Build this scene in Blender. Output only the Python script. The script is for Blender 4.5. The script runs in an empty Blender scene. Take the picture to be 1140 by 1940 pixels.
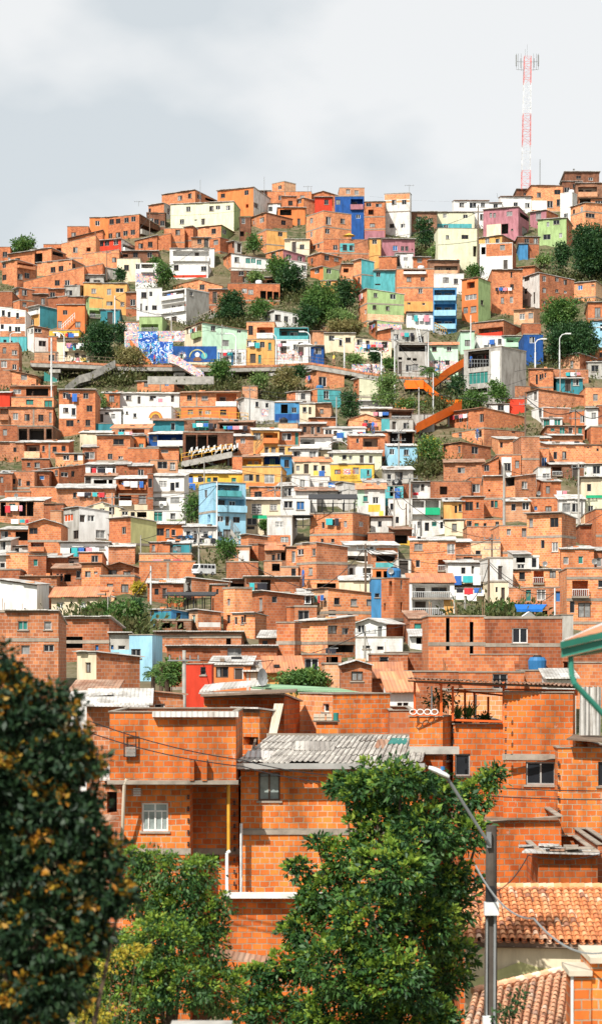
import bpy, math, random
import numpy as np
from mathutils import Vector
R_ = math.radians
# ------------------------------------------------------------------ camera, sky, sun
EYE = 14.0
FPX = 4000.0           # focal length in photo pixels
HZ = 1250.0            # photo row of the horizon
sc = bpy.context.scene
col = sc.collection
cam = bpy.data.cameras.new('camera')
cam.sensor_fit = 'VERTICAL'; cam.sensor_height = 36; cam.sensor_width = 36
cam.lens = 36 * FPX / 1940
cam.shift_y = (HZ - 970) / 1940
cam.clip_start = 0.5; cam.clip_end = 6000
cam.dof.use_dof = True; cam.dof.focus_distance = 125; cam.dof.aperture_fstop = 2.0
camo = bpy.data.objects.new('camera', cam); col.objects.link(camo)
camo.location = (0, 0, EYE); camo.rotation_euler = (R_(90), 0, 0)
sc.camera = camo

SUN = Vector((-0.40, -0.72, 0.84)).normalized()
elev = math.asin(SUN.z)
w = bpy.data.worlds.new('World'); sc.world = w; w.use_nodes = True
nt = w.node_tree; nt.nodes.clear()
N = nt.nodes.new; LK = nt.links.new
out = N('ShaderNodeOutputWorld'); bg = N('ShaderNodeBackground'); bg.inputs[1].default_value = 0.089
sky = N('ShaderNodeTexSky'); sky.sky_type = 'NISHITA'; sky.sun_disc = False
sky.sun_elevation = elev; sky.sun_rotation = math.atan2(SUN.x, SUN.y)
tc = N('ShaderNodeTexCoord'); mp = N('ShaderNodeMapping'); mp.inputs['Scale'].default_value = (1.0, 1.0, 1.9)
mp.inputs['Location'].default_value = (0.35, 0, 0.6); mp.inputs['Rotation'].default_value = (0, R_(35), 0)
n1 = N('ShaderNodeTexNoise'); n1.inputs['Scale'].default_value = 7.5; n1.inputs['Detail'].default_value = 6; n1.inputs['Roughness'].default_value = 0.42
cr = N('ShaderNodeValToRGB')
cr.color_ramp.elements[0].position = 0.41; cr.color_ramp.elements[0].color = (6.0, 6.4, 6.6, 1)
cr.color_ramp.elements[1].position = 0.55; cr.color_ramp.elements[1].color = (7.9, 7.95, 7.9, 1)
mx = N('ShaderNodeMix'); mx.data_type = 'RGBA'; mx.inputs[0].default_value = 0.9
sp = N('ShaderNodeSeparateXYZ'); ml = N('ShaderNodeMath'); ml.operation = 'MULTIPLY_ADD'; ml.inputs[1].default_value = 0.6
LK(tc.outputs['Generated'], mp.inputs[0]); LK(mp.outputs[0], n1.inputs[0])
LK(tc.outputs['Generated'], sp.inputs[0]); LK(sp.outputs[0], ml.inputs[0]); LK(n1.outputs[0], ml.inputs[2])
LK(ml.outputs[0], cr.inputs[0]); LK(sky.outputs[0], mx.inputs[6]); LK(cr.outputs[0], mx.inputs[7])
LK(mx.outputs[2], bg.inputs[0]); LK(bg.outputs[0], out.inputs[0])
sl = bpy.data.lights.new('sun', 'SUN'); sl.energy = 5.0; sl.angle = R_(0.6); sl.color = (1, 0.955, 0.88)
so = bpy.data.objects.new('sun', sl); col.objects.link(so)
so.rotation_euler = (-SUN).to_track_quat('-Z', 'Y').to_euler(); so.location = (-50, -50, 200)
sc.view_settings.view_transform = 'Standard'; sc.view_settings.look = 'None'
sc.view_settings.exposure = 0.42; sc.view_settings.gamma = 1.0

rnd = random.Random(7)
nrs = np.random.RandomState(5)

# ------------------------------------------------------------------ geometry of the place
YT = [300, 400, 500, 600, 700, 800, 900, 1000, 1100, 1200, 1255, 1290, 1320, 1345, 1390, 1450, 1700, 2000]
DT = [452, 415, 376, 340, 306, 275, 245, 216, 190, 160, 142, 128, 112, 100, 86, 76, 70, 50]
def Dy(y): return float(np.interp(y, YT, DT))
def P(px, py, D): return Vector(((px - 570) / FPX * D, D, EYE + (HZ - py) / FPX * D))
_hd = [-100, 0, 55, 72, 86, 128] + [DT[i] for i in range(10, -1, -1)]
_hz = [0, 0, .6, 1.5, 4.0, 12.2] + [EYE + (HZ - YT[i]) / FPX * DT[i] - .3 for i in range(10, -1, -1)]
_o = np.argsort(_hd); HD = np.array(_hd, float)[_o]; HZZ = np.array(_hz, float)[_o]
RX = [-200, 0, 60, 120, 200, 300, 400, 560, 640, 720, 800, 900, 1000, 1080, 1140, 1300]
RY = [520, 508, 505, 490, 462, 415, 400, 392, 400, 415, 428, 415, 400, 372, 372, 380]
def terr(x, d):
    dd = max(d, 1.0)
    px = 570 + FPX * x / dd
    dr = Dy(np.interp(px, RX, RY))
    z = float(np.interp(min(dd, dr), HD, HZZ))
    if dd > dr: z = max(z - 0.35 * (dd - dr), 0.0)
    return z

# ------------------------------------------------------------------ materials
MAT = {}
def newmat(name, rough=0.9):
    m = bpy.data.materials.new(name); m.use_nodes = True
    b = m.node_tree.nodes['Principled BSDF']; b.inputs['Roughness'].default_value = rough
    b.inputs['Specular IOR Level'].default_value = 0.25
    return m, m.node_tree, b
def mixc(nt, fac, a, b, mode='MIX'):
    x = nt.nodes.new('ShaderNodeMix'); x.data_type = 'RGBA'; x.blend_type = mode
    for i, v in ((0, fac), (6, a), (7, b)):
        if hasattr(v, 'is_linked'): nt.links.new(v, x.inputs[i])
        elif v is not None: x.inputs[i].default_value = v if i == 0 else (*v, 1)
    return x.outputs[2]
def ramp(nt, v, p0, p1, c0=(0, 0, 0), c1=(1, 1, 1)):
    r = nt.nodes.new('ShaderNodeValToRGB'); e = r.color_ramp.elements
    e[0].position = p0; e[0].color = (*c0, 1); e[1].position = p1; e[1].color = (*c1, 1)
    nt.links.new(v, r.inputs[0]); return r.outputs[0]
def noise(nt, vec, scale, detail=3, rough=0.6):
    n = nt.nodes.new('ShaderNodeTexNoise'); n.inputs['Scale'].default_value = scale
    n.inputs['Detail'].default_value = detail; n.inputs['Roughness'].default_value = rough
    if vec is not None: nt.links.new(vec, n.inputs[0])
    return n.outputs[0]
def objrand(nt): return nt.nodes.new('ShaderNodeObjectInfo').outputs['Random']
def scalevec(nt, vec, s, addrand=True):
    m = nt.nodes.new('ShaderNodeMapping'); m.inputs['Scale'].default_value = s
    nt.links.new(vec, m.inputs[0])
    if addrand:
        mu = nt.nodes.new('ShaderNodeMath'); mu.operation = 'MULTIPLY'; mu.inputs[1].default_value = 57.0
        nt.links.new(objrand(nt), mu.inputs[0])
        c = nt.nodes.new('ShaderNodeCombineXYZ'); nt.links.new(mu.outputs[0], c.inputs[0]); nt.links.new(mu.outputs[0], c.inputs[1])
        nt.links.new(c.outputs[0], m.inputs['Location'])
    return m.outputs[0]
def brick(name, c1, c2, mortar, smear=0.45, stain=0.5, bw=0.32, bh=0.205, ms=0.012, bump=0.0):
    m, t, b = newmat(name, 0.92)
    uv = t.nodes.new('ShaderNodeUVMap').outputs[0]
    nn = t.nodes.new('ShaderNodeTexNoise'); nn.inputs['Scale'].default_value = 2.6; nn.inputs['Detail'].default_value = 3; t.links.new(uv, nn.inputs[0])
    sb = t.nodes.new('ShaderNodeVectorMath'); sb.operation = 'SUBTRACT'; sb.inputs[1].default_value = (.5, .5, .5); t.links.new(nn.outputs[1], sb.inputs[0])
    ma = t.nodes.new('ShaderNodeVectorMath'); ma.operation = 'MULTIPLY_ADD'; ma.inputs[1].default_value = (.07, .05, 0); t.links.new(sb.outputs[0], ma.inputs[0]); t.links.new(uv, ma.inputs[2])
    br = t.nodes.new('ShaderNodeTexBrick'); t.links.new(ma.outputs[0], br.inputs[0])
    br.inputs['Color1'].default_value = (*c1, 1); br.inputs['Color2'].default_value = (*c2, 1)
    br.inputs['Mortar'].default_value = (*mortar, 1)
    br.inputs['Scale'].default_value = 1.0; br.inputs['Brick Width'].default_value = bw; br.inputs['Row Height'].default_value = bh
    br.inputs['Mortar Size'].default_value = ms; br.inputs['Mortar Smooth'].default_value = 0.15; br.inputs['Bias'].default_value = 0.0
    # per brick tone from a cell noise
    c = br.outputs[0]
    st = noise(t, scalevec(t, uv, (0.35, 0.12, 1)), 3.0, 5, 0.65)
    c = mixc(t, 1.0, c, ramp(t, st, 0.33, 0.62, (1 - stain,) * 3, (1.08, 1.06, 1.04)), 'MULTIPLY')
    st2 = noise(t, scalevec(t, uv, (2.2, 0.9, 1)), 1.6, 6, 0.7)
    c = mixc(t, ramp(t, st2, 0.62 if smear > .5 else 0.66, 0.74, (0, 0, 0), (smear,) * 3), c, (0.60, 0.47, 0.38))
    rr = ramp(t, objrand(t), 0, 1, (0.68, 0.64, 0.62), (1.12, 1.36, 1.45))
    c = mixc(t, 1.0, c, rr, 'MULTIPLY')
    t.links.new(c, b.inputs['Base Color'])
    if bump:
        bp = t.nodes.new('ShaderNodeBump'); bp.inputs['Distance'].default_value = bump; bp.inputs['Strength'].default_value = 1
        iv = t.nodes.new('ShaderNodeMath'); iv.operation = 'SUBTRACT'; iv.inputs[0].default_value = 1
        t.links.new(br.outputs['Fac'], iv.inputs[1]); t.links.new(iv.outputs[0], bp.inputs['Height']); t.links.new(bp.outputs[0], b.inputs['Normal'])
    return m
def paint(name, c, rough=0.85, dirt=0.35, rand=0.12, brickish=0.0):
    m, t, b = newmat(name, rough)
    uv = t.nodes.new('ShaderNodeUVMap').outputs[0]
    st = noise(t, scalevec(t, uv, (0.8, 0.22, 1)), 2.2, 6, 0.65)
    cc = mixc(t, 1.0, c, ramp(t, st, 0.32, 0.6, (1 - dirt, 1 - dirt * 1.05, 1 - dirt * 1.1), (1.0, 1.0, 1.0)), 'MULTIPLY')
    st2 = noise(t, scalevec(t, uv, (1.5, 1.2, 1)), 2.0, 7, 0.75)
    cc = mixc(t, ramp(t, st2, 0.68, 0.74, (0, 0, 0), (0.35,) * 3), cc, (0.45, 0.36, 0.29))
    cc = mixc(t, 1.0, cc, ramp(t, objrand(t), 0, 1, (1 - rand,) * 3, (1, 1, 1)), 'MULTIPLY')
    if brickish:
        br = t.nodes.new('ShaderNodeTexBrick'); t.links.new(uv, br.inputs[0])
        br.inputs['Color1'].default_value = (1, 1, 1, 1); br.inputs['Color2'].default_value = (0.93, 0.93, 0.93, 1); br.inputs['Mortar'].default_value = (0.78,) * 3 + (1,)
        br.inputs['Scale'].default_value = 1.0; br.inputs['Brick Width'].default_value = 0.32; br.inputs['Row Height'].default_value = 0.205; br.inputs['Mortar Size'].default_value = 0.014
        cc = mixc(t, brickish, cc, mixc(t, 1.0, cc, br.outputs[0], 'MULTIPLY'))
    t.links.new(cc, b.inputs['Base Color']); return m
OB = ((0.80, 0.27, 0.10), (0.55, 0.15, 0.056))
MAT['o'] = brick('orange_brick', OB[0], OB[1], (0.50, 0.36, 0.26), stain=0.32)
MAT['r'] = brick('red_brick', (0.56, 0.185, 0.075), (0.36, 0.105, 0.045), (0.42, 0.28, 0.21), stain=0.42)
MAT['p'] = brick('pale_brick', (0.82, 0.42, 0.22), (0.64, 0.28, 0.14), (0.6, 0.48, 0.38), stain=0.28)
MAT['k'] = brick('dark_brick', (0.34, 0.135, 0.07), (0.22, 0.085, 0.045), (0.25, 0.19, 0.15), stain=0.5)
MAT['F'] = brick('bright_hollow_brick', (0.82, 0.195, 0.034), (0.53, 0.10, 0.019), (0.44, 0.28, 0.18), stain=0.5, smear=.85, ms=0.017, bw=0.33, bh=0.2, bump=0.014)
for k, nme, c, d in (('W', 'white_plaster', (0.78, 0.77, 0.74), .26), ('g', 'grey_concrete', (0.46, 0.44, 0.40), .45), ('c', 'cream_plaster', (0.78, 0.66, 0.47), .3),
        ('O', 'orange_paint', (0.72, 0.22, 0.07), .3), ('y', 'ochre_paint', (0.76, 0.40, 0.13), .38), ('Y', 'yellow_paint', (0.78, 0.48, 0.07), .35),
        ('N', 'olive_paint', (0.50, 0.48, 0.22), .3), ('e', 'mint_paint', (0.52, 0.74, 0.56), .25), ('t', 'teal_paint', (0.05, 0.26, 0.31), .4),
        ('T', 'turquoise_paint', (0.11, 0.44, 0.47), .4), ('b', 'blue_paint', (0.07, 0.26, 0.50), .4), ('B', 'deep_blue_paint', (0.02, 0.09, 0.31), .45),
        ('s', 'sky_blue_paint', (0.34, 0.62, 0.78), .3), ('v', 'mauve_paint', (0.44, 0.19, 0.22), .4), ('R', 'red_paint', (0.62, 0.055, 0.025), .3),
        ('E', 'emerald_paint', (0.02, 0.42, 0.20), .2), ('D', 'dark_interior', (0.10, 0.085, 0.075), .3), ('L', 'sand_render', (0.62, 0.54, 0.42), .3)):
    MAT[k] = paint(nme, c, dirt=d)
MAT['w'] = paint('worn_whitewash', (0.76, 0.74, 0.70), dirt=.4, brickish=.7)
MAT['n'] = paint('pale_lime_paint', (0.74, 0.73, 0.52), dirt=.22, brickish=.8)
MAT['G'] = paint('lime_green_paint', (0.38, 0.52, 0.23), dirt=.38, brickish=.7)
MAT['h'] = paint('sky_blue_painted_brick', (0.36, 0.62, 0.80), dirt=.3, brickish=1.0)
def mural(name, cols, scale, base):
    m, t, b = newmat(name, 0.8)
    uv = t.nodes.new('ShaderNodeUVMap').outputs[0]
    v = scalevec(t, uv, (1, 1, 1))
    nz = t.nodes.new('ShaderNodeTexNoise'); nz.inputs['Scale'].default_value = 0.8; nz.inputs['Detail'].default_value = 1.0; nz.inputs['Distortion'].default_value = 2.2
    t.links.new(v, nz.inputs[0]); 
    r = t.nodes.new('ShaderNodeValToRGB'); r.color_ramp.interpolation = 'CONSTANT'
    e = r.color_ramp.elements; k = len(cols)
    while len(e) < k: e.new(0.5)
    for i, c in enumerate(cols): e[i].position = 0.30 + 0.42 * i / k if i else 0; e[i].color = (*c, 1)
    t.links.new(nz.outputs[0], r.inputs[0])
    n2 = noise(t, v, scale, 2)
    c = mixc(t, ramp(t, n2, 0.56, 0.58), r.outputs[0], base)
    t.links.new(c, b.inputs['Base Color']); return m
MAT['m'] = mural('mural_blue', [(0.02, 0.07, 0.33), (0.03, 0.16, 0.5), (0.75, 0.78, 0.8), (0.02, 0.09, 0.38), (0.1, 0.5, 0.65), (0.02, 0.06, 0.3)], 1.1, (0.02, 0.08, 0.36))
MAT['u'] = mural('mural_mixed', [(0.75, 0.72, 0.68), (0.6, 0.1, 0.06), (0.1, 0.45, 0.5), (0.8, 0.5, 0.3), (0.1, 0.25, 0.5), (0.75, 0.3, 0.3), (0.8, 0.78, 0.7)], 1.4, (0.70, 0.42, 0.36))
def simple(name, c, rough=0.7, metal=0.0, var=0.25, spec=0.3):
    m, t, b = newmat(name, rough); b.inputs['Metallic'].default_value = metal; b.inputs['Specular IOR Level'].default_value = spec
    g = t.nodes.new('ShaderNodeTexCoord').outputs['Object']
    n = noise(t, g, 1.7, 5, 0.65)
    cc = mixc(t, 1.0, c, ramp(t, n, 0.3, 0.65, (1 - var,) * 3, (1.05,) * 3), 'MULTIPLY')
    cc = mixc(t, 1.0, cc, ramp(t, objrand(t), 0, 1, (0.85,) * 3, (1.1,) * 3), 'MULTIPLY')
    t.links.new(cc, b.inputs['Base Color']); return m
def roofmat(name, c, c2, rough=0.75, cell=0.9):
    m, t, b = newmat(name, rough)
    uv = t.nodes.new('ShaderNodeUVMap').outputs[0]
    n = noise(t, scalevec(t, uv, (1, 0.4, 1)), 1.3, 6, 0.7)
    wn = t.nodes.new('ShaderNodeTexWhiteNoise'); wn.noise_dimensions = '2D'
    sn = t.nodes.new('ShaderNodeVectorMath'); sn.operation = 'SNAP'; sn.inputs[1].default_value = (cell, 1.8, 1)
    t.links.new(uv, sn.inputs[0]); t.links.new(sn.outputs[0], wn.inputs[0])
    cc = mixc(t, ramp(t, n, 0.42, 0.62), c, c2)
    cc = mixc(t, 1.0, cc, ramp(t, wn.outputs[0], 0, 1, (0.75,) * 3, (1.12,) * 3), 'MULTIPLY')
    cc = mixc(t, 1.0, cc, ramp(t, objrand(t), 0, 1, (0.8,) * 3, (1.1,) * 3), 'MULTIPLY')
    wv = t.nodes.new('ShaderNodeTexWave'); wv.inputs['Scale'].default_value = 1.75; wv.inputs['Distortion'].default_value = 0
    t.links.new(uv, wv.inputs[0]); bp = t.nodes.new('ShaderNodeBump'); bp.inputs['Distance'].default_value = 0.03
    t.links.new(wv.outputs[1], bp.inputs['Height']); t.links.new(bp.outputs[0], b.inputs['Normal'])
    t.links.new(cc, b.inputs['Base Color']); return m
MAT['zinc'] = roofmat('zinc_sheet', (0.62, 0.61, 0.59), (0.40, 0.36, 0.32))
MAT['fibre'] = roofmat('fibre_cement', (0.68, 0.66, 0.62), (0.38, 0.35, 0.31))
MAT['rust'] = roofmat('rusty_sheet', (0.30, 0.15, 0.09), (0.42, 0.28, 0.20))
MAT['clay'] = roofmat('clay_tiles', (0.66, 0.26, 0.12), (0.50, 0.22, 0.13), cell=.25)
MAT['greenroof'] = roofmat('green_sheet', (0.20, 0.34, 0.20), (0.26, 0.40, 0.25))
MAT['glass'] = simple('dark_glass', (0.016, 0.018, 0.022), 0.22, var=.3, spec=.28)
MAT['curtain'] = simple('curtained_glass', (0.30, 0.30, 0.29), 0.35, var=.6)
MAT['curtainN'] = simple('pale_pane', (0.36, 0.42, 0.40), 0.25, var=.5)  # pale greenish panes of the near windows
MAT['frameW'] = simple('white_frame', (0.72, 0.71, 0.68), 0.5)
MAT['frameG'] = simple('aluminium_frame', (0.34, 0.33, 0.31), 0.45)
MAT['frameB'] = simple('brown_frame', (0.12, 0.08, 0.055), 0.6)
MAT['door'] = simple('dark_door', (0.07, 0.055, 0.045), 0.6, var=.4)
MAT['shG'] = simple('green_shutter', (0.03, 0.20, 0.17), 0.6); MAT['shB'] = simple('blue_shutter', (0.03, 0.14, 0.38), 0.6); MAT['shO'] = simple('orange_shutter', (0.65, 0.10, 0.02), 0.6)
MAT['slab'] = simple('slab_concrete', (0.34, 0.29, 0.235), 0.95, var=.45)
MAT['conc'] = simple('cast_concrete', (0.42, 0.40, 0.36), 0.95, var=.45)
MAT['wood'] = simple('weathered_wood', (0.20, 0.14, 0.10), 0.9, var=.5)
MAT['steelW'] = simple('white_steel', (0.70, 0.71, 0.70), 0.5); MAT['steelG'] = simple('grey_steel', (0.22, 0.23, 0.23), 0.5)
MAT['steelR'] = simple('red_steel', (0.62, 0.06, 0.03), 0.5); MAT['escal'] = simple('orange_metal', (0.88, 0.165, 0.008), 0.5, var=.15)
MAT['black'] = simple('black_plastic', (0.02, 0.02, 0.022), 0.5); MAT['tank'] = simple('blue_plastic', (0.03, 0.16, 0.36), 0.5)
MAT['orangepost'] = simple('orange_post_paint', (0.70, 0.12, 0.02), 0.6); MAT['gutter'] = simple('green_gutter_paint', (0.035, 0.21, 0.15), 0.5, var=.3)
MAT['tarp'] = simple('blue_tarp', (0.01, 0.13, 0.45), 0.7); MAT['tent'] = simple('white_tent', (0.8, 0.8, 0.8), 0.8, var=.08)
MAT['yrail'] = simple('yellow_rail_paint', (0.70, 0.36, 0.04), 0.6)
CL = {'white': (0.75, 0.75, 0.76), 'red': (0.55, 0.04, 0.05), 'blue': (0.04, 0.14, 0.45), 'pink': (0.7, 0.25, 0.3), 'black': (0.03, 0.03, 0.04), 'teal': (0.05, 0.4, 0.42), 'yellow': (0.8, 0.55, 0.1), 'skin': (0.35, 0.19, 0.12), 'jeans': (0.08, 0.12, 0.25)}
for k, c in CL.items(): MAT['cl_' + k] = simple(k + '_cloth', c, 0.9, var=.15)
def leafmat(name, c1, c2, c3=None, trans=0.25):
    m, t, b = newmat(name, 0.55); b.inputs['Specular IOR Level'].default_value = 0.35
    g = t.nodes.new('ShaderNodeNewGeometry').outputs['Random Per Island']
    n = noise(t, t.nodes.new('ShaderNodeTexCoord').outputs['Object'], 0.9, 3)
    c = mixc(t, g, c1, c2)
    if c3: c = mixc(t, ramp(t, n, 0.52, 0.66, (0, 0, 0), (0.85,) * 3), c, c3)
    t.links.new(c, b.inputs['Base Color'])
    tr = t.nodes.new('ShaderNodeBsdfTranslucent'); t.links.new(c, tr.inputs[0]); ms = t.nodes.new('ShaderNodeMixShader'); ms.inputs[0].default_value = trans
    o = t.nodes['Material Output']; t.links.new(b.outputs[0], ms.inputs[1]); t.links.new(tr.outputs[0], ms.inputs[2]); t.links.new(ms.outputs[0], o.inputs[0])
    return m
MAT['lfD'] = leafmat('dark_leaves', (0.018, 0.055, 0.018), (0.035, 0.10, 0.028), (0.07, 0.13, 0.03))
MAT['lfM'] = leafmat('mid_leaves', (0.035, 0.10, 0.022), (0.10, 0.20, 0.04), (0.16, 0.24, 0.05))
MAT['lfW'] = leafmat('fresh_leaves', (0.015, 0.055, 0.015), (0.06, 0.14, 0.03), (0.12, 0.20, 0.05), .2)
MAT['lfT'] = leafmat('sunlit_tip_leaves', (0.13, 0.26, 0.03), (0.30, 0.38, 0.05), (0.16, 0.29, 0.04), .35)  # brighter leaf copy with sunlight put into its colour
MAT['lfL'] = leafmat('light_leaves', (0.10, 0.19, 0.05), (0.18, 0.27, 0.08), (0.22, 0.30, 0.08))
MAT['lfB'] = leafmat('dry_leaves', (0.18, 0.16, 0.05), (0.26, 0.22, 0.09), (0.12, 0.15, 0.04))
MAT['lfF'] = leafmat('glossy_leaves', (0.012, 0.045, 0.016), (0.045, 0.12, 0.022), (0.08, 0.17, 0.03), .15)
MAT['lfV'] = leafmat('very_dark_leaves', (0.007, 0.025, 0.011), (0.022, 0.052, 0.016), None, .1)
MAT['blossom'] = leafmat('orange_blossom', (0.38, 0.15, 0.015), (0.30, 0.21, 0.02), None, .2)
MAT['yleaf'] = leafmat('yellow_young_leaves', (0.35, 0.34, 0.03), (0.50, 0.36, 0.04), None, .35)
MAT['lfB2'] = leafmat('weeds', (0.06, 0.085, 0.025), (0.12, 0.13, 0.045), (0.15, 0.12, 0.05))
m = bpy.data.materials.new('haze_air'); m.use_nodes = True; t = m.node_tree; t.nodes.clear(); o_ = t.nodes.new('ShaderNodeOutputMaterial'); v_ = t.nodes.new('ShaderNodeVolumePrincipled')
v_.inputs['Color'].default_value = (0.93, 0.94, 0.95, 1); v_.inputs['Density'].default_value = 0.00042; v_.inputs['Anisotropy'].default_value = 0.0; t.links.new(v_.outputs[0], o_.inputs['Volume']); MAT['haze_air'] = m
MAT['bark'] = simple('bark', (0.11, 0.075, 0.05), 0.95, var=.5)

# ------------------------------------------------------------------ mesh helpers
class MB:
    def __init__(s): s.v = []; s.f = []; s.m = []; s.uv = []
    def face(s, pts, mi=0, uv=None):
        n = len(s.v); s.v += [tuple(p) for p in pts]; s.f.append(tuple(range(n, n + len(pts)))); s.m.append(mi)
        if uv is None:
            a = Vector(pts[0]); e = Vector(pts[1]) - a
            hx = math.hypot(e.x, e.y)
            d = (e.x / hx, e.y / hx) if hx > 1e-6 else (1, 0)
            uv = [(p[0] * d[0] + p[1] * d[1], p[2]) for p in pts]
            if max(u[1] for u in uv) - min(u[1] for u in uv) < 0.02: uv = [(p[0], p[1]) for p in pts]
        s.uv += uv
    def hexa(s, c, mi=0):   # c: 8 corners, bottom 4 ccw, top 4 ccw
        for q in ((3, 2, 1, 0), (4, 5, 6, 7), (0, 1, 5, 4), (1, 2, 6, 5), (2, 3, 7, 6), (3, 0, 4, 7)): s.face([c[i] for i in q], mi)
    def box(s, x0, x1, y0, y1, z0, z1, mi=0):
        s.hexa([(x0, y0, z0), (x1, y0, z0), (x1, y1, z0), (x0, y1, z0), (x0, y0, z1), (x1, y0, z1), (x1, y1, z1), (x0, y1, z1)], mi)
    def bar(s, a, b, r, mi=0, n=4, r2=None):
        a = Vector(a); b = Vector(b); d = b - a
        if d.length < 1e-6: return
        d.normalize(); u = d.cross(Vector((0, 0, 1)))
        if u.length < 0.05: u = d.cross(Vector((1, 0, 0)))
        u.normalize(); v = d.cross(u); r2 = r if r2 is None else r2
        A = [a + (u * math.cos(t) + v * math.sin(t)) * r for t in [2 * math.pi * i / n + .785 for i in range(n)]]
        B = [b + (u * math.cos(t) + v * math.sin(t)) * r2 for t in [2 * math.pi * i / n + .785 for i in range(n)]]
        for i in range(n): j = (i + 1) % n; s.face([A[i], A[j], B[j], B[i]][::-1], mi)
        s.face(A, mi); s.face(B[::-1], mi)
    def tube(s, pts, r, mi=0, n=6):
        for i in range(len(pts) - 1):
            ra = r[i] if isinstance(r, (list, tuple)) else r; rb = r[i + 1] if isinstance(r, (list, tuple)) else r
            s.bar(pts[i], pts[i + 1], ra, mi, n, rb)
    def build(s, name, mats, parent=None, org=None):
        me = bpy.data.meshes.new(name)
        vs = s.v if org is None else [(p[0] - org[0], p[1] - org[1], p[2] - org[2]) for p in s.v]
        me.from_pydata(vs, [], s.f)
        if not isinstance(mats, (list, tuple)): mats = [mats]
        for m in mats: me.materials.append(MAT[m] if isinstance(m, str) else m)
        if len(mats) > 1: me.polygons.foreach_set('material_index', s.m)
        ul = me.uv_layers.new(name='UVMap'); ul.data.foreach_set('uv', [c for u in s.uv for c in u])
        me.update()
        o = bpy.data.objects.new(name, me); col.objects.link(o)
        if parent is not None: o.parent = parent
        if org is not None: o.location = org
        return o
def thing(name, label, cat, loc=(0, 0, 0), rz=0, group=None):
    o = bpy.data.objects.new(name, None); col.objects.link(o); o.empty_display_size = 0.5
    o.location = loc; o.rotation_euler = (0, 0, rz); o['label'] = label; o['category'] = cat
    if group: o['group'] = group
    return o
def tag(o, label=None, cat=None, group=None, kind=None):
    if label: o['label'] = label
    if cat: o['category'] = cat
    if group: o['group'] = group
    if kind: o['kind'] = kind
    return o

# ------------------------------------------------------------------ ground
def build_ground():
    def grid(name, xs, ys, mat):
        X, Y = np.meshgrid(xs, ys); nx = len(xs); ny = len(ys)
        vs = [(float(X[j, i]), float(Y[j, i]), terr(float(X[j, i]), float(Y[j, i])) + (0.35 * math.sin(X[j, i] * .7 + Y[j, i] * .31) if 140 < Y[j, i] < 470 else 0)) for j in range(ny) for i in range(nx)]
        fs = [(j * nx + i, j * nx + i + 1, (j + 1) * nx + i + 1, (j + 1) * nx + i) for j in range(ny - 1) for i in range(nx - 1)]
        me = bpy.data.meshes.new(name); me.from_pydata(vs, [], fs); me.materials.append(mat)
        o = bpy.data.objects.new(name, me); col.objects.link(o); o['kind'] = 'structure'
    m, t, b = newmat('hillside_soil', 1.0)
    g = t.nodes.new('ShaderNodeTexCoord').outputs['Object']
    c = mixc(t, ramp(t, noise(t, g, 0.09, 6, .7), .42, .58), (0.12, 0.095, 0.05), (0.045, 0.065, 0.02))
    c = mixc(t, ramp(t, noise(t, g, 0.6, 6, .8), .45, .6), c, (0.16, 0.13, 0.08))
    t.links.new(c, b.inputs['Base Color'])
    xs = np.concatenate([[-1500, -800, -400], np.arange(-200, 201, 2.5), [400, 800, 1500]])
    ys = np.concatenate([[-60], np.arange(0, 120, 4), np.arange(120, 500, 2.5), [520, 560, 640, 800, 1500, 3000]])
    grid('ground', xs, ys, m)
build_ground()
# ------------------------------------------------------------------ houses
CNAME = {'o': 'orange brick', 'r': 'red-brown brick', 'p': 'pale brick', 'k': 'dark brick', 'F': 'bright orange brick', 'W': 'white', 'g': 'grey concrete', 'c': 'cream',
         'O': 'orange painted', 'y': 'ochre', 'Y': 'yellow', 'N': 'olive', 'e': 'mint green', 't': 'dark teal', 'T': 'turquoise', 'b': 'blue', 'B': 'deep blue', 's': 'sky blue',
         'v': 'mauve', 'R': 'red', 'E': 'emerald', 'w': 'worn whitewashed', 'n': 'pale lime', 'G': 'lime green', 'h': 'light blue brick', 'L': 'sand', 'D': 'dark', 'm': 'mural', 'u': 'mural'}
HOUSES = []       # (object, px, py, spec info)
def inter(px, F0, d):
    t = (px - 570) / FPX                       # ray x = t*y
    # F0 + u*d on ray
    den = d.x - t * d.y
    u = (t * F0.y - F0.x) / den if abs(den) > 1e-6 else 0
    return u, F0.y + u * d.y
def pz(py, D): return EYE + (HZ - py) / FPX * D
BRICKY = 'orpkF'
def split_wall(mb, length, zb, topf, holes, panels, fp, mi, brk=()):
    us = {0.0, length}; zs = {zb}
    for b in brk: us.add(b)
    for h in holes: us |= {h[0], h[1]}; zs |= {h[2], h[3]}
    for p in panels: us |= {p[0], p[1]}; zs |= {p[2], p[3]}
    us = sorted(u for u in us if 0 <= u <= length); tmax = max(topf(u) for u in us); zs = sorted(z for z in zs if zb <= z < tmax) + [tmax + 0.01]
    for i in range(len(us) - 1):
        u0, u1 = us[i], us[i + 1]
        if u1 - u0 < 1e-4: continue
        t0, t1 = topf(u0 + 1e-5), topf(u1 - 1e-5); uc = (u0 + u1) / 2
        for j in range(len(zs) - 1):
            z0, z1 = zs[j], zs[j + 1]; zc = (z0 + min(z1, (t0 + t1) / 2)) / 2
            if any(h[0] < uc < h[1] and h[2] < zc < h[3] for h in holes): continue
            a0, b0, a1, b1 = min(z0, t0), min(z1, t0), min(z0, t1), min(z1, t1)
            if b0 - a0 < 1e-4 and b1 - a1 < 1e-4: continue
            m = mi
            for p in panels:
                if p[0] < uc < p[1] and p[2] < zc < p[3]: m = p[4]
            pts = [(u0, a0), (u1, a1), (u1, b1), (u0, b0)]
            mb.face([fp(u, 0, z) for u, z in pts], m, pts)
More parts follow.
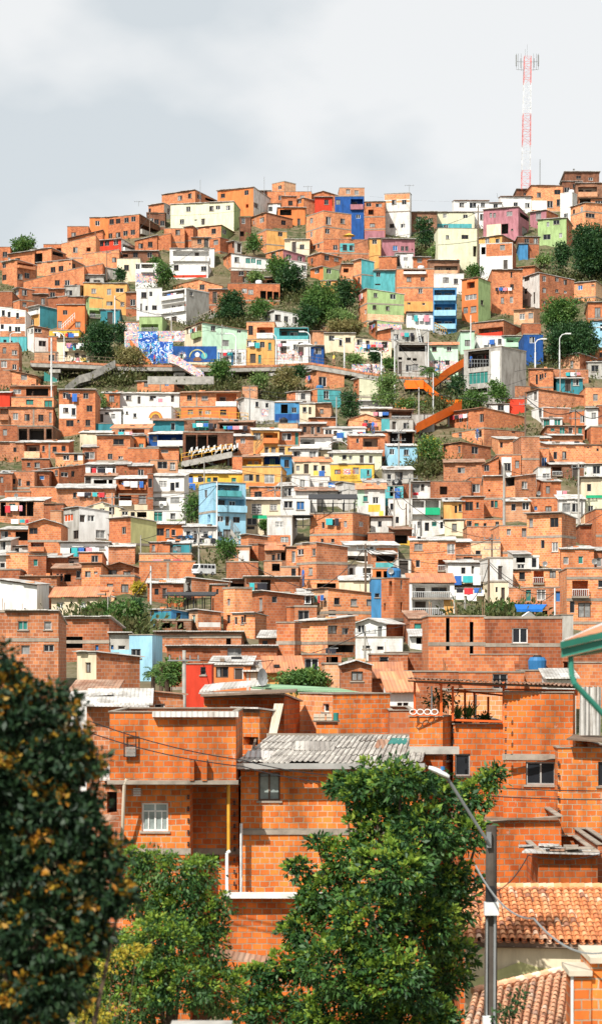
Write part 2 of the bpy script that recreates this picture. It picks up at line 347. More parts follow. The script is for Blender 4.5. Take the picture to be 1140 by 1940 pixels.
def window(root, fp, u0, u1, z0, z1, kind, near, base=0.0):
    # base: how far behind the wall face the window sits
    r = rnd.random(); fm = 'frameW' if (r < .3 or kind in 'XK') else 'frameG' if r < .68 else 'frameB'
    t = min(0.06, (u1 - u0) * .09); o0, o1 = -base, -base - 0.05
    m = MB()
    def bx(a, b, c, d, oo=o0, oi=o1): m.hexa([fp(a, oo, c), fp(b, oo, c), fp(b, oi, c), fp(a, oi, c), fp(a, oo, d), fp(b, oo, d), fp(b, oi, d), fp(a, oi, d)])
    bx(u0, u0 + t, z0, z1); bx(u1 - t, u1, z0, z1); bx(u0 + t, u1 - t, z0, z0 + t); bx(u0 + t, u1 - t, z1 - t, z1)
    if u1 - u0 > .55:
        k = 1 if u1 - u0 < 1.5 else 2 if u1 - u0 < 2.6 else 4
        for q in range(1, k + 1): c = u0 + (u1 - u0) * q / (k + 1); bx(c - t / 2, c + t / 2, z0 + t, z1 - t)
    if kind == 'K':
        bx(u0 + t, u1 - t, z0 + (z1 - z0) * .68, z0 + (z1 - z0) * .68 + t * .8)
        for q in (1, 3): c = u0 + (u1 - u0) * q / 4; bx(c - t / 3, c + t / 3, z0 + t, z0 + (z1 - z0) * .68)
    if kind in 'X':   # barred window
        k = 5
        for q in range(1, k): c = u0 + (u1 - u0) * q / k; bx(c - .02, c + .02, z0 + t, z1 - t, o0 + .04, o0 + .01)
        for q in range(1, 4): c = z0 + (z1 - z0) * q / 4; bx(u0 + t, u1 - t, c - .02, c + .02, o0 + .045, o0 + .012)
    fr = m.build('window', fm, root)
    if near or rnd.random() < .4:
        s = MB(); s.hexa([fp(a, o, z) for z in (z0 - .07, z0) for a, o in ((u0 - .07, .06), (u1 + .07, .06), (u1 + .07, -.02), (u0 - .07, -.02))]); s.build('sill', 'slab', fr)
    g = MB(); pm = {'w': 'glass', 'c': 'curtain', 'g': 'shG', 'b': 'shB', 'x': 'shO', 'X': 'glass', 'K': 'curtainN'}[kind]
    if near and kind == 'c': pm = 'curtainN'
    oo = o1 + .015
    if kind == 'w' and rnd.random() < .3 and u1 - u0 > .5:
        uc = u0 + (u1 - u0) * rnd.choice([.34, .5, .5, .66])
        sw = rnd.random() < .5
        g.face([fp(u0, oo, z0), fp(uc, oo, z0), fp(uc, oo, z1), fp(u0, oo, z1)], 0 if sw else 1); g.face([fp(uc, oo, z0), fp(u1, oo, z0), fp(u1, oo, z1), fp(uc, oo, z1)], 1 if sw else 0)
        g.build('pane', ['glass', 'curtain'], fr)
    else:
        g.face([fp(u0, oo, z0), fp(u1, oo, z0), fp(u1, oo, z1), fp(u0, oo, z1)]); g.build('pane', pm, fr)
def door(root, fp, u0, u1, z0, z1, base, mat='door'):
    m = MB()
    def bx(a, b, c, d, oo, oi, mi): m.hexa([fp(a, oo, c), fp(b, oo, c), fp(b, oi, c), fp(a, oi, c), fp(a, oo, d), fp(b, oo, d), fp(b, oi, d), fp(a, oi, d)], mi)
    bx(u0, u0 + .06, z0, z1, -base + .03, -base - .03, 1); bx(u1 - .06, u1, z0, z1, -base + .03, -base - .03, 1); bx(u0 + .06, u1 - .06, z1 - .06, z1, -base + .03, -base - .03, 1)
    bx(u0 + .06, u1 - .06, z0, z1 - .06, -base, -base - .03, 0)
    m.build('door', [mat, rnd.choice(['frameW', 'frameG', 'frameB'])], root)
def house(line, auto=True):
    f = [s.strip() for s in line.split(';')]
    xs = f[0].split(','); x0 = float(xs[0]); x1 = float(xs[2]); xk = None if xs[1] == '-' else float(xs[1])
    yts = [float(v) for v in f[1].split(',')]
    ybs = f[2].replace('!', '@').split('@'); yb = float(ybs[0]); cut = float(ybs[2]) if len(ybs) > 2 else None; D = float(ybs[1]) if len(ybs) > 1 else Dy(yb)
    mats = f[3]; mL = mats[0]; mR = mats[1] if len(mats) > 1 else mats[0]
    rt = f[4] or 'f'; toks = f[5].split() if len(f) > 5 else []; lab = f[6] if len(f) > 6 and f[6] else None
    near = D < 110; s = D / FPX
    if xk is None:
        th = R_(rnd.uniform(-4, 4)) if D > 90 else R_(0.8); wl = (x1 - x0) * s; a = wl / math.cos(th)
        b = rnd.uniform(5, 8) if rt in 'fblrg' else rnd.uniform(4, 6) if rt == 's' else 3.2; K = Vector(((x1 - 570) * s, D - math.sin(th) * a / 2, 0))
    else:
        wl = (xk - x0) * s; wr = (x1 - xk) * s; th = min(max(math.atan2(wr, wl), R_(12)), R_(74))
        a = wl / math.cos(th); b = max(wr / math.sin(th), .6); K = Vector(((xk - 570) * s, D, 0))
    dx = Vector((math.cos(th), -math.sin(th), 0)); dy = Vector((math.sin(th), math.cos(th), 0)); A = K - dx * a
    # a deep far wing must not end in front of its neighbours
    Dk = K.y
    if len(yts) == 2: zl, zr = pz(yts[0], A.y), pz(yts[1], K.y); sx = (zr - zl) / a; z0 = zl
    else: z0 = pz(yts[0], K.y); sx = 0
    sy = {'s': .15 if yb < 1000 else .11, 't': .24, 'b': -.10, 'f': 0, 'l': .04, 'r': .04, 'g': 0}[rt]
    if rt == 't' or rt == 's':
        if xk is not None: pass
    gs = 0.0
    if rt == 'g': gs = min(.30, 2.2 / a); z0 = z0 - gs * a / 2
    def ztop(x, y): return z0 + sx * x + sy * y + (gs * (a / 2 - abs(x - a / 2)) if gs else 0)
    corners = [A, K, K + dy * b, A + dy * b]
    zb = min(terr(c.x, c.y) for c in corners) - 1.2; zb = min(zb, pz(yb, D) - .6)
    if cut: zb = pz(cut, D)
    cen = (A + K) / 2; org = Vector((cen.x, cen.y, 0)); org.z = terr(cen.x, cen.y) if terr(cen.x, cen.y) < ztop(0, 0) else zb
    root = thing('house', '', 'house', org, -th)
    if auto and not near and not (lab and ('blank' in lab or 'windowless' in lab)) and not any(t[0] in 'wcdogbXxLQ' for t in toks):
        xe = xk or x1; n_ = int((xe - x0) / (3.6 / s)); n_ = max(0, min(n_, 4))
        for q in range(n_):
            if (yb - yts[0]) > 14 and rnd.random() < .8: toks.append('%s%.1f,%.1f' % (rnd.choice('wwco'), x0 + (xe - x0) * (q + .5 + rnd.uniform(-.15, .15)) / n_, yts[0] + 9 + 60 / D * 10 + rnd.uniform(0, 3)))
    def loc(x, y, z): return (x - a / 2, y, z - org.z)
    FL = lambda u, o, z: loc(u, -o, z)
    FR = lambda u, o, z: loc(a + o, u, z)
    ftop = {'L': lambda u: ztop(u, 0), 'R': lambda u: ztop(a, u)}
    flen = {'L': a, 'R': b}; fps = {'L': FL, 'R': FR}
    holes = {'L': [], 'R': []}; panels = {'L': [], 'R': []}; recs = []; wins = []; slabs = []
    wmats = [mL, mR]
    def mi(c):
        if c not in wmats: wmats.append(c)
        return wmats.index(c)
    def fside(px): return 'R' if (xk is not None and px > xk) else 'L'
    def rect(c0, y0, c1, y1, side=None):
        side = side or fside((c0 + c1) / 2); F0, d = (A, dx) if side == 'L' else (K, dy)
        ua, Da = inter(c0, F0, d); ub, Db = inter(c1, F0, d); Dm = (Da + Db) / 2
        u0 = min(max(ua, .06), flen[side] - .06); u1 = min(max(ub, .06), flen[side] - .06)
        za, zc = pz(y1, Dm), pz(y0, Dm); tm = min(ftop[side](u0), ftop[side](u1)) - .08
        return side, u0, u1, max(za, zb + .1), min(zc, tm)
    kinds = {}
    info = {'w': 0, 'B': 0, 'P': [], 'Q': 0}
    for t in toks:
        k = t[0]
        if k == 'S': slabs.append(float(t[1:])); continue
        if k == 'C' or t == 'RT': continue
        v = t[1:].split(','); 
        if k in 'LQPV':
            nums = [float(q) for q in v[:4]]; mt = v[4] if len(v) > 4 else ('W' if k == 'L' else 'D')
            side, u0, u1, z0_, z1_ = rect(*nums)
            if u1 - u0 < .2 or z1_ - z0_ < .2: continue
            if k == 'P': panels[side].append((u0, u1, z0_, z1_, mi(mt))); info['P'].append(mt)
            elif k == 'V': wins.append((k, side, u0, u1, z0_, z1_))
            else: recs.append((k, side, u0, u1, z0_, z1_, mt)); info['B'] += k == 'L'; info['Q'] += k == 'Q'
        else:
            q = [float(z) for z in v]; cx, cy = q[0], q[1]
            ww = q[2] if len(q) > 2 else .85 / s * (1 if xk is None or cx <= xk else 1); hh = q[3] if len(q) > 3 else (.95 / s if k != 'd' else 1.95 / s)
            if k == 'd' and len(q) < 4: cy_ = cy
            side, u0, u1, z0_, z1_ = rect(cx - ww / 2, cy - hh / 2, cx + ww / 2, cy + hh / 2, fside(cx))
            if u1 - u0 < .15 or z1_ - z0_ < .15: continue
            wins.append((k, side, u0, u1, z0_, z1_)); info['w'] += k not in 'd'
    for r in recs: holes[r[1]].append(r[2:6])
    fixed = []
    for wn in wins:
        k, side, u0, u1, za, zc = wn; ins = None
        for r in recs:
            if r[1] == side and r[2] < (u0 + u1) / 2 < r[3] and r[4] < (za + zc) / 2 < r[5]: ins = r
        if ins is None and k != 'V':
            if any(h[0] < u1 and u0 < h[1] and h[2] < zc and za < h[3] for h in holes[side]): continue
            holes[side].append((u0, u1, za, zc))
        fixed.append((wn, ins))
    if auto and not near and not (lab and ('blank' in lab or 'windowless' in lab)):
        for side in 'LR':
            if side == 'R' and (xk is None or x1 - xk < 14): continue
            ln = flen[side]; zt_ = min(ftop[side](0), ftop[side](ln)); hv = zt_ - pz(yb, D)
            want = int(ln * hv / (9 if side == 'L' else 20)); have = sum(1 for w_ in fixed if w_[0][1] == side) + 2 * sum(1 for r in recs if r[1] == side)
            for q in range(max(0, min(want - have, 7))):
                for tr in range(6):
                    uc = rnd.uniform(.7, ln - .7) if ln > 1.6 else ln / 2; fl = rnd.randint(0, max(0, int(hv / 2.5) - 1)); kd = rnd.choice('wwwwccood'); ww = rnd.uniform(.55, 1.1); hh = 1.9 if kd == 'd' else rnd.uniform(.7, 1.1)
                    zc_ = zt_ - .75 - fl * 2.5 - (.6 if kd == 'd' else .25); r4 = (uc - ww / 2, uc + ww / 2, zc_ - hh / 2, zc_ + hh / 2)
                    if r4[0] < .1 or r4[1] > ln - .1 or r4[3] > zt_ - .1 or any(h[0] - .25 < r4[1] and r4[0] < h[1] + .25 and h[2] - .2 < r4[3] and r4[2] < h[3] + .2 for h in holes[side]): continue
                    holes[side].append(r4); fixed.append(((kd, side) + r4, None)); info['w'] += kd != 'd'; break
    mb = MB(); gbrk = (a / 2,) if gs else ()
    split_wall(mb, a, zb, ftop['L'], holes['L'], panels['L'], FL, 0, gbrk)
    split_wall(mb, b, zb, ftop['R'], holes['R'], panels['R'], FR, 1)
    FBk = lambda u, o, z: loc(a - u, b + o, z); FLf = lambda u, o, z: loc(-o, b - u, z)
    split_wall(mb, a, zb, lambda u: ztop(a - u, b), [], [], FBk, 0 if mL in BRICKY else mi('r'), gbrk)
    split_wall(mb, b, zb, lambda u: ztop(0, b - u), [], [], FLf, 0)
    def recess(side, u0, u1, za, zc, dep, m_in, m_back):
        fp = fps[side]
        q = lambda p, m, uvs=None: mb.face(p, m)
        q([fp(u0, 0, za), fp(u1, 0, za), fp(u1, -dep, za), fp(u0, -dep, za)], m_in)
        q([fp(u0, -dep, zc), fp(u1, -dep, zc), fp(u1, 0, zc), fp(u0, 0, zc)], m_in)
        q([fp(u0, 0, zc), fp(u0, 0, za), fp(u0, -dep, za), fp(u0, -dep, zc)], m_in)
        q([fp(u1, 0, za), fp(u1, 0, zc), fp(u1, -dep, zc), fp(u1, -dep, za)], m_in)
        if m_back is not None: mb.face([fp(u0, -dep, za), fp(u1, -dep, za), fp(u1, -dep, zc), fp(u0, -dep, zc)], m_back, [(u0, za), (u1, za), (u1, zc), (u0, zc)])
    jobs = []
    for k, side, u0, u1, za, zc, mt in recs:
        lim = (b if side == 'L' else a) * .45; dep = min(1.3 if k == 'L' else 1.8, lim)
        wm = mi(mL if side == 'L' else mR)
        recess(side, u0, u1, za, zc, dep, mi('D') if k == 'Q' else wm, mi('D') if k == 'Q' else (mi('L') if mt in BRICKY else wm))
        fp = fps[side]; hgt = zc - za
        if k == 'L':
            ph = min(1.0, hgt * .42); dpt = .35 if near else .45
            def mk(fp=fp, u0=u0, u1=u1, za=za, ph=ph, dpt=dpt, mt=mt):
                m = MB()
                if mt == 'V':
                    n_ = max(3, int((u1 - u0) / .15)); oo = dpt - .05
                    for q in range(n_ + 1): c = u0 + (u1 - u0) * q / n_; m.bar(fp(c, oo, za), fp(c, oo, za + ph), .02)
                    m.bar(fp(u0, oo, za + ph), fp(u1, oo, za + ph), .035); m.bar(fp(u0, 0, za + ph), fp(u0, oo, za + ph), .03); m.bar(fp(u1, 0, za + ph), fp(u1, oo, za + ph), .03)
                    m.build('railing', 'steelW', root); m = MB(); m.hexa([fp(q, o, z) for z in (za - .17, za - .01) for q, o in ((u0 - .05, dpt), (u1 + .05, dpt), (u1 + .05, 0.0), (u0 - .05, 0.0))]); m.build('balcony_floor', 'slab', root); return
                for (c, d_, o1_, o2_) in ((u0 - .05, u1 + .05, dpt, dpt - .1), (u0 - .05, u0 + .05, dpt - .1, -.02), (u1 - .05, u1 + .05, dpt - .1, -.02)):
                    m.hexa([fp(q, o, z) for z in (za - .15, za + ph) for q, o in ((c, o1_), (d_, o1_), (d_, o2_), (c, o2_))])
                m.hexa([fp(q, o, z) for z in (za - .17, za - .02) for q, o in ((u0 + .05, dpt - .1), (u1 - .05, dpt - .1), (u1 - .05, 0.0), (u0 + .05, 0.0))])
                m.build('balcony', mt, root)
            jobs.append(mk)
        if k == 'L' or hgt > 1.6:
            has = any(i is not None and i[2] == u0 and i[1] == side for _, i in fixed)
            if not has and u1 - u0 > 1.6:
                uu = u0 + .3; n_ = 0
                while uu < u1 - 1.1 and n_ < 5:
                    if n_ % 2 == 0: jobs.append(lambda fp=fp, uu=uu, za=za, h=min(2.0, hgt * .85), dep=dep: door(root, fp, uu, uu + .85, za, za + h, dep - .02)); uu += 1.3
                    else: jobs.append(lambda fp=fp, uu=uu, za=za, hgt=hgt, dep=dep, e=min(uu + 1.2, u1 - .1): window(root, fp, uu, e, za + hgt * .38, za + hgt * .8, 'w', False, dep - .06)); uu += 1.7
                    n_ += 1
    for (k, side, u0, u1, za, zc), ins in fixed:
        fp = fps[side]; dep = .12
        if k == 'V':
            def mkv(fp=fp, u0=u0, u1=u1, za=za, zc=zc):
                m = MB(); n_ = max(2, int((u1 - u0) / .16))
                for q in range(n_ + 1): c = u0 + (u1 - u0) * q / n_; m.bar(fp(c, .08, za), fp(c, .08, zc), .018)
                m.bar(fp(u0, .08, zc), fp(u1, .08, zc), .03); m.bar(fp(u0, .08, za), fp(u1, .08, za), .03); m.build('railing', 'steelW', root)
            jobs.append(mkv); continue
        if ins is None:
            wm = mi(mL if side == 'L' else mR)
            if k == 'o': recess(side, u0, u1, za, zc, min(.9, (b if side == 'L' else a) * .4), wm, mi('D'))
            else: recess(side, u0, u1, za, zc, .16, wm, None)
            if k == 'o': continue
            if k == 'd': jobs.append(lambda fp=fp, u0=u0, u1=u1, za=za, zc=zc: door(root, fp, u0, u1, za, zc, .13))
            else: jobs.append(lambda fp=fp, u0=u0, u1=u1, za=za, zc=zc, k=k: window(root, fp, u0, u1, za, zc, k, near, .08))
        else:
            dp = min(1.3 if ins[0] == 'L' else 1.8, (b if side == 'L' else a) * .45)
            za = max(za, ins[4]); zc = min(zc, ins[5] - .05)
            if k in 'do': jobs.append(lambda fp=fp, u0=u0, u1=u1, za=ins[4], zc=zc, dp=dp: door(root, fp, u0, u1, za, zc, dp - .04))
            else: jobs.append(lambda fp=fp, u0=u0, u1=u1, za=za, zc=zc, k=k, dp=dp: window(root, fp, u0, u1, za, zc, k, near, dp - .07))
    mb.build('wall', wmats, root)
    for j in jobs: j()
    # concrete bands at the floors
    allh = holes['L'] + holes['R']
    zt = min(ztop(0, 0), ztop(a, 0)); sl_z = [pz(y, D) for y in slabs]
    if auto and not slabs and mL in 'orpk' and rnd.random() < .75:
        z = zt - 2.55
        while z > pz(yb, D) - 1 and len(sl_z) < 4:
            for dz in (0, .25, -.25, .5, -.5):
                if not any(h[2] - .14 < z + dz < h[3] + .14 for h in allh): sl_z.append(z + dz); break
            z -= 2.55
    for z in sl_z:
        m = MB(); th_ = .11
        m.box(-a / 2 - .03, a / 2 + .03, -.03, -.002, z - org.z - th_, z - org.z + th_)
        if xk is not None: m.box(a / 2 + .002, a / 2 + .03, -.002, b, z - org.z - th_, z - org.z + th_)
        m.build('floor_slab', 'slab', root)
    if auto and mL in 'orpk' and a > 5 and rnd.random() < .35 and not near:
        c = rnd.uniform(.3, .7) * a
        for dz in (0, .8, -.8, 1.6):
            if not any(h[0] - .2 < c + dz < h[1] + .2 for h in holes['L']):
                m = MB(); c += dz; m.hexa([FL(u, o, z) for z in (zb, ztop(c, 0) - .1) for u, o in ((c - .1, .02), (c + .1, .02), (c + .1, -.01), (c - .1, -.01))]); m.build('column', 'slab', root); break
    # roof
    if rt == 'f':
        m = MB(); t_ = .02
        zc_ = lambda x, y: ztop(x, y) - .35
        m.face([loc(0, 0, zc_(0, 0)), loc(a, 0, zc_(a, 0)), loc(a, b, zc_(a, b)), loc(0, b, zc_(0, b))]); m.build('roof', 'slab', root)
        m = MB(); h_ = rnd.choice([.05, .08, .14]) if not near else .035; o_ = .05
        for (xa, xb, ya, yb_) in ((-o_, a + o_, -o_, .14), (-o_, a + o_, b - .14, b + o_), (-o_, .14, .14, b - .14), (a - .14, a + o_, .14, b - .14)):
            m.hexa([loc(x, y, ztop(x, y) + dz) for dz in (-.005, h_) for x, y in ((xa, ya), (xb, ya), (xb, yb_), (xa, yb_))])
        if not near and mL in BRICKY and rnd.random() < .45:
            for q_ in range(rnd.randint(2, 4)):
                mm = MB(); x_, y_ = rnd.choice([.1, a / 2, a - .1]), rnd.choice([.07, b - .07])
                for e_ in (-.04, .04): mm.bar(loc(x_ + e_, y_, ztop(x_, y_)), loc(x_ + e_ * 1.6, y_, ztop(x_, y_) + rnd.uniform(.4, .9)), .02)
                mm.build('rebar', 'rust', root)
        m.build('coping', 'slab' if (mL in BRICKY or mL == 'g') else mL if mL in 'W' else 'slab', root)
    else:
        of = rnd.uniform(.15, .5); os_ = rnd.uniform(.05, .25); t_ = .06
        mt = {'t': 'clay', 'g': rnd.choice(['fibre', 'rust', 'zinc'])}.get(rt, rnd.choice(['zinc', 'zinc', 'fibre', 'fibre', 'rust']))
        if 'RT' in toks: mt = 'clay'
        m = MB()
        def sheet(xa, xb):
            # separate sheets side by side: slightly uneven front edge, overlapping steps
            x = xa; i = 0; W_ = rnd.uniform(.85, 1.3)
            while x < xb - .01:
                xe = min(x + W_, xb) if xb - x > W_ * 1.5 else xb; oo = of + rnd.uniform(-.12, .1); l = .012 * (i % 2)
                pts = [(x, -oo), (xe, -oo), (xe, b + .2), (x, b + .2)]
                lo = [loc(px_, py_, z0 + sx * px_ + sy * py_ + (gs * (a / 2 - abs(px_ - a / 2)) if gs else 0) + .02 + l) for px_, py_ in pts]
                hi = [(p[0], p[1], p[2] + t_) for p in lo]
                for q in ((3, 2, 1, 0), (4, 5, 6, 7), (0, 1, 5, 4), (1, 2, 6, 5), (2, 3, 7, 6), (3, 0, 4, 7)):
                    c8 = lo + hi; pp = [c8[i_] for i_ in q]; m.face(pp, 0, [(p[0], p[1]) for p in pp])
                x = xe; i += 1
        if gs: sheet(-os_, a / 2); sheet(a / 2, a + os_)
        else: sheet(-os_, a + os_)
        m.build('roof', mt, root)
        if rnd.random() < .55 and not near:
            for _ in range(rnd.randint(1, 3)):
                m = MB()
                px_, py_ = rnd.uniform(.2, a - .2), rnd.uniform(0, b * .8); q_ = loc(px_, py_, ztop(px_, py_) + .10); w_ = rnd.uniform(.12, .35); d_ = rnd.uniform(.1, .3)
                m.box(q_[0] - w_, q_[0] + w_, q_[1] - d_, q_[1] + d_, q_[2] - .03, q_[2] + rnd.uniform(.06, .2))
                m.build('roof_weight', rnd.choice(['o', 'wood', 'slab', 'black']), root)
        m = MB()   # fascia beam below the eave
        m.hexa([loc(x, y, ztop(x, 0) + dz - (.0)) for dz in (-.09, 0.005) for x, y in ((-.02, -.04), (a / 2 if gs else a + .02, -.04), (a / 2 if gs else a + .02, -.003), (-.02, -.003))])
        if not gs: m.build('eave_beam', rnd.choice(['wood', 'slab', 'wood']), root)
    st = max(1, round((zt - pz(yb, D)) / 2.5))
    HOUSES.append(dict(o=root, x=(x0 + x1) / 2, y=(yts[0] + yb) / 2, x0=x0, x1=x1, yt=yts[0], yb=yb, L=mL, R=mR if xk is not None else None, rt=rt, st=st, w=info['w'], B=info['B'], Q=info['Q'], P=info['P'], lab=lab, D=D,
                       mat=None if rt == 'f' else mt, top=Vector((cen.x, cen.y, ztop(a / 2, 0))), dx=dx, dy=dy, a=a, b=b, cen=cen, ztop=ztop, org=org))
    return root
